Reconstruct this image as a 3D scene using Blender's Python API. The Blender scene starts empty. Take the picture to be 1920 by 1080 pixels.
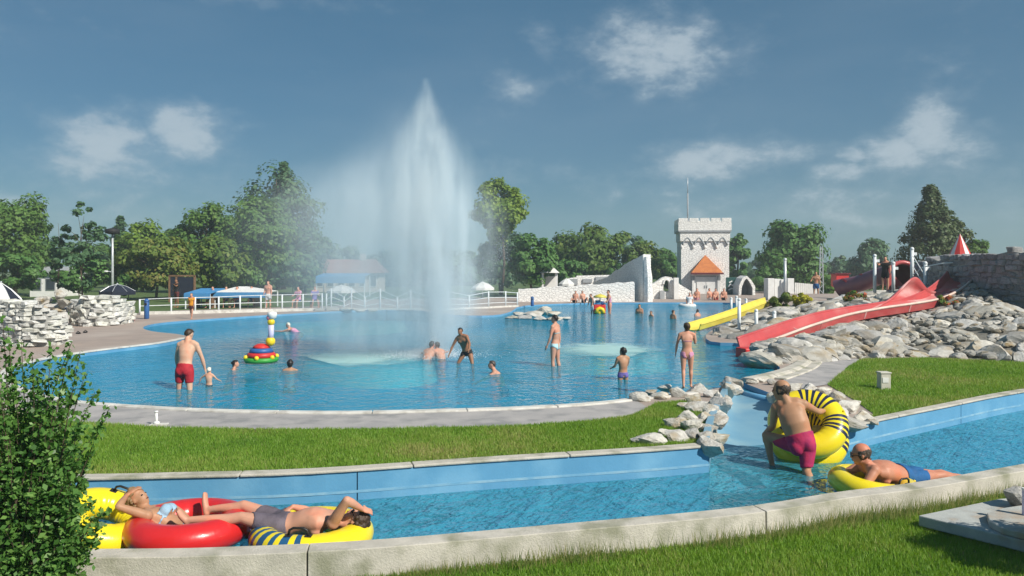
import bpy, bmesh, math, random
import numpy as np
from mathutils import Vector, Matrix
from mathutils.geometry import tessellate_polygon

S = bpy.context.scene
COL = S.collection
random.seed(7)
NP = np.random.default_rng(7)
R = math.radians

# ------------------------------------------------------------------ camera
F, CX, HY, CZ = 1500.0, 960.0, 500.0, 2.6     # focal length in photo pixels, centre column, horizon row, eye height
cam = bpy.data.cameras.new('camera')
cam.sensor_width = 36.0
cam.lens = 36.0 * F / 1920.0
cam.shift_y = -(540.0 - HY) / 1920.0
cam.clip_start = 0.1
cam.clip_end = 4000
camo = bpy.data.objects.new('camera', cam)
COL.objects.link(camo)
camo.location = (0, 0, CZ)
camo.rotation_euler = (R(90), 0, 0)
S.camera = camo

# ------------------------------------------------------------------ sky, sun, exposure
SUN_AZ, SUN_EL = R(130), R(40)                # azimuth clockwise from +Y
sun_dir = Vector((math.sin(SUN_AZ) * math.cos(SUN_EL), math.cos(SUN_AZ) * math.cos(SUN_EL), math.sin(SUN_EL)))
sl = bpy.data.lights.new('sun', 'SUN')
sl.energy = 5.0
sl.angle = R(0.53)
sl.color = (1.0, 0.93, 0.82)
so = bpy.data.objects.new('sun', sl)
COL.objects.link(so)
so.location = (30, -25, 40)
so.rotation_euler = (-sun_dir).to_track_quat('-Z', 'Y').to_euler()

world = bpy.data.worlds.new('World')
S.world = world
world.use_nodes = True
wn, wl = world.node_tree.nodes, world.node_tree.links
wn.clear()


def wnode(t, **kw):
    n = wn.new(t)
    for k, v in kw.items():
        setattr(n, k, v)
    return n


def wmath(op, a, b=None, c=None, clamp=False):
    n = wn.new('ShaderNodeMath')
    n.operation = op
    n.use_clamp = clamp
    for i, v in enumerate((a, b, c)):
        if v is None:
            continue
        if isinstance(v, (int, float)):
            n.inputs[i].default_value = v
        else:
            wl.new(v, n.inputs[i])
    return n.outputs[0]


sky = wnode('ShaderNodeTexSky', sky_type='NISHITA', sun_disc=False)
sky.sun_elevation = SUN_EL
sky.sun_rotation = SUN_AZ
sky.altitude = 0
sky.air_density = 1.0
sky.dust_density = 0.15
sky.ozone_density = 2.0
tc = wnode('ShaderNodeTexCoord')
sep = wnode('ShaderNodeSeparateXYZ')
wl.new(tc.outputs['Generated'], sep.inputs[0])
dx, dy, dz = sep.outputs
az = wmath('ARCTAN2', dx, dy)
el = wmath('ARCSINE', dz)
# moist summer air: the whole sky is a little dulled and greyed, evenly in every direction
hs = wnode('ShaderNodeMix', data_type='RGBA', blend_type='MULTIPLY')
hs.inputs[0].default_value = 1.0
wl.new(sky.outputs[0], hs.inputs[6])
hs.inputs[7].default_value = (.27, .405, .50, 1)
# thin haze veil over all directions, so the horizon does not glare
veil = wnode('ShaderNodeMix', data_type='RGBA')
veil.inputs[0].default_value = 0.42
wl.new(hs.outputs[2], veil.inputs[6])
veil.inputs[7].default_value = (.55, 1.75, 2.65, 1)
# clouds: noise over the whole dome plus the cumulus that stand over the pool
cn = wnode('ShaderNodeTexNoise')
cn.inputs['Scale'].default_value = 7.5
cn.inputs['Detail'].default_value = 8
cn.inputs['Roughness'].default_value = 0.62
cm = wnode('ShaderNodeMapping')
cm.inputs['Scale'].default_value = (1, 1, 1.8)
wl.new(tc.outputs['Generated'], cm.inputs[0])
wl.new(cm.outputs[0], cn.inputs['Vector'])
cn2 = wnode('ShaderNodeTexNoise')
cn2.inputs['Scale'].default_value = 26
cn2.inputs['Detail'].default_value = 6
cn2.inputs['Roughness'].default_value = 0.6
wl.new(cm.outputs[0], cn2.inputs['Vector'])
cn3 = wnode('ShaderNodeTexNoise')
cn3.inputs['Scale'].default_value = 2.3
cn3.inputs['Detail'].default_value = 7
cm3 = wnode('ShaderNodeMapping')
cm3.inputs['Scale'].default_value = (1, 1, 4)
wl.new(tc.outputs['Generated'], cm3.inputs[0])
wl.new(cm3.outputs[0], cn3.inputs['Vector'])
nz = wmath('ADD', wmath('MULTIPLY', cn.outputs[0], 0.55), wmath('MULTIPLY', cn2.outputs[0], 0.45))
# (photo column, row, half width, half height, strength)
CLOUDS = [(110, 400, 260, 45, .55), (1640, 380, 330, 50, .55), (420, 330, 60, 40, .4), (1150, 360, 120, 30, .4), (200, 290, 105, 60, .95), (345, 250, 60, 45, .95), (170, 340, 130, 60, .6), (265, 340, 60, 40, .5),
          (1215, 95, 115, 55, .85), (1290, 65, 60, 35, .7), (1020, 85, 30, 28, .6), (975, 160, 45, 30, .55),
          (1330, 305, 90, 34, .95), (1440, 295, 90, 25, .7), (1280, 335, 70, 30, .6), (1050, 322, 26, 20, .6),
          (1745, 250, 55, 55, 1.0), (1690, 290, 60, 40, .9), (1790, 275, 60, 45, .8), (1560, 325, 60, 25, .7), (1600, 292, 30, 14, .7),
          (1750, 330, 160, 60, .55), (930, 330, 60, 20, .5), (590, 318, 50, 16, .35), (120, 45, 190, 30, .35), (560, 8, 190, 14, .35),
          (-300, 220, 160, 60, .8), (2250, 200, 180, 70, .8), (2500, 330, 160, 50, .7), (-700, 320, 200, 60, .7)]
acc = None
for (cx_, cy_, hw, hh, st) in CLOUDS:
    a0 = math.atan2(cx_ - CX, F)
    e0 = math.atan2(HY - cy_, math.hypot(F, cx_ - CX))
    k = math.cos(a0) ** 2
    hw, hh = hw * 1.22, hh * 1.18
    ux = wmath('DIVIDE', wmath('SUBTRACT', az, a0), hw / F * k)
    uy = wmath('DIVIDE', wmath('SUBTRACT', el, e0), hh / F * math.cos(a0))
    d2 = wmath('ADD', wmath('MULTIPLY', ux, ux), wmath('MULTIPLY', uy, uy))
    g = wmath('MULTIPLY', wmath('EXPONENT', wmath('MULTIPLY', d2, -0.62)), st)
    acc = g if acc is None else wmath('MAXIMUM', acc, g)
mr = wnode('ShaderNodeMapRange')
mr.interpolation_type = 'SMOOTHSTEP'
wl.new(wmath('SUBTRACT', wmath('ADD', wmath('MULTIPLY', acc, 0.55), wmath('MULTIPLY', nz, 1.15)), 0.0), mr.inputs[0])
mr.inputs[1].default_value = 0.66
mr.inputs[2].default_value = 1.16
mrs = wnode('ShaderNodeMapRange')
mrs.interpolation_type = 'SMOOTHSTEP'
wl.new(wmath('ADD', wmath('MULTIPLY', acc, 0.50), wmath('MULTIPLY', nz, 1.30)), mrs.inputs[0])
mrs.inputs[1].default_value = 0.89
mrs.inputs[2].default_value = 1.11
mr2 = wnode('ShaderNodeMapRange')
mr2.interpolation_type = 'SMOOTHSTEP'
wl.new(cn3.outputs[0], mr2.inputs[0])
mr2.inputs[1].default_value = 0.42
mr2.inputs[2].default_value = 0.85
cfac = wmath('ADD', wmath('ADD', wmath('MULTIPLY', mr.outputs[0], 0.40), wmath('MULTIPLY', mrs.outputs[0], 0.32)), wmath('MULTIPLY', mr2.outputs[0], 0.10), clamp=True)
cmix = wnode('ShaderNodeMix', data_type='RGBA')
wl.new(cfac, cmix.inputs[0])
wl.new(veil.outputs[2], cmix.inputs[6])
cmix.inputs[7].default_value = (4.3, 5.0, 5.5, 1)
bg = wnode('ShaderNodeBackground')
bg.inputs[1].default_value = 0.1
wl.new(cmix.outputs[2], bg.inputs[0])
wo = wnode('ShaderNodeOutputWorld')
wl.new(bg.outputs[0], wo.inputs[0])

vs = S.view_settings
vs.view_transform = 'Standard'
vs.look = 'None'
vs.exposure = 0.3
vs.gamma = 1.0
vs.use_curve_mapping = False
S.render.engine = 'CYCLES'
cy = S.cycles
cy.max_bounces = 8
cy.diffuse_bounces = 4
cy.glossy_bounces = 3
cy.transmission_bounces = 3
cy.transparent_max_bounces = 16
cy.volume_bounces = 3
cy.caustics_reflective = False
cy.caustics_refractive = False
cy.use_denoising = True
cy.sample_clamp_indirect = 6
cy.volume_step_rate = 1.0
cy.volume_max_steps = 128


# ------------------------------------------------------------------ layout helpers
def G(px, py, z=0.0):
    """the point at height z that stands at this column and row of the photo"""
    Y = F * (CZ - z) / (py - HY)
    return Vector(((px - CX) / F * Y, Y, z))


def P(px, py, Y):
    """the point at distance Y at this column and row"""
    return Vector(((px - CX) / F * Y, Y, CZ - (py - HY) / F * Y))


def tag(o, label=None, cat=None, group=None, kind=None):
    if label:
        o['label'] = label
    if cat:
        o['category'] = cat
    if group:
        o['group'] = group
    if kind:
        o['kind'] = kind
    return o


def empty(name, loc=(0, 0, 0), rz=0.0, label=None, cat=None, group=None, kind=None, parent=None):
    o = bpy.data.objects.new(name, None)
    o.empty_display_size = 0.2
    COL.objects.link(o)
    o.location = loc
    o.rotation_euler = (0, 0, rz)
    if parent:
        o.parent = parent
    return tag(o, label, cat, group, kind)


def link(name, me, mat=None, parent=None, loc=None, rot=None, scale=None):
    o = bpy.data.objects.new(name, me)
    COL.objects.link(o)
    if mat is not None and not me.materials:
        for m in (mat if isinstance(mat, (list, tuple)) else [mat]):
            me.materials.append(m)
    if parent:
        o.parent = parent
    if loc is not None:
        o.location = loc
    if rot is not None:
        o.rotation_euler = rot
    if scale is not None:
        o.scale = scale
    return o


class MB:
    """collects shapes and links them as one mesh object"""

    def __init__(s):
        s.v, s.f, s.m = [], [], []

    def add(s, vs_, fs, mi=0):
        b = len(s.v)
        s.v += [tuple(p) for p in vs_]
        for f in fs:
            s.f.append([i + b for i in f])
            s.m.append(mi)
        return s

    def box(s, c, d, rz=0.0, mi=0, M=None):
        x, y, z = d[0] / 2, d[1] / 2, d[2] / 2
        pts = [Vector((sx * x, sy * y, sz * z)) for sx in (-1, 1) for sy in (-1, 1) for sz in (-1, 1)]
        m = M if M is not None else Matrix.Rotation(rz, 3, 'Z')
        pts = [m @ p + Vector(c) for p in pts]
        return s.add(pts, [(0, 1, 3, 2), (4, 6, 7, 5), (0, 4, 5, 1), (2, 3, 7, 6), (0, 2, 6, 4), (1, 5, 7, 3)], mi)

    def tube(s, pts, r, n=8, mi=0, caps=True, ry=None, side=None):
        """loft round (or oval) rings along points; r, ry: number or list"""
        pts = [Vector(p) for p in pts]
        k = len(pts)
        rr = r if isinstance(r, (list, tuple)) else [r] * k
        r2 = rr if ry is None else (ry if isinstance(ry, (list, tuple)) else [ry] * k)
        vs_, fs = [], []
        prev = None
        for i, p in enumerate(pts):
            t = (pts[min(i + 1, k - 1)] - pts[max(i - 1, 0)])
            if t.length < 1e-9:
                t = Vector((0, 0, 1))
            t.normalize()
            if side is not None:
                a = Vector(side)
            elif prev is not None:
                a = prev
            else:
                a = Vector((1, 0, 0)) if abs(t.x) < 0.8 else Vector((0, 1, 0))
            a = a - t * a.dot(t)
            if a.length < 1e-6:
                a = t.orthogonal()
            a.normalize()
            prev = a
            b = t.cross(a)
            for j in range(n):
                q = 2 * math.pi * j / n
                vs_.append(p + a * (rr[i] * math.cos(q)) + b * (r2[i] * math.sin(q)))
        for i in range(k - 1):
            for j in range(n):
                fs.append((i * n + j, i * n + (j + 1) % n, (i + 1) * n + (j + 1) % n, (i + 1) * n + j))
        if caps:
            fs.append(tuple(reversed(range(n))))
            fs.append(tuple((k - 1) * n + j for j in range(n)))
        return s.add(vs_, fs, mi)

    def ball(s, c, r, n=10, m=6, M=None, mi=0):
        rx, ry, rz = (r, r, r) if isinstance(r, (int, float)) else r
        c = Vector(c)
        vs_, fs = [], []
        for i in range(1, m):
            th = math.pi * i / m
            for j in range(n):
                ph = 2 * math.pi * j / n
                p = Vector((rx * math.sin(th) * math.cos(ph), ry * math.sin(th) * math.sin(ph), rz * math.cos(th)))
                vs_.append((M @ p if M is not None else p) + c)
        top = len(vs_)
        vs_.append((M @ Vector((0, 0, rz)) if M is not None else Vector((0, 0, rz))) + c)
        vs_.append((M @ Vector((0, 0, -rz)) if M is not None else Vector((0, 0, -rz))) + c)
        for j in range(n):
            fs.append((top, j, (j + 1) % n))
            fs.append((top + 1, (m - 2) * n + (j + 1) % n, (m - 2) * n + j))
        for i in range(m - 2):
            for j in range(n):
                fs.append((i * n + j, (i + 1) * n + j, (i + 1) * n + (j + 1) % n, i * n + (j + 1) % n))
        return s.add(vs_, fs, mi)

    def lathe(s, prof, n=16, c=(0, 0, 0), mi=0, M=None):
        c = Vector(c)
        vs_, fs = [], []
        for (r, z) in prof:
            for j in range(n):
                q = 2 * math.pi * j / n
                p = Vector((r * math.cos(q), r * math.sin(q), z))
                vs_.append((M @ p if M is not None else p) + c)
        k = len(prof)
        for i in range(k - 1):
            for j in range(n):
                fs.append((i * n + j, i * n + (j + 1) % n, (i + 1) * n + (j + 1) % n, (i + 1) * n + j))
        fs.append(tuple(reversed(range(n))))
        fs.append(tuple((k - 1) * n + j for j in range(n)))
        return s.add(vs_, fs, mi)

    def prism(s, poly, d, mi=0):
        """closed solid: polygon (3-D points) swept by vector d"""
        n = len(poly)
        d = Vector(d)
        vs_ = [Vector(p) for p in poly] + [Vector(p) + d for p in poly]
        fs = [tuple(reversed(range(n))), tuple(range(n, 2 * n))]
        for i in range(n):
            fs.append((i, (i + 1) % n, n + (i + 1) % n, n + i))
        return s.add(vs_, fs, mi)

    def sweep(s, pts, prof, mi=0, caps=True):
        """sweep a profile of (across, up) offsets along a horizontal path"""
        pts = [Vector(p) for p in pts]
        k, n = len(pts), len(prof)
        vs_, fs = [], []
        for i, p in enumerate(pts):
            t = pts[min(i + 1, k - 1)] - pts[max(i - 1, 0)]
            t.z = 0
            t.normalize()
            a = Vector((t.y, -t.x, 0))
            for (u, w) in prof:
                vs_.append(p + a * u + Vector((0, 0, w)))
        for i in range(k - 1):
            for j in range(n):
                fs.append((i * n + j, i * n + (j + 1) % n, (i + 1) * n + (j + 1) % n, (i + 1) * n + j))
        if caps:
            fs.append(tuple(reversed(range(n))))
            fs.append(tuple((k - 1) * n + j for j in range(n)))
        return s.add(vs_, fs, mi)

    def mesh(s, name, smooth=False):
        me = bpy.data.meshes.new(name)
        me.from_pydata(s.v, [], s.f)
        me.polygons.foreach_set('material_index', s.m)
        bm = bmesh.new()
        bm.from_mesh(me)
        bmesh.ops.recalc_face_normals(bm, faces=bm.faces)
        bm.to_mesh(me)
        bm.free()
        if smooth:
            me.polygons.foreach_set('use_smooth', [True] * len(me.polygons))
        me.update()
        return me

    def build(s, name, mat, parent=None, smooth=False, bevel=0.0, loc=None, rot=None):
        o = link(name, s.mesh(name, smooth), mat, parent, loc, rot)
        if bevel:
            b = o.modifiers.new('bevel', 'BEVEL')
            b.width = bevel
            b.segments = 2
            b.limit_method = 'ANGLE'
        return o


def smoothline(pts, n=6):
    """Catmull-Rom through points"""
    pts = [Vector(p) for p in pts]
    out = []
    for i in range(len(pts) - 1):
        p0, p1, p2, p3 = pts[max(i - 1, 0)], pts[i], pts[i + 1], pts[min(i + 2, len(pts) - 1)]
        for j in range(n):
            t = j / n
            out.append(0.5 * ((2 * p1) + (p2 - p0) * t + (2 * p0 - 5 * p1 + 4 * p2 - p3) * t * t + (3 * p1 - p0 - 3 * p2 + p3) * t ** 3))
    out.append(pts[-1].copy())
    return out


def sheet(name, loops, z, mat, parent=None, kind=None, thick=0.0):
    """flat polygon (first loop) with holes (others) at height z"""
    loops = [[Vector((p[0], p[1], 0)) for p in lp] for lp in loops]
    flat = [p for lp in loops for p in lp]
    tris = tessellate_polygon(loops)
    me = bpy.data.meshes.new(name)
    vs_ = [(p.x, p.y, z) for p in flat]
    fs = []
    for t in tris:
        a, b, c = (flat[i] for i in t)
        fs.append(t if (b - a).cross(c - a).z > 0 else tuple(reversed(t)))
    if thick:
        n = len(vs_)
        vs_ += [(p.x, p.y, z - thick) for p in flat]
        off = 0
        for lp in loops:
            m = len(lp)
            for i in range(m):
                a, b = off + i, off + (i + 1) % m
                fs.append((a, a + n, b + n, b))
            off += m
    me.from_pydata(vs_, [], fs)
    me.update()
    o = link(name, me, mat, parent)
    if kind:
        o['kind'] = kind
    return o


# ------------------------------------------------------------------ materials
def new_mat(name):
    m = bpy.data.materials.new(name)
    m.use_nodes = True
    nt = m.node_tree
    nt.nodes.clear()
    return m, nt.nodes, nt.links


def pm(name, c1, c2=None, scale=4.0, rough=0.6, bump=0.0, bscale=None, metal=0.0, spec=0.4, detail=6, lo=0.35, hi=0.65, c3=None, s3=1.0,
       rnd=0.0, coat=0.0, trans=0.0, coords='Object', stretch=None):
    """principled material with noise-mixed colours, optional blotches c3 and per-object variation"""
    m, N, L = new_mat(name)
    out = N.new('ShaderNodeOutputMaterial')
    b = N.new('ShaderNodeBsdfPrincipled')
    b.inputs['Roughness'].default_value = rough
    b.inputs['Metallic'].default_value = metal
    b.inputs['Specular IOR Level'].default_value = spec
    b.inputs['Coat Weight'].default_value = coat
    L.new(b.outputs[0], out.inputs[0])
    t = N.new('ShaderNodeTexCoord')
    vec = t.outputs[coords]
    if stretch:
        mp = N.new('ShaderNodeMapping')
        mp.inputs['Scale'].default_value = stretch
        L.new(vec, mp.inputs[0])
        vec = mp.outputs[0]
    if rnd:
        oi = N.new('ShaderNodeObjectInfo')
        ad = N.new('ShaderNodeVectorMath')
        ad.operation = 'MULTIPLY_ADD'
        cmb = N.new('ShaderNodeCombineXYZ')
        for i in range(3):
            L.new(oi.outputs['Random'], cmb.inputs[i])
        L.new(cmb.outputs[0], ad.inputs[0])
        ad.inputs[1].default_value = (37, 53, 71)
        L.new(vec, ad.inputs[2])
        vec = ad.outputs[0]
    c2 = c2 or tuple(x * 0.75 for x in c1)
    n = N.new('ShaderNodeTexNoise')
    n.inputs['Scale'].default_value = scale
    n.inputs['Detail'].default_value = detail
    n.inputs['Roughness'].default_value = 0.6
    L.new(vec, n.inputs['Vector'])
    r = N.new('ShaderNodeMapRange')
    r.inputs[1].default_value = lo
    r.inputs[2].default_value = hi
    L.new(n.outputs[0], r.inputs[0])
    mx = N.new('ShaderNodeMix')
    mx.data_type = 'RGBA'
    L.new(r.outputs[0], mx.inputs[0])
    mx.inputs[6].default_value = (*c1, 1)
    mx.inputs[7].default_value = (*c2, 1)
    col = mx.outputs[2]
    if c3:
        n3 = N.new('ShaderNodeTexNoise')
        n3.inputs['Scale'].default_value = s3
        n3.inputs['Detail'].default_value = 8
        L.new(vec, n3.inputs['Vector'])
        r3 = N.new('ShaderNodeMapRange')
        r3.inputs[1].default_value = 0.5
        r3.inputs[2].default_value = 0.68
        L.new(n3.outputs[0], r3.inputs[0])
        m3 = N.new('ShaderNodeMix')
        m3.data_type = 'RGBA'
        L.new(r3.outputs[0], m3.inputs[0])
        L.new(col, m3.inputs[6])
        m3.inputs[7].default_value = (*c3, 1)
        col = m3.outputs[2]
    if rnd:
        hv = N.new('ShaderNodeHueSaturation')
        mrr = N.new('ShaderNodeMapRange')
        L.new(oi.outputs['Random'], mrr.inputs[0])
        mrr.inputs[3].default_value = 1 - rnd
        mrr.inputs[4].default_value = 1 + rnd
        L.new(mrr.outputs[0], hv.inputs['Value'])
        fr = N.new('ShaderNodeMath')
        fr.operation = 'FRACT'
        mu = N.new('ShaderNodeMath')
        mu.operation = 'MULTIPLY'
        mu.inputs[1].default_value = 17.3
        L.new(oi.outputs['Random'], mu.inputs[0])
        L.new(mu.outputs[0], fr.inputs[0])
        ms = N.new('ShaderNodeMapRange')
        L.new(fr.outputs[0], ms.inputs[0])
        ms.inputs[3].default_value = 0.5
        ms.inputs[4].default_value = 1.5
        L.new(ms.outputs[0], hv.inputs['Saturation'])
        L.new(col, hv.inputs['Color'])
        col = hv.outputs[0]
    L.new(col, b.inputs['Base Color'])
    if bump:
        nb = N.new('ShaderNodeTexNoise')
        nb.inputs['Scale'].default_value = bscale or scale * 4
        nb.inputs['Detail'].default_value = 6
        nb.inputs['Roughness'].default_value = 0.65
        L.new(vec, nb.inputs['Vector'])
        bp = N.new('ShaderNodeBump')
        bp.inputs['Strength'].default_value = 1.0
        bp.inputs['Distance'].default_value = bump
        L.new(nb.outputs[0], bp.inputs['Height'])
        L.new(bp.outputs[0], b.inputs['Normal'])
    return m


def leaf_mat(name, cols, transl=0.35, rough=0.55):
    """leaves: colour varies leaf by leaf, some light passes through"""
    m, N, L = new_mat(name)
    out = N.new('ShaderNodeOutputMaterial')
    at = N.new('ShaderNodeAttribute')
    at.attribute_name = 'tint'
    ramp = N.new('ShaderNodeValToRGB')
    e = ramp.color_ramp.elements
    e[0].position, e[0].color = 0.0, (*cols[0], 1)
    e[1].position, e[1].color = 1.0, (*cols[-1], 1)
    for i, c in enumerate(cols[1:-1]):
        q = e.new((i + 1) / (len(cols) - 1))
        q.color = (*c, 1)
    L.new(at.outputs['Fac'], ramp.inputs[0])
    b = N.new('ShaderNodeBsdfPrincipled')
    b.inputs['Roughness'].default_value = rough
    b.inputs['Specular IOR Level'].default_value = 0.3
    L.new(ramp.outputs[0], b.inputs['Base Color'])
    tr = N.new('ShaderNodeBsdfTranslucent')
    hv = N.new('ShaderNodeHueSaturation')
    hv.inputs['Hue'].default_value = 0.485
    hv.inputs['Saturation'].default_value = 1.15
    hv.inputs['Value'].default_value = 1.3
    L.new(ramp.outputs[0], hv.inputs['Color'])
    L.new(hv.outputs[0], tr.inputs[0])
    mx = N.new('ShaderNodeMixShader')
    mx.inputs[0].default_value = transl
    L.new(b.outputs[0], mx.inputs[1])
    L.new(tr.outputs[0], mx.inputs[2])
    L.new(mx.outputs[0], out.inputs[0])
    return m


def water_mat(name, tint, scatter, sc_amt, wave=0.03, scale=2.2, fine=7.0):
    m, N, L = new_mat(name)
    out = N.new('ShaderNodeOutputMaterial')
    t = N.new('ShaderNodeTexCoord')
    n1 = N.new('ShaderNodeTexNoise')
    n1.inputs['Scale'].default_value = scale
    n1.inputs['Detail'].default_value = 3
    n1.inputs['Distortion'].default_value = 0.8
    L.new(t.outputs['Object'], n1.inputs['Vector'])
    n2 = N.new('ShaderNodeTexNoise')
    n2.inputs['Scale'].default_value = fine
    n2.inputs['Detail'].default_value = 2
    n2.inputs['Distortion'].default_value = 1.2
    L.new(t.outputs['Object'], n2.inputs['Vector'])
    # calmer and livelier patches
    n3 = N.new('ShaderNodeTexNoise')
    n3.inputs['Scale'].default_value = 0.22
    n3.inputs['Detail'].default_value = 2
    L.new(t.outputs['Object'], n3.inputs['Vector'])
    ad = N.new('ShaderNodeMath')
    ad.operation = 'MULTIPLY_ADD'
    L.new(n2.outputs[0], ad.inputs[0])
    ad.inputs[1].default_value = 0.45
    L.new(n1.outputs[0], ad.inputs[2])
    mrr = N.new('ShaderNodeMapRange')
    L.new(n3.outputs[0], mrr.inputs[0])
    mrr.inputs[1].default_value = 0.35
    mrr.inputs[2].default_value = 0.65
    mrr.inputs[3].default_value = wave * 0.55
    mrr.inputs[4].default_value = wave * 1.2
    bp = N.new('ShaderNodeBump')
    bp.inputs['Strength'].default_value = 1.0
    L.new(mrr.outputs[0], bp.inputs['Distance'])
    L.new(ad.outputs[0], bp.inputs['Height'])
    tr = N.new('ShaderNodeBsdfTransparent')
    tr.inputs[0].default_value = (*tint, 1)
    df = N.new('ShaderNodeBsdfDiffuse')
    df.inputs[0].default_value = (*scatter, 1)
    L.new(bp.outputs[0], df.inputs['Normal'])
    m1 = N.new('ShaderNodeMixShader')
    m1.inputs[0].default_value = sc_amt
    L.new(tr.outputs[0], m1.inputs[1])
    L.new(df.outputs[0], m1.inputs[2])
    gl = N.new('ShaderNodeBsdfGlossy')
    gl.inputs['Roughness'].default_value = 0.04
    L.new(bp.outputs[0], gl.inputs['Normal'])
    fr = N.new('ShaderNodeFresnel')
    fr.inputs[0].default_value = 1.16
    L.new(bp.outputs[0], fr.inputs['Normal'])
    m2 = N.new('ShaderNodeMixShader')
    L.new(fr.outputs[0], m2.inputs[0])
    L.new(m1.outputs[0], m2.inputs[1])
    L.new(gl.outputs[0], m2.inputs[2])
    L.new(m2.outputs[0], out.inputs[0])
    return m


def froth_mat(name, col, amount):
    """aerated water: milky in the middle of the patch, clearing towards its rim"""
    m, N, L = new_mat(name)
    out = N.new('ShaderNodeOutputMaterial')
    t = N.new('ShaderNodeTexCoord')
    mp = N.new('ShaderNodeMapping')
    mp.inputs['Location'].default_value = (-1, -1, 0)
    mp.inputs['Scale'].default_value = (2, 2, 0)
    L.new(t.outputs['Generated'], mp.inputs[0])
    ln = N.new('ShaderNodeVectorMath')
    ln.operation = 'LENGTH'
    L.new(mp.outputs[0], ln.inputs[0])
    n = N.new('ShaderNodeTexNoise')
    n.inputs['Scale'].default_value = 1.6
    n.inputs['Detail'].default_value = 5
    L.new(t.outputs['Object'], n.inputs['Vector'])
    ad = N.new('ShaderNodeMath')
    ad.operation = 'MULTIPLY_ADD'
    L.new(n.outputs[0], ad.inputs[0])
    ad.inputs[1].default_value = .7
    L.new(ln.outputs['Value'], ad.inputs[2])
    r = N.new('ShaderNodeMapRange')
    r.interpolation_type = 'SMOOTHSTEP'
    L.new(ad.outputs[0], r.inputs[0])
    r.inputs[1].default_value = 1.22
    r.inputs[2].default_value = .62
    r.inputs[4].default_value = amount
    d = N.new('ShaderNodeBsdfDiffuse')
    d.inputs[0].default_value = (*col, 1)
    tr = N.new('ShaderNodeBsdfTransparent')
    mx = N.new('ShaderNodeMixShader')
    L.new(r.outputs[0], mx.inputs[0])
    L.new(tr.outputs[0], mx.inputs[1])
    L.new(d.outputs[0], mx.inputs[2])
    L.new(mx.outputs[0], out.inputs[0])
    return m


def masonry_mat(name, c1, c2, mortar, w, h, mort=0.03, bump=0.02, warp=0.15):
    """irregular laid stone for walls too far to tell the stones apart"""
    m, N, L = new_mat(name)
    out = N.new('ShaderNodeOutputMaterial')
    b = N.new('ShaderNodeBsdfPrincipled')
    b.inputs['Roughness'].default_value = 0.85
    b.inputs['Specular IOR Level'].default_value = 0.2
    L.new(b.outputs[0], out.inputs[0])
    t = N.new('ShaderNodeTexCoord')
    mp = N.new('ShaderNodeMapping')
    mp.inputs['Scale'].default_value = (1 / w, 1 / w, 1 / h)
    L.new(t.outputs['Object'], mp.inputs[0])
    vo = N.new('ShaderNodeTexVoronoi')
    vo.feature = 'DISTANCE_TO_EDGE'
    vo.inputs['Scale'].default_value = 1.0
    L.new(mp.outputs[0], vo.inputs['Vector'])
    vc = N.new('ShaderNodeTexVoronoi')
    vc.inputs['Scale'].default_value = 1.0
    L.new(mp.outputs[0], vc.inputs['Vector'])
    sp = N.new('ShaderNodeSeparateColor')
    L.new(vc.outputs['Color'], sp.inputs[0])
    mx = N.new('ShaderNodeMix')
    mx.data_type = 'RGBA'
    L.new(sp.outputs[0], mx.inputs[0])
    mx.inputs[6].default_value = (*c1, 1)
    mx.inputs[7].default_value = (*c2, 1)
    r = N.new('ShaderNodeMapRange')
    r.inputs[1].default_value = mort
    r.inputs[2].default_value = mort * 2.5
    L.new(vo.outputs[0], r.inputs[0])
    m2 = N.new('ShaderNodeMix')
    m2.data_type = 'RGBA'
    L.new(r.outputs[0], m2.inputs[0])
    m2.inputs[6].default_value = (*mortar, 1)
    L.new(mx.outputs[2], m2.inputs[7])
    L.new(m2.outputs[2], b.inputs['Base Color'])
    bp = N.new('ShaderNodeBump')
    bp.inputs['Distance'].default_value = bump
    L.new(r.outputs[0], bp.inputs['Height'])
    L.new(bp.outputs[0], b.inputs['Normal'])
    return m


M = {}
M['deck'] = pm('deck', (.36, .29, .25), (.30, .25, .22), 1.2, .85, .004, 40, c3=(.40, .34, .30), s3=.35)
M['paving'] = pm('paving', (.40, .38, .37), (.31, .30, .30), 1.6, .85, .004, 45, c3=(.24, .24, .24), s3=2.5)
M['coping'] = pm('coping', (.66, .65, .61), (.52, .51, .47), 3, .75, .004, 40, c3=(.42, .40, .36), s3=5)
M['curb'] = pm('curb', (.54, .51, .45), (.42, .40, .35), 3.5, .85, .008, 45, c3=(.27, .27, .20), s3=2.4)
M['pool_floor'] = pm('pool_floor', (.07, .48, .70), (.055, .42, .65), 1.5, .6)
M['pale_floor'] = pm('pale_floor', (.88, .90, .80), (.80, .85, .78), 2, .6)
M['river_paint'] = pm('river_paint', (.11, .31, .50), (.095, .28, .46), 2.5, .55, .002, 30, c3=(.16, .37, .55), s3=1.3)
M['scum'] = pm('scum', (.26, .44, .55), (.13, .33, .50), 3, .7, lo=.35, hi=.6)
M['ramp_paint'] = pm('ramp_paint', (.19, .36, .47), (.15, .32, .45), 2.5, .30, .003, 25, c3=(.26, .41, .48), s3=1.2)
M['grass_soil'] = pm('grass_soil', (.13, .22, .035), (.10, .17, .028), 9, .95, .02, 60, c3=(.11, .14, .03), s3=1.3)
M['far_grass'] = pm('far_grass', (.08, .13, .03), (.06, .10, .025), 1.5, .95)
M['rock'] = pm('rock', (.45, .44, .41), (.28, .275, .25), 2.8, .85, .03, 7, c3=(.30, .24, .16), s3=1.3, rnd=.24)
M['rock_pale'] = pm('rock_pale', (.56, .545, .50), (.38, .37, .34), 3.2, .85, .03, 9, c3=(.36, .30, .21), s3=1.6, rnd=.22)
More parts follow.
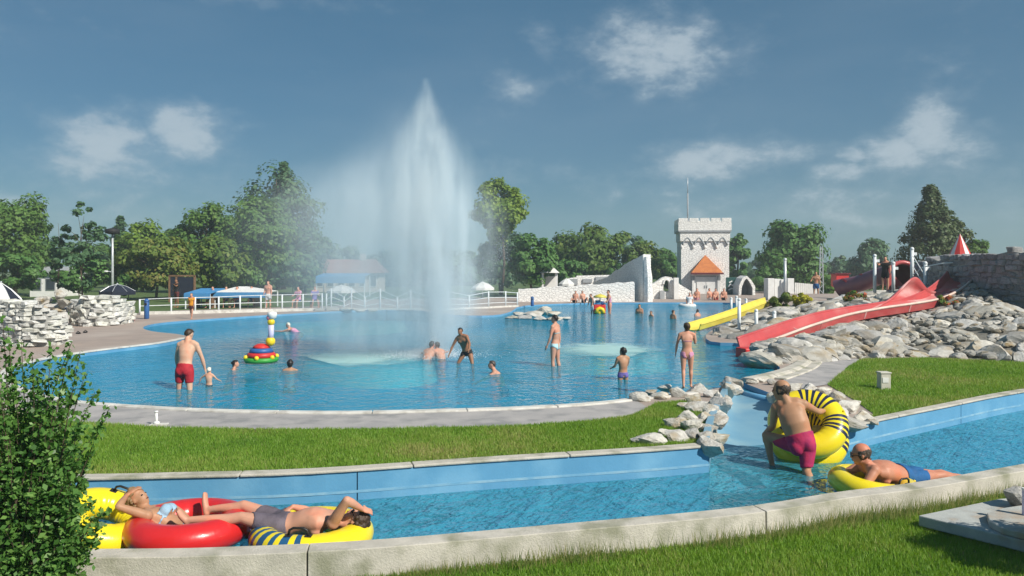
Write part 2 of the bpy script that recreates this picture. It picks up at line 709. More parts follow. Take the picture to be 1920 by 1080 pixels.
M['rock_bed'] = pm('rock_bed', (.22, .21, .18), (.12, .115, .10), 4, .95, .03, 12)
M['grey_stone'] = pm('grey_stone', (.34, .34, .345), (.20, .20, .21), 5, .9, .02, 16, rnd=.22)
M['white_stone'] = pm('white_stone', (.74, .74, .70), (.58, .59, .56), 5, .85, .02, 16, rnd=.14, c3=(.42, .41, .36), s3=3)
M['mortar'] = pm('mortar', (.33, .33, .31), (.25, .25, .24), 6, .95, .01, 20)
M['white_masonry'] = masonry_mat('white_masonry', (.88, .875, .85), (.83, .825, .80), (.72, .71, .69), .26, .15, .05)
M['tower_masonry'] = masonry_mat('tower_masonry', (.89, .89, .87), (.84, .84, .83), (.62, .62, .62), .24, .17, .04)
M['white_paint'] = pm('white_paint', (.78, .78, .77), (.68, .68, .67), 3, .5)
M['trim_grey'] = pm('trim_grey', (.34, .36, .38), (.28, .30, .32), 4, .6)
M['dark'] = pm('dark', (.02, .02, .022), (.012, .012, .014), 5, .7)
M['orange_roof'] = pm('orange_roof', (.55, .19, .05), (.42, .13, .035), 3, .75, .02, 9)
M['green_sign'] = pm('green_sign', (.02, .09, .08), (.015, .07, .06), 3, .5)
M['yellow_slide'] = pm('yellow_slide', (.72, .62, .10), (.62, .52, .08), 2, .35, coat=.3)
M['red_slide'] = pm('red_slide', (.52, .085, .085), (.42, .065, .07), 1.6, .35, coat=.35, c3=(.56, .17, .16), s3=.8)
M['red_worn'] = pm('red_worn', (.50, .10, .10), (.58, .34, .33), .9, .4, coat=.3, lo=.40, hi=.60)
M['slide_edge'] = pm('slide_edge', (.70, .58, .50), (.60, .44, .38), 3, .5)
M['purple_tube'] = pm('purple_tube', (.24, .085, .11), (.17, .07, .10), 2, .4, coat=.2)
M['dark_red'] = pm('dark_red', (.14, .012, .02), (.10, .01, .016), 2, .5)
M['red'] = pm('red', (.60, .035, .03), (.50, .03, .03), 3, .45)
M['yellow'] = pm('yellow', (.85, .62, .02), (.72, .50, .02), 3, .4)
M['blue'] = pm('blue', (.03, .12, .33), (.025, .09, .27), 3, .45)
M['green'] = pm('green', (.05, .36, .05), (.04, .28, .04), 3, .45)
M['lilac'] = pm('lilac', (.62, .58, .78), (.54, .52, .70), 3, .4)
M['pink'] = pm('pink', (.72, .22, .30), (.62, .18, .26), 3, .4)
M['navy'] = pm('navy', (.015, .022, .06), (.012, .018, .05), 3, .4)
M['stripe_blue'] = pm('stripe_blue', (.02, .10, .22), (.018, .08, .18), 3, .4)
M['tube_yellow'] = pm('tube_yellow', (.80, .66, .02), (.76, .60, .015), 2, .28, bump=.006, bscale=5, coat=.3)
M['tube_red'] = pm('tube_red', (.60, .022, .025), (.54, .02, .022), 2, .30, bump=.006, bscale=5, coat=.3)
M['black'] = pm('black', (.015, .014, .014), (.02, .018, .018), 8, .45)
M['steel'] = pm('steel', (.62, .65, .67), (.5, .53, .55), 6, .35, metal=.3)
M['rail_white'] = pm('rail_white', (.72, .76, .78), (.6, .65, .67), 4, .45)
M['wood'] = pm('wood', (.23, .13, .07), (.15, .085, .05), 5, .75)
M['bark'] = pm('bark', (.11, .08, .055), (.065, .05, .035), 6, .95, .03, 12)
M['canvas_blue'] = pm('canvas_blue', (.06, .25, .50), (.05, .21, .43), 3, .8)
M['canvas_dark'] = pm('canvas_dark', (.012, .018, .035), (.01, .014, .028), 3, .8)
M['canvas_white'] = pm('canvas_white', (.72, .72, .70), (.62, .62, .60), 3, .8)
M['canvas_green'] = pm('canvas_green', (.42, .62, .50), (.36, .55, .44), 3, .8)
M['tile_roof'] = pm('tile_roof', (.33, .15, .11), (.26, .12, .09), 3, .85)
M['plaster'] = pm('plaster', (.52, .46, .40), (.46, .41, .36), 2, .85)
M['glass_dark'] = pm('glass_dark', (.04, .055, .07), (.03, .04, .05), 2, .12)
M['box_beige'] = pm('box_beige', (.55, .53, .46), (.46, .44, .38), 4, .7)
M['slab'] = pm('slab', (.44, .46, .44), (.34, .36, .35), 4, .85, .006, 40, c3=(.36, .29, .22), s3=3)
M['cloth_orange'] = pm('cloth_orange', (.75, .30, .02), (.65, .25, .02), 6, .85)
M['foam'] = pm('foam', (.85, .88, .90), (.75, .80, .84), 8, .5)
M['pool_water'] = water_mat('pool_water', (.30, .84, .95), (.010, .34, .53), .50, wave=.07, scale=2.0, fine=6.0)
M['bubbling_water'] = froth_mat('bubbling_water', (.50, .74, .72), .62)
M['river_water'] = water_mat('river_water', (.58, .91, .96), (.07, .44, .60), .36, wave=.16, scale=2.6, fine=7.5)
LEAF = {
    'deep': leaf_mat('leaf_deep', [(0.041, 0.112, 0.030), (0.075, 0.179, 0.041), (0.122, 0.235, 0.056)], .25),
    'mid': leaf_mat('leaf_mid', [(0.053, 0.128, 0.027), (0.090, 0.188, 0.039), (0.150, 0.247, 0.053)], .3),
    'olive': leaf_mat('leaf_olive', [(.060, .125, .022), (.105, .185, .032), (.165, .215, .042), (.250, .190, .055)], .3),
    'bright': leaf_mat('leaf_bright', [(0.075, 0.150, 0.022), (0.165, 0.270, 0.038), (0.285, 0.375, 0.053)], .35),
    'blue': leaf_mat('leaf_blue', [(0.041, 0.104, 0.049), (0.068, 0.150, 0.068), (0.104, 0.188, 0.079)], .25),
    'conifer': leaf_mat('leaf_conifer', [(.040, .080, .034), (.070, .115, .042), (.115, .135, .048)], .2),
    'bush': leaf_mat('leaf_bush', [(.055, .145, .030), (.105, .235, .050), (.19, .34, .085)], .38, .4),
    'flower': leaf_mat('leaf_flower', [(0.075, 0.180, 0.030), (0.135, 0.240, 0.045), (0.620, 0.045, 0.045), (0.620, 0.075, 0.060)], .25),
    'yellowleaf': leaf_mat('leaf_yellow', [(0.240, 0.285, 0.030), (0.420, 0.420, 0.030), (0.600, 0.540, 0.045)], .3),
    'grass': leaf_mat('leaf_grass', [(.085, .19, .020), (.145, .29, .030), (.21, .36, .050), (.30, .36, .09), (.42, .38, .16)], .35, .5),
    'weed': leaf_mat('leaf_weed', [(0.075, 0.150, 0.030), (0.180, 0.240, 0.060), (0.390, 0.360, 0.150)], .3, .6),
}
# ------------------------------------------------------------------ setting: ground, pool, river
ZG, ZF, ZR = 0.10, -0.33, -0.25      # deck level, foreground lawn, river water (pool water is z = 0)


def gl(pts, z):
    return [G(x, y, z) for x, y in pts]


FVL = [Vector((-480, 30, 0)), Vector((-40, 12, 0)), Vector((-14, 9.6, 0)), Vector((-8, 9.33, 0))] + gl(
    [(150, 899), (300, 896), (575, 888), (900, 866), (1200, 847), (1330, 837)], .11)
FVR = gl([(1548, 812), (1652, 788), (1760, 766), (1920, 735)], .11) + [Vector((14, 18.0, 0)), Vector((20, 20.5, 0)), Vector((40, 24, 0)), Vector((480, 60, 0))]
NV = [Vector((-480, 27, 0)), Vector((-40, 9.8, 0)), Vector((-14, 7.9, 0)), Vector((-8, 7.5, 0))] + gl(
    [(240, 1028), (465, 1023), (690, 1012), (1000, 986), (1380, 951), (1567, 922), (1714, 904), (1920, 869)], -.05) + [
    Vector((10, 12.3, 0)), Vector((16, 14, 0)), Vector((40, 17, 0)), Vector((480, 50, 0))]


def curve(pts, n=5):
    a = smoothline(pts[1:-1], n)
    return [pts[0]] + a + [pts[-1]]


FVLc = [FVL[0]] + smoothline(FVL[1:], 5)
FVRc = smoothline(FVR[:-1], 5) + [FVR[-1]]
NVc = curve(NV)

RAMP_L = gl([(1330, 837), (1337, 800), (1352, 765), (1368, 730), (1372, 722)], .1)       # bottom to top
RAMP_R = gl([(1548, 812), (1520, 785), (1490, 762), (1462, 745), (1452, 740)], .1)
POOL_NEAR = [(1300, 737), (1250, 742), (1185, 749), (1100, 758), (960, 766), (800, 771), (640, 774), (480, 772), (350, 768), (200, 759),
             (133, 752), (70, 739), (20, 717), (20, 695), (60, 680), (117, 668), (200, 656), (300, 644), (350, 634)]
POOL_FAR = [(352, 630), (330, 626), (285, 621), (268, 614), (290, 607), (350, 601), (480, 592), (640, 583), (760, 580), (850, 590), (925, 591),
            (958, 584), (985, 573), (1100, 568), (1280, 567), (1380, 568), (1400, 575), (1385, 598), (1330, 622), (1332, 640), (1395, 645),
            (1400, 668), (1432, 676), (1462, 688), (1450, 698), (1415, 709), (1395, 718)]
pool_near = smoothline(gl(POOL_NEAR, ZG), 4)
pool_far = smoothline(gl(POOL_FAR, ZG), 3)
pool_loop = [RAMP_L[-1]] + pool_near + pool_far + [RAMP_R[-1]]

ground_poly = ([Vector((-480, 400, 0))] + FVLc + RAMP_L[1:] + pool_near + pool_far + list(reversed(RAMP_R)) + FVRc[1:] + [Vector((480, 400, 0))])
sheet('ground', [ground_poly], ZG, M['deck'], kind='structure')

# pool basin
sheet('pool_floor', [pool_loop], -0.55, M['pool_floor'], kind='structure')
sheet('pool_water', [[p + (p - Vector((-2, 25, 0))).normalized() * .03 for p in pool_loop]], 0.0, M['pool_water'], kind='structure')
mb = MB()
lp = pool_loop
for i in range(len(lp) - 1):
    a, b = lp[i], lp[i + 1]
    mb.add([(a.x, a.y, -.56), (b.x, b.y, -.56), (b.x, b.y, ZG), (a.x, a.y, ZG)], [(0, 1, 2, 3)])
mb.build('pool_wall', M['river_paint'])['kind'] = 'structure'


# pale shallow shelves under water: round the jet and further right
def shelf(name, c, rx, ry, ztop, seed):
    rnd = random.Random(seed)
    prof, n = [], 40
    mb = MB()
    ph = [rnd.uniform(0, 6.28) for _ in range(3)]
    rings = [(1.0, -.55), (.93, ztop - .03), (.8, ztop), (.02, ztop + .01)]
    vs_, fs = [], []
    for (k, z) in rings:
        for j in range(n):
            q = 2 * math.pi * j / n
            w = 1 + .10 * math.sin(2 * q + ph[0]) + .06 * math.sin(3 * q + ph[1])
            vs_.append((c.x + rx * k * w * math.cos(q), c.y + ry * k * w * math.sin(q), z))
    for i in range(3):
        for j in range(n):
            fs.append((i * n + j, i * n + (j + 1) % n, (i + 1) * n + (j + 1) % n, (i + 1) * n + j))
    fs.append(tuple(3 * n + j for j in range(n)))
    mb.add(vs_, fs)
    o = mb.build(name, M['pale_floor'], smooth=True)
    o['kind'] = 'structure'


shelf('pool_shelf', G(1135, 655), 1.75, 2.3, -.06, 3)
shelf('pool_shelf', G(700, 671), 2.1, 2.0, -.08, 5)
shelf('pool_shelf', G(640, 600), 3.6, 2.2, -.16, 6)

# aerated water over the bubble jets: milky patches on the surface
for nm_, pts in (('bubbling_water', [(1048, 672), (1056, 660), (1075, 649), (1110, 642), (1165, 643), (1215, 650), (1234, 655), (1190, 660), (1165, 667), (1120, 665), (1085, 669)]),
                 ('bubbling_water', [(560, 660), (620, 653), (700, 655), (770, 664), (800, 674), (765, 684), (700, 690), (650, 682), (600, 670)])):
    pl_ = smoothline(gl(pts + pts[:1], 0), 5)[:-1]
    cc = sum(pl_, Vector((0, 0, 0))) / len(pl_)
    sheet(nm_, [[(cc.x + (p.x - cc.x) * 1.3, cc.y + (p.y - cc.y) * 1.3) for p in pl_]], .006, M['bubbling_water'], kind='structure')

# coping on the near rim, laid in lengths
near_rim = list(reversed(pool_near))


def blocks(name, piece, path, prof, mat, length, gap=.012, bevel=.01, parent_kind='structure'):
    """lay a swept profile along a path in separate lengths with open joints"""
    root = empty(name, (0, 0, 0), kind=parent_kind)
    path = [Vector((p[0], p[1], 0)) for p in path]
    # resample
    cum = [0]
    for i in range(1, len(path)):
        cum.append(cum[-1] + (path[i] - path[i - 1]).length)

    def at(d):
        for i in range(1, len(path)):
            if d <= cum[i]:
                t = (d - cum[i - 1]) / max(cum[i] - cum[i - 1], 1e-9)
                return path[i - 1].lerp(path[i], t)
        return path[-1].copy()
    n = max(1, round(cum[-1] / length))
    for k in range(n):
        a, b = cum[-1] * k / n + gap / 2, cum[-1] * (k + 1) / n - gap / 2
        m = max(2, int((b - a) / .35) + 1)
        MB().sweep([at(a + (b - a) * i / (m - 1)) for i in range(m)], prof).build(piece, mat, root, bevel=bevel)
    return root


vis = [p for p in near_rim if p.y < 29]
blocks('pool_coping', 'coping_stone', vis, [(-.015, .092), (.17, .092), (.17, .135), (-.015, .135)], M['coping'], 1.6)

# paving strip between rim and lawn
LAWN_TOP = [(60, 778), (130, 792), (300, 803), (480, 806), (700, 806), (960, 800), (1100, 791), (1180, 781), (1205, 771)]
lawn_top = gl(LAWN_TOP, ZG)
rim_out = [p for p in near_rim if p.y < 19 and p.x < 2.5]
pav = rim_out + [G(1195, 752, ZG), G(1215, 765, ZG)] + list(reversed(lawn_top)) + [G(20, 740, ZG)]
sheet('path', [pav], ZG + .005, M['paving'], kind='structure')
MID = ([Vector((-14, 13.5, 0))] + lawn_top + gl([(1230, 758), (1290, 752), (1345, 762), (1335, 800), (1328, 832)], ZG)
       + [p + Vector((0, .16, 0)) for p in reversed(FVLc[2:-1])])
mid_poly = [(p.x, p.y) for p in MID]
sheet('lawn_middle', [mid_poly], ZG + .010, M['grass_soil'], kind='structure')
RIGHT = gl([(1552, 722), (1592, 688), (1614, 675), (1730, 672), (1920, 681)], ZG) + [Vector((16.5, 21.5, 0)), Vector((18, 20.2, 0))] + [
    p + Vector((-.10, .14, 0)) for p in reversed(FVRc[4:16])] + gl([(1640, 778), (1600, 750)], ZG)
right_poly = [(p.x, p.y) for p in RIGHT]
sheet('lawn_right', [right_poly], ZG + .008, M['grass_soil'], kind='structure')
sheet('walkway', [[(p.x, p.y) for p in gl([(1478, 702), (1520, 680), (1600, 670), (1614, 676), (1592, 689), (1552, 722), (1500, 730), (1462, 722)], ZG)]],
      ZG + .014, M['paving'], kind='structure')
far_lawn = [(-200, 62), (-60, 50), (-25, 47), (-10, 62), (0, 66), (30, 84), (80, 60), (200, 60), (300, 395), (-300, 395)]
sheet('lawn_far', [far_lawn], ZG + .012, M['far_grass'], kind='structure')
sheet('beach_lawn', [[(p.x, p.y) for p in gl([(150, 596), (330, 582), (500, 577), (640, 573), (650, 566), (400, 566), (150, 572), (-50, 585)], ZG)]],
      ZG + .009, M['far_grass'], kind='structure')

# river channel
river_poly = FVLc + RAMP_L[1:2] + RAMP_R[1:2] + FVRc + list(reversed(NVc))
sheet('river_floor', [river_poly], -1.0, M['river_paint'], kind='structure')
sheet('river_water', [[p + Vector((0, .02 if p in FVLc or p in FVRc else -.02, 0)) for p in river_poly]], ZR, M['river_water'], kind='structure')
wall_prof = [(0, -1.05), (0, ZG - .002), (-.12, ZG - .002), (-.12, -1.05)]
fl_vis = [p for p in FVLc if p.x > -12]
fr_vis = [p for p in FVRc if p.x < 30]
blocks('river_wall_left', 'wall_panel', fl_vis, wall_prof, M['river_paint'], 4.4, .014, .004)
blocks('river_wall_right', 'wall_panel', fr_vis, wall_prof, M['river_paint'], 4.4, .014, .004)
for nm_, pth in (('waterline_left', fl_vis), ('waterline_right', fr_vis)):
    o = MB().sweep(pth, [(.001, ZR - .02), (.004, ZR - .02), (.004, ZR + .012), (.001, ZR + .012)]).build(nm_, M['scum'])
    o['kind'] = 'structure'
cp = [(.025, ZG), (.025, ZG + .035), (-.17, ZG + .035), (-.17, ZG)]
blocks('river_kerb_left', 'kerb_stone', fl_vis, cp, M['curb'], 2.2, .012, .012)
blocks('river_kerb_right', 'kerb_stone', fr_vis, cp, M['curb'], 2.2, .012, .012)
nv_vis = [p for p in NVc if -14 < p.x < 20]
blocks('river_kerb_near', 'kerb_block', nv_vis, [(0, -1.05), (0, -.05), (.22, -.058), (.23, -.4), (.23, -1.05)], M['curb'], 5.2, .005, .008)

# foreground lawn sheet, behind the near kerb
fore = [p + Vector((0, -.12, 0)) for p in NVc] + [Vector((480, -40, 0)), Vector((-480, -40, 0))]
sheet('lawn_front', [fore], ZF, M['grass_soil'], kind='structure')

# chute that spills from the pool into the river
mb = MB()
nu, nv_ = 12, 16
vs_, fs = [], []
Lc, Rc = smoothline(RAMP_L, 4), smoothline(RAMP_R, 4)
for j in range(nv_ + 1):
    t = j / nv_
    a, b = [c_[min(int(t * (len(c_) - 1)), len(c_) - 2)].lerp(c_[min(int(t * (len(c_) - 1)), len(c_) - 2) + 1], t * (len(c_) - 1) - min(int(t * (len(c_) - 1)), len(c_) - 2)) for c_ in (Lc, Rc)]
    for i in range(nu + 1):
        u = i / nu
        p = a.lerp(b, u)
        zz = -.60 + .605 * (t ** .62)
        zz += .10 * (abs(2 * u - 1) ** 5)
        vs_.append((p.x, p.y, zz))
for j in range(nv_):
    for i in range(nu):
        k = j * (nu + 1) + i
        fs.append((k, k + 1, k + nu + 2, k + nu + 1))
# lead the chute on below the water
mb.add(vs_, fs)
mb.build('spill_chute', M['ramp_paint'], smooth=True)['kind'] = 'structure'
for nm, ed in (('chute_wall', Lc), ('chute_wall', Rc)):
    s_ = 1 if ed is Lc else -1
    MB().sweep(ed, [(.0, -1.0), (.0, ZG - .003), (-.10 * s_, ZG - .003), (-.10 * s_, -1.0)]).build(nm, M['ramp_paint'])['kind'] = 'structure'
tl, tr_ = Lc[-1], Rc[-1]
MB().tube([(tl.x, tl.y, -.03), (tr_.x, tr_.y, -.03)], .07, 10).build('chute_lip', M['river_paint'], smooth=True)['kind'] = 'structure'
# rounded concrete kerbs beside the chute head
k1 = smoothline(gl([(1402, 716), (1440, 708), (1475, 698), (1500, 686), (1508, 676)], ZG), 5)
blocks('pool_kerb_right', 'kerb_stone', k1, [(-.20, .09), (.22, .09), (.22, .15), (.12, .19), (-.10, .19), (-.19, .15)], M['curb'], 1.0, .015, .02)
k2 = smoothline(gl([(1462, 712), (1492, 702), (1520, 690), (1532, 678)], ZG), 5)
blocks('pool_kerb_step', 'kerb_stone', k2, [(-.16, .09), (.16, .09), (.14, .14), (-.14, .14)], M['curb'], 1.0, .015, .02)


# ------------------------------------------------------------------ grass
def inside(poly, x, y):
    poly = np.array([(p[0], p[1]) for p in poly])
    r = np.zeros(len(x), bool)
    j = len(poly) - 1
    for i in range(len(poly)):
        xi, yi, xj, yj = *poly[i], *poly[j]
        if yi != yj:
            c = ((yi > y) != (yj > y)) & (x < (xj - xi) * (y - yi) / (yj - yi) + xi)
            r ^= c
        j = i
    return r


def vnoise(x, y, s, seed):
    """cheap smooth value noise"""
    g = np.random.default_rng(seed).random((64, 64))
    u, v = x * s + 500, y * s + 500
    iu, iv = np.floor(u).astype(int), np.floor(v).astype(int)
    fu, fv = u - iu, v - iv
    fu, fv = fu * fu * (3 - 2 * fu), fv * fv * (3 - 2 * fv)
    q = lambda a, b: g[a % 64, b % 64]
    return (q(iu, iv) * (1 - fu) + q(iu + 1, iv) * fu) * (1 - fv) + (q(iu, iv + 1) * (1 - fu) + q(iu + 1, iv + 1) * fu) * fv


def tri_mesh(name, V, nper, tint, mat, faces):
    """V: (n, nper, 3); faces: index lists within one piece"""
    n = len(V)
    me = bpy.data.meshes.new(name)
    me.vertices.add(n * nper)
    me.vertices.foreach_set('co', V.reshape(-1).astype(np.float32))
    k = len(faces[0])
    fidx = (np.arange(n)[:, None, None] * nper + np.array(faces)[None]).reshape(-1)
    nf = n * len(faces)
    me.loops.add(nf * k)
    me.loops.foreach_set('vertex_index', fidx.astype(np.int32))
    me.polygons.add(nf)
    me.polygons.foreach_set('loop_start', np.arange(0, nf * k, k, dtype=np.int32))
    at = me.attributes.new('tint', 'FLOAT', 'FACE')
    at.data.foreach_set('value', np.repeat(tint, len(faces)).astype(np.float32))
    me.update()
    me.validate()
    me.materials.append(mat)
    return me


def grass(name, poly, box, n, z, h0, h1, w, label, mat=None, clumps=None, dens=None):
    x = NP.uniform(box[0], box[1], n)
    y = NP.uniform(box[2], box[3], n)
    ok = inside(poly, x, y)
    if dens is not None:
        ok &= NP.random(n) < dens(x, y)
    x, y = x[ok], y[ok]
    n = len(x)
    pn = vnoise(x, y, .8, 3) * .5 + vnoise(x, y, 3.1, 4) * .3 + vnoise(x, y, 9.0, 5) * .2
    h = (h0 + (h1 - h0) * NP.random(n)) * (.65 + .7 * pn)
    q = NP.uniform(0, 6.283, n)
    ln = NP.uniform(.1, .7, n) * h
    q2 = NP.uniform(0, 6.283, n)
    V = np.zeros((n, 3, 3))
    V[:, 0] = np.c_[x - w * np.cos(q), y - w * np.sin(q), np.full(n, z)]
    V[:, 1] = np.c_[x + w * np.cos(q), y + w * np.sin(q), np.full(n, z)]
    V[:, 2] = np.c_[x + ln * np.cos(q2), y + ln * np.sin(q2), z + h]
    dry = np.clip((vnoise(x, y, .75, 8) - .55) * 3, 0, 1) * NP.random(n)
    tint = np.clip(pn * .62 + NP.random(n) * .30 - .06 + dry * .55 + (NP.random(n) > .965) * .45, 0, 1)
    o = link(name, tri_mesh(name, V, 3, tint, mat or LEAF['grass'], [(0, 1, 2)]))
    tag(o, label, 'grass', kind='stuff')
    return o


fore_vis = [(p[0], p[1] - .24) for p in NVc if -8 < p.x < 16] + [(14, 5.5), (-6, 5.5)]
grass('grass', fore_vis, (-3.5, 8.5, 6.3, 11.5), 380000, ZF, .025, .07, .0050, 'bright green mown grass along the bottom of the picture')
grass('grass', mid_poly, (-8, 3.2, 9.3, 15), 300000, ZG + .008, .03, .06, .0055, 'green lawn strip between pool paving and blue river wall')
grass('grass', right_poly, (4.5, 15, 12.3, 22), 210000, ZG + .006, .035, .07, .007, 'green lawn below the boulder slope')


# weeds along the near kerb: taller, thin, some dry
wx, wy = [], []
for p, q in zip(nv_vis[:-1], nv_vis[1:]):
    for k in range(140):
        t = random.random()
        c = p.lerp(q, t)
        if random.random() < .25 + .75 * vnoise(np.array([c.x]), np.array([c.y]), 1.3, 9)[0] ** 2:
            d = abs(random.gauss(0, .10))
            wx.append(c.x)
            wy.append(c.y - .26 - d)
wx, wy = np.array(wx), np.array(wy)
rep = 3
wx, wy = np.repeat(wx, rep) + NP.normal(0, .02, len(wx) * rep), np.repeat(wy, rep) + NP.normal(0, .012, len(wy) * rep)
n = len(wx)
hh = NP.uniform(.05, .22, n) * (.35 + NP.random(n)) * np.clip((wx + 2.6) / 3, .25, 1)
q = NP.uniform(0, 6.283, n)
l2 = NP.uniform(.1, .5, n) * hh
V = np.zeros((n, 3, 3))
ww = .004
V[:, 0] = np.c_[wx - ww, wy, np.full(n, ZF)]
V[:, 1] = np.c_[wx + ww, wy, np.full(n, ZF)]
V[:, 2] = np.c_[wx + l2 * np.cos(q), wy - abs(l2 * np.sin(q)), ZF + hh]
tag(link('weeds', tri_mesh('weeds', V, 3, NP.random(n), LEAF['weed'], [(0, 1, 2)])), 'thin dry weeds growing against the near river kerb', 'weeds', kind='stuff')
# ------------------------------------------------------------------ boulders
def rock_mesh(seed, sub, cuts):
    rnd = random.Random(seed)
    bm = bmesh.new()
    bmesh.ops.create_icosphere(bm, subdivisions=sub, radius=1.0)
    planes = []
    for _ in range(cuts):
        v = Vector((rnd.gauss(0, 1), rnd.gauss(0, 1), rnd.gauss(0, .8))).normalized()
        planes.append((v, rnd.uniform(.42, .85)))
    for v in bm.verts:
        d = v.co.normalized()
        r = 1.0
        for (n, h) in planes:
            k = d.dot(n)
            if k > 1e-3:
                r = min(r, h / k)
        r *= 1 + rnd.uniform(-.028, .028)
        v.co = d * r
    me = bpy.data.meshes.new('boulder')
    bm.to_mesh(me)
    bm.free()
    # fill the unit box so that scale gives the size
    co = np.array([v.co for v in me.vertices])
    lo, hi = co.min(0), co.max(0)
    co = (co - (lo + hi) / 2) / (hi - lo)
    me.vertices.foreach_set('co', co.reshape(-1).astype(np.float32))
    me.update()
    return me


ROCKS2 = [rock_mesh(s, 3, 10) for s in range(10)]
ROCKS3 = [rock_mesh(40 + s, 3, 14) for s in range(8)]
for k, m_ in enumerate(ROCKS2):
    m_.materials.append(M['rock'] if k % 3 else M['rock_pale'])
for m_ in ROCKS3:
    m_.materials.append(M['rock_pale'])


def put_rock(parent, c, dims, tilt=None, name='boulder', meshes=None, rz=None):
    me = random.choice(meshes or ROCKS2)
    o = bpy.data.objects.new(name, me)
    COL.objects.link(o)
    o.parent = parent
    o.location = Vector(c) - parent.location
    q = Matrix.Rotation(random.uniform(0, 6.28) if rz is None else rz, 4, 'Z')
    if tilt is not None:
        q = tilt.to_4x4() @ q
    o.rotation_euler = q.to_euler()
    o.scale = dims
    return o


# rock borders of the spill chute
def border(label, rocks, edge=None, dirx=1):
    c0 = G(rocks[0][0], rocks[0][1] + rocks[0][3] / 2, ZG)
    root = empty('rock_border', c0, label=label, cat='rocks')
    for (x, y, w, h) in rocks:
        base = G(x, y + h * .42, ZG)
        sc = F / base.y
        W, H = w / sc * 1.12, h / sc * 1.0
        put_rock(root, base + Vector((0, W * .25, H * .22)), (W, W * random.uniform(.7, .95), H * random.uniform(.95, 1.2)), meshes=ROCKS3,
                 tilt=Matrix.Rotation(random.uniform(-.2, .2), 3, 'X') @ Matrix.Rotation(random.uniform(-.2, .2), 3, 'Y'), rz=random.uniform(-.4, .4) + random.choice((0, math.pi)))
    if edge:
        for k in range(len(edge)):
            p = edge[k]
            w = random.uniform(.34, .52)
            put_rock(root, Vector((p.x + random.uniform(-.10, .04) * dirx, p.y, .08 + random.uniform(-.04, .05))), (w, w * random.uniform(.7, 1), w * random.uniform(.5, .75)), meshes=ROCKS3,
                     tilt=Matrix.Rotation(random.uniform(-.3, .3), 3, 'X'))
    return root


border('pale boulders heaped along the lawn side of the blue chute', [
    (1202, 744, 38, 22), (1222, 735, 26, 14), (1247, 726, 26, 14), (1242, 741, 34, 18), (1275, 735, 34, 24), (1307, 727, 38, 24), (1302, 748, 32, 18),
    (1335, 737, 28, 20), (1353, 745, 30, 34), (1310, 762, 40, 26), (1335, 768, 30, 28), (1322, 783, 36, 24), (1292, 780, 40, 26),
    (1267, 793, 40, 28), (1300, 798, 40, 30), (1326, 803, 24, 22), (1217, 825, 58, 26), (1270, 820, 44, 24), (1300, 815, 34, 30), (1326, 820, 30, 24),
    (1247, 812, 30, 18), (1283, 760, 26, 16)], edge=[p for i_, p in enumerate(smoothline(RAMP_L, 5)) if i_ % 2 == 0], dirx=1)
border('pale boulders heaped on the right side of the blue chute', [
    (1412, 716, 22, 10), (1432, 712, 22, 12), (1450, 716, 22, 14), (1470, 722, 26, 16), (1492, 726, 34, 20), (1520, 726, 34, 20), (1546, 733, 36, 24), (1572, 745, 42, 28),
    (1598, 762, 46, 32), (1622, 780, 44, 26), (1580, 778, 46, 34), (1550, 760, 40, 30), (1600, 794, 60, 26), (1525, 750, 36, 24), (1640, 790, 26, 12)], edge=[p for i_, p in enumerate(smoothline(RAMP_R, 5)) if i_ % 2 == 0], dirx=-1)


# the boulder slope under the red slide
def loft_patch(name, lo, hi, nu, nv, mat, bulge):
    lo, hi = smoothline(lo, 8), smoothline(hi, 8)
    vs_, fs = [], []

    def samp(L_, t):
        x = t * (len(L_) - 1)
        i = min(int(x), len(L_) - 2)
        return L_[i].lerp(L_[i + 1], x - i)

    def surf(u, v):
        p = samp(lo, u).lerp(samp(hi, u), v)
        p.z += bulge * math.sin(math.pi * v)
        return p
    for j in range(nv + 1):
        for i in range(nu + 1):
            vs_.append(surf(i / nu, j / nv))
    for j in range(nv):
        for i in range(nu):
            k = j * (nu + 1) + i
            fs.append((k, k + 1, k + nu + 2, k + nu + 1))
    o = MB().add(vs_, fs).build(name, mat, smooth=True)
    o['kind'] = 'structure'
    return o, surf


SLOPE_LO = gl([(1425, 682), (1500, 681), (1560, 676), (1640, 671), (1760, 670), (1920, 680), (2080, 690)], ZG)
SLOPE_HI = [P(1432, 652, 23.6), P(1515, 634, 24.9), P(1590, 612, 26.2), P(1680, 598, 27.2), P(1762, 578, 28.6), P(1812, 534, 30.6), P(1920, 600, 26.5)]
SLOPE_HI.append(P(2080, 640, 24.5))
SLOPE_LO = SLOPE_LO + [G(2200, 700, ZG)]
bed, surfA = loft_patch('rock_slope', SLOPE_LO, SLOPE_HI, 40, 14, M['rock_bed'], .18)


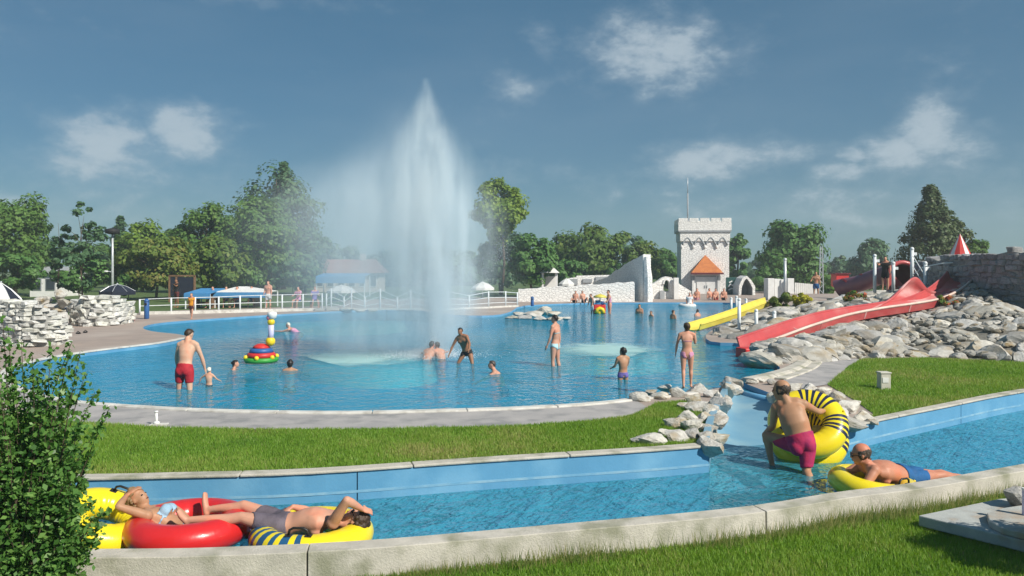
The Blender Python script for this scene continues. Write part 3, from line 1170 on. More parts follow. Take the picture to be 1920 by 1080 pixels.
def cover(surf, nu, nv, parent, w0, hfac, rnd_, u0=0.0, u1=1.0):
    for j in range(nv):
        for i in range(nu):
            u = u0 + (u1 - u0) * (i + .5 * (j % 2) + rnd_.uniform(-.28, .28) + .25) / nu
            v = (j + .35 + rnd_.uniform(-.25, .25)) / nv
            u, v = min(max(u, 0), .999), min(max(v, 0.0), .999)
            p = surf(u, v)
            a = surf(min(u + .01, 1), v) - surf(max(u - .01, 0), v)
            b = surf(u, min(v + .02, 1)) - surf(u, max(v - .02, 0))
            n = a.cross(b)
            if n.length < 1e-9:
                continue
            n.normalize()
            if n.z < 0:
                n = -n
            n = (n + Vector((rnd_.uniform(-.25, .25), rnd_.uniform(-.3, .2), .35))).normalized()
            tl_ = Vector((0, 0, 1)).rotation_difference(n).to_matrix()
            w = w0 * rnd_.choice((.55, .75, .9, 1.0, 1.3, 1.7)) * (1.15 - .35 * v)
            put_rock(parent, p + n * .02, (w, w * rnd_.uniform(.55, .95), w * hfac * rnd_.uniform(.7, 1.3)), tilt=tl_)


bed['kind'] = 'structure'
cover(surfA, 25, 12, bed, .60, .42, random.Random(5), 0.0, .93)
# small rubble between the boulders
rub = MB()
rr_ = random.Random(21)
src = [(np.array([tuple(v.co) for v in m_.vertices]), [tuple(p.vertices) for p in m_.polygons]) for m_ in [rock_mesh(70 + k, 2, 8) for k in range(4)]]
for k in range(700):
    p = surfA(rr_.uniform(0, .95), rr_.uniform(0, 1))
    co, fc = rr_.choice(src)
    w = rr_.uniform(.14, .34)
    q = Matrix.Rotation(rr_.uniform(0, 6.28), 3, 'Z') @ Matrix.Rotation(rr_.uniform(-.5, .5), 3, 'X')
    rub.add([q @ Vector((c_[0] * w, c_[1] * w * .8, c_[2] * w * .55)) + p + Vector((0, -.02, .07)) for c_ in co], fc)
rub.build('rubble', M['rock'], bed)['kind'] = 'stuff'
MOUND_LO = [P(1338, 634, 28.6), P(1400, 633, 27.4), P(1480, 612, 28.0), P(1560, 594, 28.9), P(1640, 581, 29.6), P(1715, 566, 30.2)]
MOUND_HI = [P(1400, 592, 37), P(1465, 578, 37), P(1540, 569, 37), P(1610, 558, 37), P(1665, 548, 37), P(1735, 540, 37)]
bed2, surfB = loft_patch('rock_mound', MOUND_LO, MOUND_HI, 30, 12, M['rock_bed'], .15)
cover(surfB, 16, 8, bed2, .8, .35, random.Random(8))
# flat top of the mound behind
sheet('mound_top', [[(p.x, p.y) for p in (P(1460, 578, 37), P(1540, 569, 37), P(1610, 558, 37), P(1735, 540, 37), P(1740, 540, 48), P(1600, 560, 48), P(1480, 570, 48))]], .98, M['deck'], kind='structure')

# low rock island at the far side of the pool
isl = empty('rock_island', G(1010, 592, 0), label='low grey rock island in the pool behind the standing woman', cat='rocks')
ri = random.Random(4)
for (x, y, w, h) in [(960, 594, 30, 8), (985, 594, 34, 9), (1012, 596, 30, 10), (1040, 597, 34, 9), (1062, 597, 18, 8), (1000, 588, 40, 14), (1020, 582, 34, 20), (1040, 588, 30, 12), (975, 588, 26, 8)]:
    b_ = G(x, y + h * .4, 0)
    sc = F / b_.y
    put_rock(isl, b_ + Vector((0, 0, h / sc * .3)), (w / sc, w / sc * .8, h / sc), meshes=ROCKS3, rz=ri.uniform(-.5, .5))
cai = empty('shore_rocks', G(625, 578, ZG), label='low rocks on the far shore left of the water jet', cat='rocks')
for (x, y, w, h) in [(600, 580, 26, 8), (622, 578, 30, 10), (648, 579, 30, 9), (676, 580, 28, 8), (700, 581, 20, 7)]:
    b_ = G(x, y + h * .4, ZG)
    sc = F / b_.y
    put_rock(cai, b_ + Vector((0, 0, h / sc * .25)), (w / sc, w / sc * .8, h / sc), meshes=ROCKS3, rz=ri.uniform(-.5, .5))


# ------------------------------------------------------------------ laid stone walls, stone by stone
def block_mesh(seed):
    rnd = random.Random(seed)
    bm = bmesh.new()
    bmesh.ops.create_cube(bm, size=1.0)
    for v in bm.verts:
        v.co += Vector((rnd.uniform(-.12, .12), rnd.uniform(-.12, .12), rnd.uniform(-.15, .15)))
    bmesh.ops.bevel(bm, geom=bm.edges[:], offset=.12, segments=1, affect='EDGES')
    me = bpy.data.meshes.new('stone')
    bm.to_mesh(me)
    bm.free()
    return me


def stone_wall(name, label, path, top, zb, thick, sw, sh, mat, seed, core=True, lean=0.0):
    """path: plan points; top(t): height; stones laid in courses, one object each"""
    rnd = random.Random(seed)
    path = smoothline(path, 6)
    cum = [0]
    for i in range(1, len(path)):
        cum.append(cum[-1] + (path[i] - path[i - 1]).length)
    Ltot = cum[-1]

    def at(d):
        d = min(max(d, 0), Ltot)
        for i in range(1, len(path)):
            if d <= cum[i] + 1e-9:
                t = (d - cum[i - 1]) / max(cum[i] - cum[i - 1], 1e-9)
                p = path[i - 1].lerp(path[i], t)
                q = path[i] - path[i - 1]
                return p, math.atan2(q.y, q.x)
    root = empty(name, (path[0].x, path[0].y, zb), label=label, cat='stone wall')
    meshes = []
    for k in range(6):
        m_ = block_mesh(seed * 10 + k)
        m_.materials.append(mat)
        meshes.append(m_)
    # core
    cb = MB()
    n = max(6, int(Ltot / .5))
    vs_, fs = [], []
    for i in range(n + 1):
        p, a = at(Ltot * i / n)
        nx, ny = -math.sin(a), math.cos(a)
        h = top(i / n) - .07
        for (s_, z) in ((-1, zb - .3), (-1, h), (1, h), (1, zb - .3)):
            k = thick * .40 * s_
            vs_.append((p.x + nx * k, p.y + ny * k, z))
    for i in range(n):
        for j in range(3):
            fs.append((i * 4 + j, i * 4 + j + 1, i * 4 + j + 5, i * 4 + j + 4))
    fs += [(0, 1, 2, 3), tuple(n * 4 + j for j in range(4))]
    c = cb.add(vs_, fs).build('core', M['mortar'], root)
    c.location = -root.location
    z = zb
    while True:
        h = sh * rnd.uniform(.75, 1.3)
        d = -rnd.uniform(0, sw)
        any_ = False
        while d < Ltot:
            w = sw * rnd.uniform(.6, 1.45)
            mid = d + w / 2
            if 0 <= mid <= Ltot:
                p, a = at(mid)
                tz = top(mid / Ltot)
                if z + h * .6 < tz:
                    any_ = True
                    o = bpy.data.objects.new('stone', rnd.choice(meshes))
                    COL.objects.link(o)
                    o.parent = root
                    o.location = (p.x - root.location.x, p.y - root.location.y, z + h / 2 - zb)
                    o.rotation_euler = (rnd.uniform(-.10, .10), rnd.uniform(-.10, .10), a + rnd.choice((0, math.pi)) + rnd.uniform(-.14, .14))
                    o.scale = (w * 1.02, thick * rnd.uniform(.85, 1.2), h * rnd.uniform(.9, 1.1))
            d += w
        z += h
        if not any_ or z > zb + 8:
            break
    return root


def V2(p):
    return Vector((p[0], p[1], 0))


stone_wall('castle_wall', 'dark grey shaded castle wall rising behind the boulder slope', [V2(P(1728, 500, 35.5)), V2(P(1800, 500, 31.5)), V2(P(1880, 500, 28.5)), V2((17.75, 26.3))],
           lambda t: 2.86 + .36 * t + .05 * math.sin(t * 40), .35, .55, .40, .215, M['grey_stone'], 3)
stone_wall('layered_wall', 'white layered stone wall nearest the shrub, beside the deck', [V2(P(-20, 600, 26.0)), V2(P(30, 600, 25.2)), V2(P(75, 600, 25.0)), V2(P(116, 600, 26.0))],
           lambda t: .1 + 1.42 * min(1, .62 + .5 * math.sin(math.pi * min(1, .18 + t * .9))) * (1 if t < .85 else 1 - (t - .85) * 2.2), ZG, .55, .36, .12, M['white_stone'], 5)
stone_wall('layered_wall', 'low white layered stone wall below the black parasol', [V2(P(140, 600, 34.2)), V2(P(175, 600, 33.6)), V2(P(215, 600, 34.4)), V2(P(240, 600, 36))],
           lambda t: .1 + 1.12 * (.80 + .35 * math.sin(math.pi * min(1, t * 1.05 + .1))), ZG, .6, .38, .14, M['white_stone'], 6)
wl_ = empty('white_outcrop', P(105, 590, 33), label='pale rough rock outcrop between the two layered walls', cat='rocks')
ro = random.Random(12)
for k in range(26):
    x, y = ro.uniform(70, 132), ro.uniform(540, 598)
    if y < 540 + abs(x - 98) * .6:
        continue
    put_rock(wl_, P(x, y, 33 + ro.uniform(-.4, .6)), (ro.uniform(.4, .8), ro.uniform(.4, .7), ro.uniform(.3, .5)), meshes=ROCKS3)

# ------------------------------------------------------------------ red slide
SL = [P(1412, 656, 23.5), P(1450, 642, 24.2), P(1500, 624, 25.0), P(1560, 606, 26.0), P(1620, 594, 26.9), P(1680, 585, 27.6), P(1728, 576, 28.4), P(1762, 562, 29.3),
      P(1788, 543, 30.3), P(1806, 524, 31.3)]
SLc = smoothline(SL, 5)
slide = empty('red_slide', SL[0], label='worn red water slide curving down the boulder slope into the pool', cat='water slide')


def local(o, root):
    o.location = o.location - root.location
    return o


W_ = .52
prof = [(-W_, .30), (-.44, .06), (-.25, 0), (.25, 0), (.44, .06), (W_, .30), (W_ + .05, .30), (.48, .02), (.25, -.07), (-.25, -.07), (-.48, .02), (-W_ - .05, .30)]
local(MB().sweep(SLc, prof).build('trough', M['red_slide'], slide, smooth=False), slide)
for s_ in (-1, 1):
    pts = []
    for i, p in enumerate(SLc):
        t = SLc[min(i + 1, len(SLc) - 1)] - SLc[max(i - 1, 0)]
        t.z = 0
        t.normalize()
        pts.append(p + Vector((t.y, -t.x, 0)) * s_ * (W_ + .03) + Vector((0, 0, .30)))
    local(MB().tube(pts, .045, 6).build('rim', M['slide_edge'] if s_ > 0 else M['red_slide'], slide, smooth=True), slide)
for i in range(4, len(SLc) - 3, 7):
    t = (SLc[i + 1] - SLc[i]).normalized() * .035
    local(MB().sweep([SLc[i] - t, SLc[i] + t], [(u * 1.025, w + .012 if w > -.01 else w - .02) for u, w in prof]).build('joint_band', M['red_worn'], slide), slide)
# high curved splash wall at the bend
lo_ = smoothline([P(1618, 588, 27.4), P(1660, 580, 27.9), P(1700, 575, 28.4), P(1735, 570, 29.0), P(1768, 560, 29.8)], 6)
hi_ = smoothline([P(1622, 584, 27.5), P(1672, 558, 28.3), P(1714, 519, 29.3), P(1742, 543, 29.8), P(1772, 548, 30.2)], 6)
vs_, fs = [], []
nn, mm = len(lo_), 6
for j in range(mm + 1):
    v = j / mm
    for i in range(nn):
        p = lo_[i].lerp(hi_[i], v)
        p.y += .55 * math.sin(math.pi * v) * math.sin(math.pi * i / (nn - 1))
        vs_.append(p)
for j in range(mm):
    for i in range(nn - 1):
        k = j * nn + i
        fs.append((k, k + 1, k + nn + 1, k + nn))
o = local(MB().add(vs_, fs).build('splash_wall', M['red_worn'], slide, smooth=True), slide)
o.modifiers.new('thick', 'SOLIDIFY').thickness = .06
# end lip dropping to the water
local(MB().box(P(1414, 662, 23.15), (.95, .5, .34), rz=.35).build('end_block', M['red'], slide, bevel=.04), slide)

# tunnel slide and its mouth beyond
tun = empty('tunnel_slide', P(1600, 548, 40), label='dark red tube slide lying on the mound behind the flowers', cat='water slide')
local(MB().tube(smoothline([P(1568, 541, 41), P(1578, 538, 40.8), P(1610, 532, 40), P(1640, 521, 39.2), P(1668, 512, 38.4)], 5), [.2] + [.42] * 19 + [.42], 14).build('tube', M['purple_tube'], tun, smooth=True), tun)
for k, (x, y, Y) in enumerate([(1588, 537, 40.5), (1622, 528, 39.7), (1650, 518, 38.9)]):
    local(MB().tube([P(x - 1.5, y + 1, Y), P(x + 1.5, y - 1, Y)], .46, 14).build('flange', M['dark_red'], tun, smooth=False), tun)
mouth = empty('slide_tunnel', P(1690, 545, 36), label='red arched slide tunnel with dark mouth between white posts', cat='slide tunnel')
arc = [P(1692 + 30 * math.cos(q), 524 - 32 * math.sin(q), 36) for q in np.linspace(-.35, math.pi + .35, 18)]
local(MB().tube(arc, .10, 8).build('arch_rim', M['red_slide'], mouth, smooth=True), mouth)
arc2 = [p + Vector((0, .9, .02)) for p in arc]
vs_ = arc + arc2
local(MB().add(vs_, [(i, i + 1, 18 + i + 1, 18 + i) for i in range(17)] + [tuple(18 + i for i in range(18))]).build('shell', M['dark_red'], mouth, smooth=True), mouth)
local(MB().prism([P(1664, 548, 35.7), P(1664, 520, 35.7), P(1672, 512, 35.7), P(1700, 540, 35.7), P(1706, 548, 35.7)], (0, .12, 0)).build('side_panel', M['red_slide'], mouth), mouth)
# white posts of the slide platform
for (x, y0, y1, Y, lab) in [(1640, 480, 548, 35.0, 'white post with sign arm beside the tunnel mouth'), (1675, 494, 545, 34.5, 'short white post before the tunnel mouth'),
                            (1710, 467, 532, 33.5, 'tallest white post over the slide bend'), (1735, 494, 548, 32.5, 'white post with cross braces behind the slide bend')]:
    r_ = empty('slide_post', P(x, y1, Y), label=lab, cat='post', group='white posts of the slide platform')
    local(MB().tube([P(x, y1 + 4, Y), P(x, y0, Y)], .075, 8).build('shaft', M['rail_white'], r_, smooth=True), r_)
    local(MB().ball(P(x, y0, Y), .09, 8, 5).build('cap', M['rail_white'], r_, smooth=True), r_)
    local(MB().box(P(x + 4, y0 + 9, Y), (.22, .05, .12)).build('bracket', M['rail_white'], r_), r_)
r_ = empty('slide_railing', P(1740, 548, 32), label='thin white railing wire from slide posts to slide top', cat='railing')
local(MB().tube([P(1735, 500, 32.4), P(1765, 494, 31.8), P(1793, 492, 31.4)], .025, 6).build('top_wire', M['rail_white'], r_), r_)
local(MB().tube([P(1793, 492, 31.4), P(1800, 505, 31.4), P(1808, 524, 31.3)], .04, 6).build('end_post', M['slide_edge'], r_), r_)
for (a, b) in (((1712, 480), (1736, 520)), ((1712, 515), (1736, 497)), ((1712, 500), (1736, 540))):
    local(MB().tube([P(*a, 33.4), P(*b, 32.5)], .02, 5).build('cross_wire', M['rail_white'], r_), r_)
# spire turret behind the wall
tur = empty('spire_turret', P(1800, 560, 46), label='red and white striped cone roof showing above the grey wall', cat='turret')
c0 = P(1800, 484, 46)
n_ = 12
for k in range(n_):
    q0, q1 = 2 * math.pi * k / n_, 2 * math.pi * (k + 1) / n_
    b0, b1 = c0 + Vector((.66 * math.cos(q0), .66 * math.sin(q0), 0)), c0 + Vector((.66 * math.cos(q1), .66 * math.sin(q1), 0))
    local(MB().add([b0, b1, c0 + Vector((0, 0, 1.42)), c0], [(0, 1, 2), (0, 3, 1), (0, 2, 3), (1, 3, 2)]).build('roof_panel', M['red'] if k % 3 else M['white_paint'], tur), tur)
local(MB().tube([(c0.x, c0.y, ZG), (c0.x, c0.y, c0.z - .01)], .58, 14).build('drum', M['white_masonry'], tur, smooth=True), tur)

# ------------------------------------------------------------------ yellow slide
YS = smoothline([P(1300, 619, 32.4), P(1340, 607, 33.2), P(1385, 592, 34.2), P(1420, 578, 35.2), P(1448, 569, 36.2)], 5)
ys = empty('yellow_slide', YS[0], label='yellow water slide running down into the pool', cat='water slide')
k_ = .34
prof = [(-k_, .24), (-.28, .05), (-.15, 0), (.15, 0), (.28, .05), (k_, .24), (k_ + .04, .24), (.31, .02), (.15, -.05), (-.15, -.05), (-.31, .02), (-k_ - .04, .24)]
local(MB().sweep(YS, prof).build('trough', M['yellow_slide'], ys), ys)
for s_ in (-1, 1):
    pts = []
    for i, p in enumerate(YS):
        t = YS[min(i + 1, len(YS) - 1)] - YS[max(i - 1, 0)]
        t.z = 0
        t.normalize()
        pts.append(p + Vector((t.y, -t.x, 0)) * s_ * (k_ + .02) + Vector((0, 0, .24)))
    local(MB().tube(pts, .035, 6).build('rim', M['yellow_slide'], ys, smooth=True), ys)
for (x, y0, y1, Y, lab) in [(1386, 562, 634, 29.5, 'tall white post nearest the foot of the yellow slide'), (1371, 560, 592, 40.0, 'white post behind the yellow slide, close to its twin'),
                            (1381, 557, 590, 40.5, 'white post standing farthest behind the yellow slide'), (1418, 583, 632, 29.0, 'white post midway between yellow and red slides'),
                            (1452, 586, 622, 28.5, 'short white post just above the red slide'), (1399, 562, 580, 42.0, 'small white post at the far pool edge by the yellow slide')]:
    r_ = empty('pool_post', P(x, y1, Y), label=lab, cat='post', group='white posts around the yellow slide')
    local(MB().tube([P(x, y1 + 3, Y), P(x, y0, Y)], .065, 8).build('shaft', M['rail_white'], r_, smooth=True), r_)
    local(MB().ball(P(x, y0, Y), .075, 8, 5).build('cap', M['rail_white'], r_, smooth=True), r_)

# ------------------------------------------------------------------ castle tower
TY = 75.0
tw = empty('castle_tower', P(1322, 550, TY), label='white stone castle tower with battlements and orange porch roof', cat='tower')


def tp(x, y, d=0.0):
    """point on the tower front, d metres behind it"""
    p = P(x, y, TY)
    p.y += d
    return p


def tbox(name, x0, x1, y0, y1, d0, d1, mat, parent=tw, bevel=0.0):
    a, b = tp(x0, y1), tp(x1, y0)
    o = MB().box(((a.x + b.x) / 2, TY + (d0 + d1) / 2, (a.z + b.z) / 2), (b.x - a.x, d1 - d0, b.z - a.z)).build(name, mat, parent, bevel=bevel)
    if parent is tw:
        o.location -= tw.location
    return o


tbox('shaft', 1278, 1366, 434, 553, 0, 4.4, M['tower_masonry'])
tbox('corbel_band', 1276, 1367.5, 434, 452, -.12, 4.5, M['white_masonry'])
tbox('ledge', 1273, 1369.5, 432, 435, -.23, 4.62, M['trim_grey'])
# parapet walls and merlons
for (x0, x1, d0, d1) in ((1272.5, 1370, -.20, .05), (1272.5, 1370, 4.35, 4.6)):
    tbox('parapet', x0, x1, 417, 432, d0, d1, M['white_masonry'])
for x0 in (1272.5, 1363):
    tbox('parapet', x0, x0 + 7, 417.2, 432, .05, 4.35, M['white_masonry'])
for k in range(5):
    for d0 in (-.19, 4.26):
        tbox('merlon', 1272.8 + k * 19.95, 1272.8 + k * 19.95 + 17.0, 409, 417, d0, d0 + .33, M['white_masonry'], bevel=.03)
for k in range(4):
    for x0 in (1272.8, 1363.2):
        tbox('merlon', x0, x0 + 6.7, 409.2, 417.2, .35 + k * 1.0, 1.1 + k * 1.0, M['white_masonry'], bevel=.03)
# blind arches under the band
for k in range(4):
    xc = 1289.5 + k * 21.4
    pts = [tp(xc - 9.5 + 19 * i / 12, 453.5 - 14 * (max(0, 1 - abs(i / 6 - 1) ** 1.6)) + 0, -.08) + Vector((0, 0, -.30)) for i in range(13)]
    local(MB().tube(pts, .085, 6).build('blind_arch', M['trim_grey'], tw, smooth=True), tw)
    local(MB().ball(tp(xc - 10.7, 456, -.06) + Vector((0, 0, -.3)), (.14, .12, .22), 8, 5).build('corbel', M['white_paint'], tw, smooth=True), tw)
# porch
ap, e0, e1 = tp(1322, 478), tp(1294, 511), tp(1351, 511)
y0 = TY - 1.5
rf = MB().add([(e0.x, y0, e0.z), (e1.x, y0, e1.z), (ap.x, TY - .1, ap.z), (e0.x, TY - .01, e0.z), (e1.x, TY - .01, e1.z)], [(0, 1, 2), (0, 2, 3), (1, 4, 2), (0, 3, 4, 1), (3, 2, 4)])
rf = local(rf.build('porch_roof', M['orange_roof'], tw), tw)
local(MB().box(((e0.x + e1.x) / 2, y0 + .02, e0.z - .08), (e1.x - e0.x + .1, .1, .14)).build('gutter', M['dark_red'], tw), tw)
for (x0, x1) in ((1296, 1300), (1342, 1346)):
    tbox('porch_pier', x0, x1, 512, 553, -1.15, -.75, M['white_paint'])
tbox('porch_wall', 1300, 1342, 512, 553, -1.0, -.8, M['white_paint'])
for (x0, x1) in ((1304.5, 1320.6), (1321.4, 1337.5)):
    d_ = tbox('door', x0, x1, 519, 553, -1.07, -1.02, M['white_paint'], bevel=.01)
    hx = tp(1319 if x0 < 1310 else 1323, 537)
    h_ = MB().box((hx.x, TY - 1.10, hx.z), (.05, .05, .25)).build('handle', M['trim_grey'], d_)
tbox('door_frame', 1302.5, 1339.5, 516.8, 518.6, -1.06, -1.0, M['trim_grey'])
local(MB().box(tp(1344.5, 521, -.9), (.3, .5, .45)).build('bracket', M['trim_grey'], tw), tw)
local(MB().box(tp(1297.5, 521, -.9), (.3, .5, .45)).build('bracket', M['trim_grey'], tw), tw)
# antenna on the roof
an = empty('antenna_mast', tp(1296, 416, 1.5), label='thin grey antenna mast on the tower roof', cat='antenna')
local(MB().tube([tp(1296, 432, 1.5), tp(1296, 360, 1.5)], .07, 8).build('lower_tube', M['trim_grey'], an, smooth=True), an)
local(MB().tube([tp(1296, 360, 1.5), tp(1296, 330, 1.5)], .035, 6).build('whip', M['steel'], an, smooth=True), an)
tbox('roof_slab', 1278, 1366, 423, 432, .06, 4.34, M['plaster'])

tw.rotation_euler = (0, 0, -math.atan2(tw.location.x, tw.location.y) * .5)

# sign board, stone niche, white cabins to the right of the tower
sg = empty('sign_board', P(1372, 556, 72), label='dark green sign board with white lines beside the tower', cat='sign')
a, b = P(1361, 556, 72), P(1384, 520, 72)
local(MB().box(((a.x + b.x) / 2, 72, (a.z + b.z) / 2), (b.x - a.x, .12, b.z - a.z)).build('board', M['green_sign'], sg, bevel=.02), sg)
for pts in ([(1366, 538), (1370, 533), (1376, 536), (1380, 528)], [(1366, 544), (1372, 541), (1379, 543)], [(1367, 530), (1373, 527)]):
    q = [P(x, y, 71.92) for x, y in pts]
    local(MB().tube(smoothline(q, 4), .06, 6).build('drawn_line', M['white_paint'], sg), sg)
for x in (1363, 1382):
    local(MB().tube([P(x, 556, 72.1), P(x, 562, 72.1)], .06, 6).build('leg', M['dark'], sg), sg)
nc = empty('stone_niche', P(1400, 558, 70), label='pale stone shelter with a dark pointed opening beside the sign', cat='shelter')
out_ = [(1385, 558), (1386, 535), (1392, 522), (1400, 517), (1408, 524), (1416, 537), (1416, 558)]
in_ = [(1389, 558), (1391, 538), (1396, 526), (1400, 522), (1405, 528), (1411, 540), (1411, 558)]
vs_ = [P(x, y, 70) for x, y in out_] + [P(x, y, 70) for x, y in in_] + [P(x, y, 70) + Vector((0, 2, 0)) for x, y in out_]
fs = [(i, i + 1, 7 + i + 1, 7 + i) for i in range(6)] + [(i, i + 1, 14 + i + 1, 14 + i) for i in range(6)]
local(MB().add(vs_, fs).build('surround', M['white_masonry'], nc), nc)
vs_ = [P(x, y, 70) for x, y in in_] + [P(x, y, 70) + Vector((0, 1.6, 0)) for x, y in in_]
local(MB().add(vs_, [(i, i + 1, 7 + i + 1, 7 + i) for i in range(6)] + [tuple(range(7, 14))]).build('recess', M['trim_grey'], nc), nc)
cb = empty('white_cabin', P(1465, 560, 60), label='white changing cabin of tall flat panels behind the yellow slide', cat='cabin')
for (x0, x1, y0_, y1_, Y) in [(1440, 1452, 522, 562, 60), (1452.6, 1464, 523, 562, 60.1), (1464.6, 1476, 524, 562, 60.0), (1477, 1489, 522, 562, 59.6)]:
    a, b = P(x0, y1_, Y), P(x1, y0_, Y)
    local(MB().box(((a.x + b.x) / 2, Y + .5, (a.z + b.z) / 2), (b.x - a.x, 1.0, b.z - a.z)).build('panel', M['white_paint'], cb, bevel=.02), cb)
fn = empty('white_fence', P(1505, 556, 62), label='low white board fence right of the white cabin', cat='fence')
for k in range(12):
    a, b = P(1490 + k * 3.6, 557, 62 + k * .2), P(1493.2 + k * 3.6, 530 + k * .3, 62 + k * .2)
    local(MB().box(((a.x + b.x) / 2, a.y, (a.z + b.z) / 2), (b.x - a.x, .06, b.z - a.z)).build('board', M['canvas_white'], fn), fn)
pl = empty('tall_pole', P(1472, 562, 55), label='tall slim grey pole standing before the white cabin', cat='pole')
local(MB().tube([P(1472, 565, 55), P(1472, 487, 55)], .10, 8).build('shaft', M['steel'], pl, smooth=True), pl)
local(MB().ball(P(1472, 487, 55), .13, 8, 5).build('cap', M['steel'], pl, smooth=True), pl)
mt = empty('lattice_mast', P(1540, 560, 52), label='slim pale lattice mast standing left of the red box', cat='mast')
for dx_ in (-.14, .14):
    local(MB().tube([P(1540, 565, 52) + Vector((dx_, 0, 0)), P(1540, 462, 52) + Vector((dx_ * .5, 0, 0))], .035, 5).build('leg', M['steel'], mt), mt)
for k in range(11):
    a, b = P(1540, 560 - k * 9, 52), P(1540, 551 - k * 9, 52)
    s_ = 1 if k % 2 else -1
    w_ = .14 - k * .006
    local(MB().tube([a + Vector((w_ * s_, 0, 0)), b + Vector((-w_ * s_, 0, 0))], .02, 4).build('brace', M['steel'], mt), mt)
rb = empty('red_kiosk', P(1580, 545, 58), label='small bright red kiosk box above the dark red tube', cat='kiosk')
a, b = P(1568, 546, 58), P(1592, 514, 58)
local(MB().box(((a.x + b.x) / 2, 58.5, (a.z + b.z) / 2), (b.x - a.x, 1.0, b.z - a.z)).build('body', M['red'], rb, bevel=.03), rb)
local(MB().box(((a.x + b.x) / 2, 58.5, b.z + .04), (b.x - a.x + .2, 1.2, .08)).build('roof', M['dark_red'], rb), rb)


# ------------------------------------------------------------------ white ruin walls at the far shore
def ruin(label, outline, Y, depth, mat, hole=None, name='ruin_wall'):
    p0 = P(outline[0][0], outline[0][1], Y)
    root = empty(name, p0, label=label, cat='wall')
    loops = [[Vector((P(x, y, Y).x, P(x, y, Y).z, 0)) for x, y in outline]]
    if hole:
        loops.append([Vector((P(x, y, Y).x, P(x, y, Y).z, 0)) for x, y in hole])
    flat = [p for l_ in loops for p in l_]
    tris = tessellate_polygon(loops)
    n = len(flat)
    vs_ = [(p.x, Y, p.y) for p in flat] + [(p.x, Y + depth, p.y) for p in flat]
    fs = [tuple(t) for t in tris] + [tuple(i + n for i in reversed(t)) for t in tris]
    off = 0
    for l_ in loops:
        m_ = len(l_)
        for i in range(m_):
            a_, b_ = off + i, off + (i + 1) % m_
            fs.append((a_, b_, b_ + n, a_ + n))
        off += m_
    local(MB().add(vs_, fs).build('masonry', mat, root), root)
    return root


rj = random.Random(3)
top_ = [(x, 543 - (x - 972) * .066 + rj.uniform(-1.6, 1.6)) for x in range(972, 1190, 9)]
rw = ruin('long low white stone wall along the far shore', [(972, 572)] + top_ + [(1190, 530), (1190, 572)], 57, .9, M['white_masonry'])
local(MB().box(P(1080, 570, 56.7), (8.6, .5, .14)).build('plinth', M['coping'], rw), rw)
# sweeping wing, running back from the shore
wg = empty('ruin_wing', P(1213, 570, 57), label='tall curved white wing of ruin wall rising to a peak', cat='wall')
pa = [P(1118, 500, 66), P(1140, 500, 64), P(1165, 500, 61.8), P(1190, 500, 59.3), P(1213, 500, 57.2)]
ht = [(528, 66), (522, 64), (505, 61.8), (489, 59.3), (478, 57.2)]
vs_, fs = [], []
pc = smoothline([V2(p) + Vector((0, 0, P(0, h_, Y_).z)) for p, (h_, Y_) in zip(pa, ht)], 6)
for i, p in enumerate(pc):
    t = pc[min(i + 1, len(pc) - 1)] - pc[max(i - 1, 0)]
    a_ = Vector((t.y, -t.x, 0)).normalized() * .3
    jz = rj.uniform(-.06, .06)
    vs_ += [(p.x + a_.x, p.y + a_.y, 0), (p.x + a_.x, p.y + a_.y, p.z + jz), (p.x - a_.x, p.y - a_.y, p.z + jz), (p.x - a_.x, p.y - a_.y, 0)]
for i in range(len(pc) - 1):
    for j in range(4):
        fs.append((i * 4 + j, i * 4 + (j + 1) % 4, i * 4 + 4 + (j + 1) % 4, i * 4 + 4 + j))
fs += [(0, 1, 2, 3), tuple((len(pc) - 1) * 4 + j for j in range(4))]
local(MB().add(vs_, fs).build('masonry', M['white_masonry'], wg), wg)
local(MB().tube([P(1215, 570, 57), P(1215, 520, 57), P(1212, 482, 57.2)], [.34, .30, .20], 7).build('edge_stones', M['white_masonry'], wg), wg)
arch = [(1250 + 6.2 * math.cos(q), 533 - 9 * math.sin(q)) for q in np.linspace(0, math.pi, 9)] + [(1243.8, 547), (1256.2, 547)]
ar_top = [(1187, 543), (1196, 540), (1208, 538), (1220, 535), (1232, 528), (1242, 521), (1250, 518.5), (1259, 520), (1266, 527), (1276, 534), (1288, 541), (1296, 546)]
aw = ruin('white stone wall with a small arched window by the tower', [(1187, 567)] + ar_top + [(1296, 567)], 62, .7, M['white_masonry'], hole=arch)
local(MB().tube([P(x, y, 61.95) for x, y in arch[:9]], .07, 6).build('window_arch', M['white_paint'], aw), aw)
local(MB().box(P(1267.5, 545, 61.7), (.35, .35, 2.0)).build('pillar', M['white_paint'], aw), aw)
local(MB().box(P(1241.5, 556, 61.8), (.35, .3, .9)).build('pillar', M['trim_grey'], aw), aw)
mid_ = ruin('stepped pale wall with grey panels behind the long white wall', [(1065, 545), (1065, 522), (1080, 520), (1082, 517), (1120, 516), (1152, 515.5), (1155, 518), (1155, 545)], 68, .5, M['white_masonry'])
for (x0, x1, y0_, y1_) in ((1068, 1083, 523, 534), (1093, 1110, 523, 530), (1117, 1153, 519, 534)):
    a, b = P(x0, y1_, 67.9), P(x1, y0_, 67.9)
    local(MB().box(((a.x + b.x) / 2, 67.92, (a.z + b.z) / 2), (b.x - a.x, .1, b.z - a.z)).build('panel', M['trim_grey'], mid_), mid_)
# ------------------------------------------------------------------ trees and shrubs
def rand_unit(n):
    v = NP.normal(size=(n, 3))
    return v / np.linalg.norm(v, axis=1, keepdims=True)


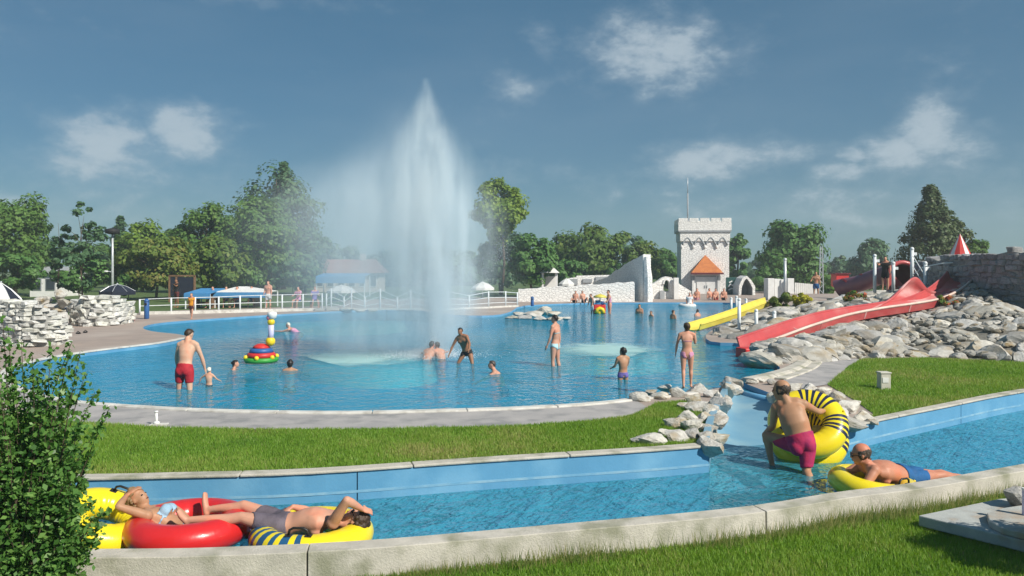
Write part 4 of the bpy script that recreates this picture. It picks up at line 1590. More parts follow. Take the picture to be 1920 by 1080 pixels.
def leaves_mesh(name, C, Nrm, size, tint, mat, aspect=.55):
    """one diamond-shaped leaf face per point C, facing Nrm"""
    n = len(C)
    Nrm = Nrm / np.maximum(np.linalg.norm(Nrm, axis=1, keepdims=True), 1e-6)
    a = np.cross(Nrm, rand_unit(n))
    a /= np.maximum(np.linalg.norm(a, axis=1, keepdims=True), 1e-6)
    b = np.cross(Nrm, a)
    s = size[:, None]
    V = np.zeros((n, 4, 3))
    V[:, 0] = C - a * s * .5
    V[:, 1] = C + b * s * aspect * .5 + Nrm * s * .08
    V[:, 2] = C + a * s * .5
    V[:, 3] = C - b * s * aspect * .5 + Nrm * s * .08
    return tri_mesh(name, V, 4, tint, mat, [(0, 1, 2, 3)])


def tree(label, cx, top, bot, hw, Y, leaf, shape='round', n=5200, cl=70, seed=1, name='tree', lsize=1.0, cat='tree', trunk_r=.16, group=None, tint0=0.0, asp=.7):
    rnd = np.random.default_rng(seed)
    n = int(n * 1.35)
    pc_ = P(cx, (top + bot) / 2, Y)
    m = Y / F
    rx, rz = hw * m * (1.12 if name == 'tree' and cx < 700 else 1.0), (bot - top) / 2 * m
    ry = rx * .9
    base = Vector((pc_.x, Y, ZG))
    root = empty(name, base, label=label, cat=cat, group=group)
    zc = pc_.z - ZG
    # clump centres
    if shape == 'cone':
        t = rnd.random(cl) ** .62
        q = rnd.uniform(0, 6.283, cl)
        rr = np.sqrt(rnd.random(cl)) * .5 + .5
        wv = (1 - t) ** .85
        c = np.c_[rx * wv * rr * np.cos(q), ry * wv * rr * np.sin(q), zc - rz + 2 * rz * t]
        cr = (.12 + .16 * (1 - t)) * rx * rnd.uniform(.5, 1.3, cl)
        c[:, :2] *= rnd.uniform(.8, 1.22, cl)[:, None]
    else:
        d = rnd.normal(size=(cl, 3))
        d /= np.linalg.norm(d, axis=1, keepdims=True)
        rr = .42 + .50 * rnd.random(cl) ** .6
        if shape == 'sparse':
            rr = .25 + .75 * rnd.random(cl)
        lump = 1 + .16 * np.sin(3 * d[:, 0] + seed) * np.cos(4 * d[:, 2] + seed * 2)
        c = d * rr[:, None] * lump[:, None] * np.array([rx, ry, rz])
        # narrower at the foot
        c[:, :2] *= (1 - .22 * np.clip(-c[:, 2:3] / rz, 0, 1))
        c[:, 2] += zc
        cr = rnd.uniform(.20, .42, cl) * min(rx, rz) * (.6 if shape == 'sparse' else 1.0)
    k = rnd.integers(0, cl, n)
    d = rnd.normal(size=(n, 3))
    d /= np.linalg.norm(d, axis=1, keepdims=True)
    r = rnd.random(n) ** .45
    pos = c[k] + d * (cr[k] * r)[:, None] * np.array([1.1, 1.1, .8])
    pos[:, 2] = np.maximum(pos[:, 2], .25)
    out = pos - np.array([0, 0, zc])
    out /= np.maximum(np.linalg.norm(out, axis=1, keepdims=True), 1e-6)
    nr = d * .75 + out * .45 + np.array([0, 0, .35]) + rnd.normal(size=(n, 3)) * .35
    sz = lsize * 7.2 * m * rnd.uniform(.6, 1.4, n)
    tint = np.clip(.28 * rnd.random(cl)[k] + .42 * rnd.random(n) + .22 + tint0, 0, 1)
    crown = link('crown', leaves_mesh('crown', pos, nr, sz, tint, LEAF[leaf], asp), None, root)
    # trunk and limbs
    tb = MB()
    rt = trunk_r * max(.6, rz / 4)
    tb.tube([(0, 0, -.1), (rnd.normal() * .1, 0, zc * .35), (rnd.normal() * .15, rnd.normal() * .15, zc), (rnd.normal() * .2, 0, zc + rz * (.75 if shape != 'round' else .45))], [rt * 1.25, rt, rt * .6, rt * .15], 8)
    order = np.argsort(-cr)[:14]
    for i in order:
        p = Vector(c[i])
        s0 = Vector((0, 0, max(.6, min(p.z * .75, zc))))
        tb.tube([s0, s0.lerp(p, .5) + Vector((0, 0, .1 * rz)), p], [rt * .45, rt * .28, rt * .1], 5)
    tb.build('trunk', M['bark'], root, smooth=True)
    return root


tree('large dark leafy tree at the left picture edge', 28, 352, 535, 62, 68, 'mid', n=8000, cl=80, seed=11)
tree('thin sparse young tree between two left wall heads', 155, 385, 545, 38, 52, 'blue', 'sparse', n=1900, cl=44, seed=12, trunk_r=.08)
tree('slim young tree just right of the big left tree', 112, 400, 545, 26, 54, 'blue', 'sparse', n=1000, cl=26, seed=38, trunk_r=.07)
tree('grey green pointed tree behind the lamp pole', 226, 408, 530, 34, 92, 'blue', 'cone', n=2600, cl=50, seed=13)
tree('light green tree just right of the lamp pole', 268, 415, 540, 46, 78, 'bright', n=3600, cl=55, seed=14, tint0=-.15)
tree('olive tree with reddish leaves right of the lamp pole', 292, 445, 545, 66, 60, 'olive', n=5200, cl=60, seed=15)
tree('rounded mid green tree left of the tallest tree', 385, 374, 535, 58, 76, 'mid', n=6800, cl=75, seed=16)
tree('bushy dark tree with autumn patches behind the blue awning', 405, 440, 545, 60, 64, 'olive', n=4200, cl=55, seed=17, tint0=-.2)
tree('tallest broad dark tree left of the water jet', 522, 318, 535, 72, 86, 'blue', n=9800, cl=110, seed=18)
tree('pointed dark treetop rising from the tallest broad tree', 532, 306, 500, 44, 88, 'blue', 'cone', n=3600, cl=60, seed=39)
tree('broad green tree standing before the tallest conical tree', 498, 368, 540, 66, 70, 'mid', n=8000, cl=85, seed=19)
tree('bluish tree half veiled by spray left of the jet', 572, 415, 540, 42, 72, 'blue', n=4000, cl=50, seed=20)
tree('bright yellow green poplar crown right of the water jet', 940, 328, 455, 52, 70, 'bright', n=5200, cl=46, seed=21)
tree('dim bluish tree low beside the right edge of the spray', 938, 430, 540, 48, 72, 'blue', n=4200, cl=50, seed=22)
tree('dark green tree left of the long white wall', 1000, 432, 540, 44, 66, 'deep', n=4200, cl=50, seed=23)
tree('wide olive green tree behind the long white wall', 1108, 418, 535, 74, 86, 'olive', n=7000, cl=75, seed=24, tint0=-.3)
tree('distant dark treetop behind the wide olive tree', 1190, 434, 530, 28, 112, 'blue', n=2000, cl=30, seed=25)
tree('olive tree behind the peak of the ruin wing', 1200, 456, 535, 40, 84, 'olive', n=3200, cl=40, seed=26, tint0=-.25)
tree('dark tree just left of the castle tower', 1252, 464, 540, 34, 90, 'deep', n=3000, cl=40, seed=27)
tree('dark narrow tree directly right of the castle tower', 1380, 430, 535, 24, 92, 'deep', n=2800, cl=40, seed=28)
tree('big round dark green tree behind the white cabin', 1487, 410, 540, 60, 80, 'deep', n=7800, cl=75, seed=29)
tree('hazy distant tree behind the dark red tube', 1625, 446, 540, 40, 112, 'blue', n=3200, cl=40, seed=30)
tree('tall pointed brownish conifer behind the slide wall', 1745, 350, 545, 74, 60, 'conifer', 'cone', n=11000, cl=150, seed=31, lsize=.75)
tree('second rounder conifer merged into the tall one', 1772, 385, 545, 44, 61, 'conifer', n=3600, cl=50, seed=32)
tree('small green treetop right of the striped cone roof', 1830, 446, 540, 26, 62, 'mid', n=1700, cl=26, seed=33)
for k, (x, t, hw, lb) in enumerate([(640, 462, 46, 'bluish tree behind the restaurant, veiled by spray'), (720, 470, 60, 'low tree hidden in the mist behind the jet'), (800, 458, 60, 'tree directly behind the foot of the jet'), (868, 468, 50, 'low tree behind the right side of the spray'),
                                     (70, 440, 46, 'green tree between the big left tree and the slim young tree'), (190, 450, 44, 'green tree filling the gap left of the lamp pole'), (330, 430, 44, 'green tree between the olive tree and the rounded tree'), (445, 400, 46, 'green tree between the rounded tree and the broad tree'), (600, 455, 36, 'bluish tree at the right end of the left tree belt'), (1040, 450, 34, 'dark tree between the dark and the olive tree')]):
    tree(lb, x, t, 545, hw, 96 + 3 * k, 'blue' if k < 4 else 'mid', n=4200, cl=50, seed=140 + k)
for k, (x, t, hw, lb) in enumerate([(-120, 380, 66, 'leafy tree just past the left picture edge'), (-290, 400, 70, 'second leafy tree past the left picture edge'), (-480, 390, 74, 'third leafy tree past the left picture edge'),
                                     (2010, 410, 60, 'leafy tree just past the right picture edge'), (2190, 395, 70, 'second leafy tree past the right picture edge')]):
    tree(lb, x, t, 545, hw, 72 + 4 * k, 'mid' if k % 2 else 'deep', n=4200, cl=50, seed=160 + k)
rt_ = random.Random(9)
for k, (x, lb) in enumerate(((1290, 'low distant treetop just left of the tower foot'), (1345, 'low distant treetop hidden behind the tower'), (1425, 'low distant treetop between tower and round dark tree'), (1545, 'low distant treetop right of the round dark tree'),
                            (1580, 'low distant treetop above the red kiosk'), (1600, 'low distant treetop between the kiosk and the hazy tree'), (1665, 'low distant treetop above the slide tunnel'), (1700, 'low distant treetop at the foot of the tall conifer'))):
    tree(lb, x, 488 + rt_.uniform(-6, 6), 535, 34, 140, 'blue', n=1300, cl=22, seed=60 + k, group='low distant trees on the horizon')
for k, (x, t, b, hw, Y, lf, lab) in enumerate([(30, 470, 548, 60, 60, 'deep', 'dark shrub mass under the big left tree'), (150, 480, 552, 50, 58, 'deep', 'dark shrub behind the pale rock outcrop'),
                                               (240, 492, 550, 44, 60, 'deep', 'dark shrub behind the black parasol'), (330, 495, 548, 50, 63, 'mid', 'green shrub behind the dark screens'),
                                               (440, 480, 546, 54, 66, 'mid', 'green shrub behind the blue awning'), (550, 485, 545, 46, 68, 'blue', 'bluish shrub behind the far railing'),
                                               (660, 500, 545, 40, 80, 'blue', 'shrub faint behind the spray'), (1060, 480, 540, 36, 74, 'deep', 'dark shrub behind the white pavilion'),
                                               (1170, 492, 535, 40, 82, 'deep', 'dark shrub behind the stepped wall'), (1440, 500, 550, 40, 76, 'deep', 'dark shrub left of the white cabin'),
                                               (1540, 515, 550, 40, 70, 'mid', 'green shrub behind the lattice mast'), (1650, 510, 545, 50, 70, 'deep', 'dark hedge behind the slide posts')]):
    tree(lab, x, t, b, hw, Y, lf, n=2300, cl=34, seed=80 + k, name='shrub', cat='shrub', trunk_r=.05)
for (x, t, b, hw, Y, lf, lab, n) in [(1466, 546, 582, 22, 35.0, 'olive', 'dark shrub at the head of the yellow slide', 900), (1502, 550, 573, 18, 36, 'yellowleaf', 'yellow green shrub right of the yellow slide head', 800),
                                     (1604, 546, 574, 22, 31.5, 'flower', 'round bed of red flowers above the red slide', 1100), (1778, 553, 582, 24, 28.0, 'flower', 'leafy plant with red flowers beside the slide top', 900),
                                     (1552, 535, 552, 14, 56, 'mid', 'small shrub behind the yellow green shrub', 400)]:
    pz = P(x, b, Y).z
    o = tree(lab, x, t, b, hw, Y, lf, n=n, cl=22, seed=int(x), name='flower_bush' if lf == 'flower' else 'shrub', cat='shrub', trunk_r=.03, lsize=1.0, tint0=-.2 if lf == 'flower' else 0)

# ---- the leafy shrub at the left front
bush = empty('leafy_shrub', P(40, 1100, 6.4) * 1.0, label='big leafy green shrub filling the lower left corner', cat='shrub')
bush.location.z = ZF
bl = bush.location
rb_ = np.random.default_rng(77)
stems, Lp, Ln = MB(), [], []


def stem(a, b, sag, r0, nleaf, spread):
    a, b = Vector(a), Vector(b)
    mid = a.lerp(b, .5) + Vector((0, 0, sag))
    pts = [a.lerp(mid, t).lerp(mid.lerp(b, t), t) for t in np.linspace(0, 1, 7)]
    stems.tube(pts, [r0 * (1 - .8 * i / 6) for i in range(7)], 5, caps=False)
    A = np.array([tuple(p) for p in pts])
    for _ in range(nleaf):
        t = rb_.random() ** .7 * 6
        i = min(int(t), 5)
        p = A[i] + (A[i + 1] - A[i]) * (t - i)
        Lp.append(p + rb_.normal(size=3) * spread * (.5 + .5 * (6 - t) / 6))
        Ln.append(rb_.normal(size=3) * .8 + np.array([.25, -.3, .75]))


def bp(px, py, Y):
    return P(px, py, Y) - bl


# dense body
for k in range(330):
    px = rb_.uniform(-60, 175)
    lim = 1080 - (1 - max(0, (px - 20)) / 175) * 420
    py = rb_.uniform(max(690, lim - 120), 1090)
    if px > 150 - (py < 760) * 30 - (py > 980) * -20:
        px -= 40
    Y = rb_.uniform(6.0, 6.9)
    stem(Vector((rb_.normal() * .12 - .05, rb_.normal() * .12, 0)), bp(px, py, Y), .18, .010, 84, .075)
# long arching shoots to the upper right
for (px, py, nl) in [(135, 640, 55), (150, 660, 55), (178, 735, 60), (205, 765, 50), (160, 700, 60), (120, 690, 70), (95, 650, 55), (60, 660, 55), (40, 640, 50), (15, 615, 50), (185, 800, 60), (170, 850, 70),
                     (165, 900, 70), (175, 940, 70), (205, 955, 55), (190, 1010, 60), (150, 790, 80), (130, 740, 80), (20, 680, 80), (75, 700, 80), (100, 760, 90), (-20, 640, 80), (-40, 690, 80), (195, 985, 40), (130, 880, 90), (140, 960, 90),
                     (160, 1040, 90), (110, 1060, 90), (5, 598, 30), (130, 655, 45)]:
    stem(Vector((rb_.normal() * .1, rb_.normal() * .1, .1)), bp(px, py, rb_.uniform(6.05, 6.8)), .22, .010, nl * 3, .04)
Lp, Ln = np.array(Lp), np.array(Ln)
sz = rb_.uniform(.024, .070, len(Lp))
tint = np.clip(rb_.random(len(Lp)) ** 1.3 + .12 * rb_.normal(size=len(Lp)), 0, 1)
link('foliage', leaves_mesh('foliage', Lp, Ln, sz, tint, LEAF['bush'], .62), None, bush)
stems.build('stems', M['bark'], bush, smooth=True)
# a shrub beyond the right picture edge, whose shade falls on the lawn corner
tree('leafy shrub just past the right edge of the picture', 2090, 800, 1040, 120, 7.5, 'mid', n=5000, cl=50, seed=99, name='shrub', cat='shrub', lsize=1.6, trunk_r=.05)
# ------------------------------------------------------------------ people
def skin_mat(name, c):
    return pm(name, c, tuple(x * .86 for x in c), 6, .52, spec=.3, c3=(c[0] * 1.08, c[1] * .86, c[2] * .80), s3=5)


SKIN = {
    'fair': skin_mat('skin_fair', (.60, .37, .26)),
    'pink': skin_mat('skin_pink', (.56, .30, .21)),
    'tan': skin_mat('skin_tan', (.43, .235, .14)),
    'red': skin_mat('skin_red', (.50, .225, .145)),
    'brown': skin_mat('skin_brown', (.27, .14, .08)),
}
HAIR = {
    'black': pm('hair_black', (.010, .008, .008), (.018, .013, .011), 40, .45, .004, 60),
    'brown': pm('hair_brown', (.055, .032, .018), (.030, .018, .011), 40, .5, .006, 60),
    'grey': pm('hair_grey', (.075, .060, .050), (.040, .032, .027), 40, .5, .004, 60),
    'blond': pm('hair_blond', (.30, .20, .10), (.17, .105, .055), 30, .5, .006, 50),
    'white': pm('hair_white', (.72, .70, .62), (.62, .58, .48), 30, .6, .006, 50),
}


def cloth(name, c, c2=None, s=8):
    return pm('cloth_' + name, c, c2 or tuple(x * .7 for x in c), s, .75, .010, 16)


CL = {
    'red': cloth('red', (.46, .015, .03)), 'crimson': cloth('crimson', (.50, .02, .075), (.30, .015, .10), 5), 'blue': cloth('blue', (.012, .11, .30)), 'grey': cloth('grey', (.13, .11, .14)),
    'black': cloth('black', (.012, .012, .014)), 'lightblue': cloth('lightblue', (.33, .52, .68)), 'pink': cloth('pink', (.62, .32, .42), (.45, .18, .35), 14), 'violet': cloth('violet', (.18, .14, .42)),
    'white': cloth('white', (.72, .74, .76)), 'aqua': cloth('aqua', (.45, .66, .70)), 'orange': cloth('orange', (.80, .33, .02)), 'maroon': cloth('maroon', (.13, .03, .03)),
}


def norm(v):
    v = Vector(v)
    return v.normalized() if v.length > 1e-9 else Vector((0, 0, 1))


def remesh(mb, vox, smooth=6, name='body'):
    me = mb.mesh('tmp')
    o = bpy.data.objects.new('tmp', me)
    COL.objects.link(o)
    r = o.modifiers.new('r', 'REMESH')
    r.mode = 'VOXEL'
    r.voxel_size = vox
    r.adaptivity = 0
    s = o.modifiers.new('s', 'SMOOTH')
    s.factor = .5
    s.iterations = smooth
    dg = bpy.context.evaluated_depsgraph_get()
    res = bpy.data.meshes.new_from_object(o.evaluated_get(dg))
    bpy.data.objects.remove(o)
    bpy.data.meshes.remove(me)
    res.name = name
    res.materials.clear()
    res.polygons.foreach_set('use_smooth', [True] * len(res.polygons))
    return res


def oval(mb, pts, side, rx, ry, n=26):
    """loft with oval rings, rx along side, rounded ends"""
    pts = [Vector(p) for p in pts]
    d0, d1 = norm(pts[0] - pts[1]), norm(pts[-1] - pts[-2])
    P_ = [pts[0] + d0 * ry[0] * .55] + pts + [pts[-1] + d1 * ry[-1] * .45]
    mb.tube(P_, [rx[0] * .55] + list(rx) + [rx[-1] * .55], n, ry=[ry[0] * .55] + list(ry) + [ry[-1] * .55], side=side)


def limb(mb, pts, radii, n=10):
    pts = [Vector(p) for p in pts]
    mb.tube(pts, radii, n)
    mb.ball(pts[0], radii[0], n, 6)
    mb.ball(pts[-1], radii[-1], n, 6)


def hand(mb, wr, d, palm_n, s, curl, side, fingers=True):
    """palm and five fingers from the wrist along d; palm_n: direction the palm faces; side: thumb side"""
    d, palm_n = norm(d), norm(palm_n)
    a = norm(d.cross(palm_n)) * side
    palm_n = norm(a.cross(d)) * side if False else norm(palm_n - d * palm_n.dot(d))
    L = .095 * s
    Mx = Matrix((a, d, palm_n)).transposed()
    mb.ball(wr + d * L * .5, (.042 * s, .056 * s, .017 * s), 10, 6, Mx)
    if not fingers:
        mb.ball(wr + d * L * 1.25 + palm_n * .02 * s * curl, (.036 * s, .05 * s, .016 * s), 8, 6, Mx)
        return
    for k, (off, ln) in enumerate(((.030, .072), (.010, .082), (-.010, .076), (-.029, .060))):
        p = wr + d * L * .88 + a * off * s
        pts, cur = [p], 0.0
        for j in range(3):
            cur += curl * (.35 + .3 * j)
            dd = d * math.cos(cur) + palm_n * math.sin(cur) + a * off * 1.2
            p = p + dd * ln * s * (.44, .32, .24)[j]
            pts.append(p)
        mb.tube(pts, [.0095 * s, .009 * s, .0082 * s, .007 * s], 6)
        mb.ball(pts[-1], .0072 * s, 6, 4)
    p = wr + d * L * .28 + a * .034 * s
    t1 = p + (d * .6 + a * .65 + palm_n * .35) * .045 * s
    t2 = t1 + (d * .85 + a * .25 + palm_n * .45) * .034 * s
    mb.tube([p, t1, t2], [.013 * s, .011 * s, .008 * s], 6)
    mb.ball(t2, .0085 * s, 6, 4)


def body(J, s=1.0, vox=.012, female=False, heavy=0.0, hk=1.0, fingers=True, curl=(.35, .35), feet=True):
    """one continuous body surface from joint positions; returns the mesh"""
    mb = MB()
    pe, ch = J['pelvis'], J['chest']
    up = norm(ch - pe)
    side = norm(J['shR'] - J['shL'])
    side = norm(side - up * side.dot(up))
    hs_ = norm(J['hipR'] - J['hipL'])
    fr = norm(up.cross(side))
    T = (ch - pe).length
    hv = 1 + heavy
    q = s
    mid = pe.lerp(ch, .5) + fr * .012 * q * hv
    if female:
        W = [.135, .165, .160, .125, .128, .145, .150, .125]
        D = [.095, .118, .112, .092, .098, .108, .100, .070]
    else:
        W = [.125, .152, .153, .140 * hv, .148 * hv, .168, .172, .130]
        D = [.095, .115, .115, .100 * hv, .112 * hv, .122, .108, .075]
    ts = [-.20, -.06, .08, .30, .50, .72, .88, 1.04]
    pts = []
    for t in ts:
        p = pe + (ch - pe) * t
        bow = math.sin(math.pi * min(max(t, 0), 1))
        p = p - fr * (.018 * q * bow * (0.5 if t < .4 else 1.2)) + (J.get('bow', Vector((0, 0, 0))) * bow)
        pts.append(p)
    oval(mb, pts, side, [w * q for w in W], [d * q for d in D])
    # chest, shoulder blades, seat
    for sg_ in (-1, 1):
        if female:
            mb.ball(pe + (ch - pe) * .70 + side * sg_ * .072 * q + fr * .088 * q, (.062 * q, .062 * q, .062 * q), 10, 7)
        else:
            mb.ball(pe + (ch - pe) * .80 + side * sg_ * .080 * q + fr * .065 * q, (.082 * q, .055 * q, .065 * q), 10, 7, Matrix((side, fr, up)).transposed())
        mb.ball(pe + (ch - pe) * .78 + side * sg_ * .085 * q - fr * .058 * q, (.075 * q, .05 * q, .10 * q), 10, 7, Matrix((side, fr, up)).transposed())
        mb.ball(pe - up * .055 * q + side * sg_ * .068 * q - fr * .040 * q, (.080 * q, .076 * q, .095 * q), 14, 9, Matrix((side, fr, up)).transposed())
    if heavy > .05:
        mb.ball(pe + (ch - pe) * .33 + fr * .05 * q, (.14 * q, .10 * q, .15 * q), 12, 8, Matrix((side, fr, up)).transposed())
    # neck and head
    hd, hf, hu = J['head'], norm(J['hf']), norm(J['hu'])
    hu = norm(hu - hf * hu.dot(hf))
    hr = hf.cross(hu)
    Mh = Matrix((hr, hf, hu)).transposed()
    nb = ch + up * .02 * q - fr * .01 * q
    k = q * hk
    mb.tube([nb - up * .03 * q, nb.lerp(hd - hu * .07 * k - hf * .02 * k, .5), hd - hu * .06 * k - hf * .018 * k], [.074 * q, (.052 if female else .061) * q * (1 + heavy * .6), (.052 if female else .060) * q * (1 + heavy * .4)], 12)
    for sg_ in (-1, 1):
        sh = J['shR'] if sg_ > 0 else J['shL']
        mb.tube([nb + up * .05 * q, nb.lerp(sh, .55) + up * .03 * q, sh], [.045 * q, (.05 if female else .068) * q, .056 * q], 10)
    mb.ball(hd + hu * .022 * k - hf * .012 * k, (.074 * k, .092 * k, .088 * k), 14, 10, Mh)
    mb.ball(hd - hu * .035 * k + hf * .028 * k, (.060 * k, .066 * k, .078 * k), 12, 8, Mh)
    mb.ball(hd - hu * .085 * k + hf * .056 * k, (.030 * k, .028 * k, .024 * k), 10, 6, Mh)
    mb.ball(hd - hu * .012 * k + hf * .094 * k, (.013 * k, .020 * k, .026 * k), 8, 6, Mh)
    mb.ball(hd - hu * .052 * k + hf * .080 * k, (.026 * k, .014 * k, .012 * k), 8, 6, Mh)
    mb.ball(hd + hu * .024 * k + hf * .070 * k, (.050 * k, .022 * k, .012 * k), 8, 6, Mh)
    for sg_ in (-1, 1):
        mb.ball(hd + hr * sg_ * .074 * k - hf * .008 * k - hu * .008 * k, (.011 * k, .020 * k, .031 * k), 8, 6, Mh)
    # arms
    for sd, sg_ in (('L', -1), ('R', 1)):
        sh, el_, wr = J['sh' + sd], J['el' + sd], J['wr' + sd]
        m_ = .9 if female else 1.0
        mb.ball(sh, .062 * q * m_, 10, 7)
        limb(mb, [sh, sh.lerp(el_, .35), sh.lerp(el_, .75), el_], [.055 * q * m_, .055 * q * m_, .045 * q * m_, .040 * q * m_])
        limb(mb, [el_, el_.lerp(wr, .3), el_.lerp(wr, .75), wr], [.041 * q * m_, .044 * q * m_, .033 * q * m_, .026 * q * m_])
        hd_ = J.get('hand' + sd, wr - el_)
        pn = J.get('palm' + sd, -side * sg_)
        hand(mb, wr, hd_, pn, q, curl[0 if sd == 'L' else 1], sg_, fingers)
    # legs
    for sd, sg_ in (('L', -1), ('R', 1)):
        hp, kn, an_ = J['hip' + sd], J['kn' + sd], J['an' + sd]
        m_ = 1.04 if female else 1.0
        limb(mb, [hp, hp.lerp(kn, .25), hp.lerp(kn, .65), kn], [.088 * q * m_, .088 * q * m_, .068 * q * m_, .054 * q])
        kb = norm((kn - hp).cross(an_ - kn).cross(kn - hp)) if (kn - hp).cross(an_ - kn).length > 1e-4 else -fr
        calf = kn.lerp(an_, .28) + (J.get('calf' + sd, -fr)) * .016 * q
        limb(mb, [kn, calf, kn.lerp(an_, .68), an_], [.053 * q, .056 * q, .040 * q, .034 * q])
        to = J['to' + sd]
        fd = norm(to - an_)
        heel = an_ + norm(an_ - kn) * .045 * q - fd * .035 * q
        mb.ball(heel, .034 * q, 8, 6)
        if feet:
            oval(mb, [heel, an_.lerp(to, .45) + norm(an_ - kn) * .03 * q, to], norm(fd.cross(kn - an_)), [.032 * q, .042 * q, .046 * q], [.032 * q, .030 * q, .017 * q], 10)
    return remesh(mb, vox, 16 if vox < .01 else 7 if vox < .015 else 4), dict(up=up, side=side, fr=fr, T=T, hr=hr, hf=hf, hu=hu)


def shell(me, mask, off, name, noise=0.0, seed=0):
    """garment: the body faces whose corners are all in the mask, lifted off the skin"""
    n = len(me.vertices)
    co = np.empty(n * 3, np.float32)
    me.vertices.foreach_get('co', co)
    co = co.reshape(-1, 3)
    nr = np.empty(n * 3, np.float32)
    me.vertex_normals.foreach_get('vector', nr)
    nr = nr.reshape(-1, 3)
    faces = [tuple(p.vertices) for p in me.polygons if all(mask[i] for i in p.vertices)]
    if not faces:
        return None
    used = sorted({i for f in faces for i in f})
    mp = {v: i for i, v in enumerate(used)}
    rr = np.random.default_rng(seed)
    offs = off if np.isscalar(off) else off[used][:, None]
    vv = co[used] + nr[used] * (offs + noise * rr.normal(size=(len(used), 1)))
    # turn the open border back to the skin so that the edge has thickness
    cnt = {}
    for f in faces:
        for i in range(len(f)):
            e_ = (min(f[i], f[(i + 1) % len(f)]), max(f[i], f[(i + 1) % len(f)]))
            cnt[e_] = cnt.get(e_, 0) + 1
    vl = [tuple(v) for v in vv]
    fl = [tuple(mp[i] for i in f) for f in faces]
    rim = {}
    for (a, b), c in cnt.items():
        if c == 1:
            for v in (a, b):
                if v not in rim:
                    rim[v] = len(vl)
                    vl.append(tuple(co[v] - nr[v] * .002))
            fl.append((mp[a], mp[b], rim[b], rim[a]))
    res = bpy.data.meshes.new(name)
    res.from_pydata(vl, [], fl)
    bm = bmesh.new()
    bm.from_mesh(res)
    bmesh.ops.recalc_face_normals(bm, faces=bm.faces)
    bm.to_mesh(res)
    bm.free()
    res.polygons.foreach_set('use_smooth', [True] * len(res.polygons))
    res.update()
    return res


def coords(me):
    co = np.empty(len(me.vertices) * 3, np.float32)
    me.vertices.foreach_get('co', co)
    return co.reshape(-1, 3).astype(float)


def seg_d(X, a, b):
    a, b = np.array(a), np.array(b)
    ab = b - a
    t = np.clip(((X - a) @ ab) / max(ab @ ab, 1e-9), 0, 1)
    return np.linalg.norm(X - (a + t[:, None] * ab), axis=1), t


def dress(root, me, J, fx, s, wear, hk=1.0):
    X = coords(me)
    pe, ch = np.array(J['pelvis']), np.array(J['chest'])
    up, side, fr = (np.array(fx[k]) for k in ('up', 'side', 'fr'))
    t = (X - pe) @ up
    lat = (X - pe) @ side
    dep = (X - pe) @ fr
    arm = np.zeros(len(X), bool)
    for sd in 'LR':
        d1, t1 = seg_d(X, J['sh' + sd], J['el' + sd])
        d2, t2 = seg_d(X, J['el' + sd], J['wr' + sd])
        d3, _ = seg_d(X, J['wr' + sd], J['wr' + sd] + norm(J['wr' + sd] - J['el' + sd]) * .19 * s)
        arm |= ((d1 < .068 * s) & (t1 > .25)) | (d2 < .062 * s) | (d3 < .062 * s)
    leg = np.zeros(len(X), bool)
    lf = np.ones(len(X)) * 9
    for sd in 'LR':
        d1, t1 = seg_d(X, J['hip' + sd], J['kn' + sd])
        ok = d1 < .125 * s
        lf = np.where(ok, np.minimum(lf, t1), lf)
    torso = (np.abs(lat) < .21 * s) & (np.abs(dep) < .24 * s) & ~arm
    low = np.linalg.norm(X - (pe - up * .07 * s - fr * .03 * s), axis=1)

    def seat(h):
        return (low < .255 * s) & (t < h * s) & ~arm
    for (kind, mat, off) in wear:
        if kind == 'trunks':
            m = seat(.085) | ((lf < .50) & ~arm & (t < .085 * s))
        elif kind == 'shorts':
            m = seat(.10) | ((lf < .64) & ~arm & (t < .10 * s))
        elif kind == 'brief':
            m = torso & (t < .055 * s) & (t > -.20 * s) & (lf < .22) | (torso & (np.abs(t) < .055 * s))
        elif kind == 'bikini':
            m = torso & (t < .045 * s) & (t > -.20 * s) & (t > -.125 * s - .0 + np.clip(np.abs(lat) - .02 * s, 0, 1) * .85 - .06 * s) & (lf < .25)
        elif kind == 'top':
            T = fx['T']
            m = torso & (((dep > .03 * s) & (t > .58 * T) & (t < .84 * T)) | ((t > .62 * T) & (t < .68 * T)))
        elif kind == 'swimsuit':
            m = torso & (t < .82 * fx['T']) & (t > -.20 * s) & (lf > .0) & ((lf < .2) | (t > .0)) & (np.abs(lat) < .16 * s)
        elif kind == 'shirt':
            T = fx['T']
            m = (torso | (arm & False)) & (t > -.03 * s) & (t < 1.03 * T)
            for sd in 'LR':
                d1, t1 = seg_d(X, J['sh' + sd], J['el' + sd])
                m |= (d1 < .075 * s) & (t1 < .6)
        g = shell(me, m, off * s, kind)
        if g is not None:
            go_ = link({'trunks': 'swim_trunks', 'shorts': 'swim_shorts', 'brief': 'swim_briefs', 'bikini': 'bikini_bottom', 'top': 'bikini_top'}.get(kind, kind), g, CL[mat], root)
            if kind in ('shorts', 'trunks', 'shirt'):
                sm_ = go_.modifiers.new('drape', 'SMOOTH')
                sm_.factor = .5
                sm_.iterations = 10 if len(g.vertices) > 3000 else 4


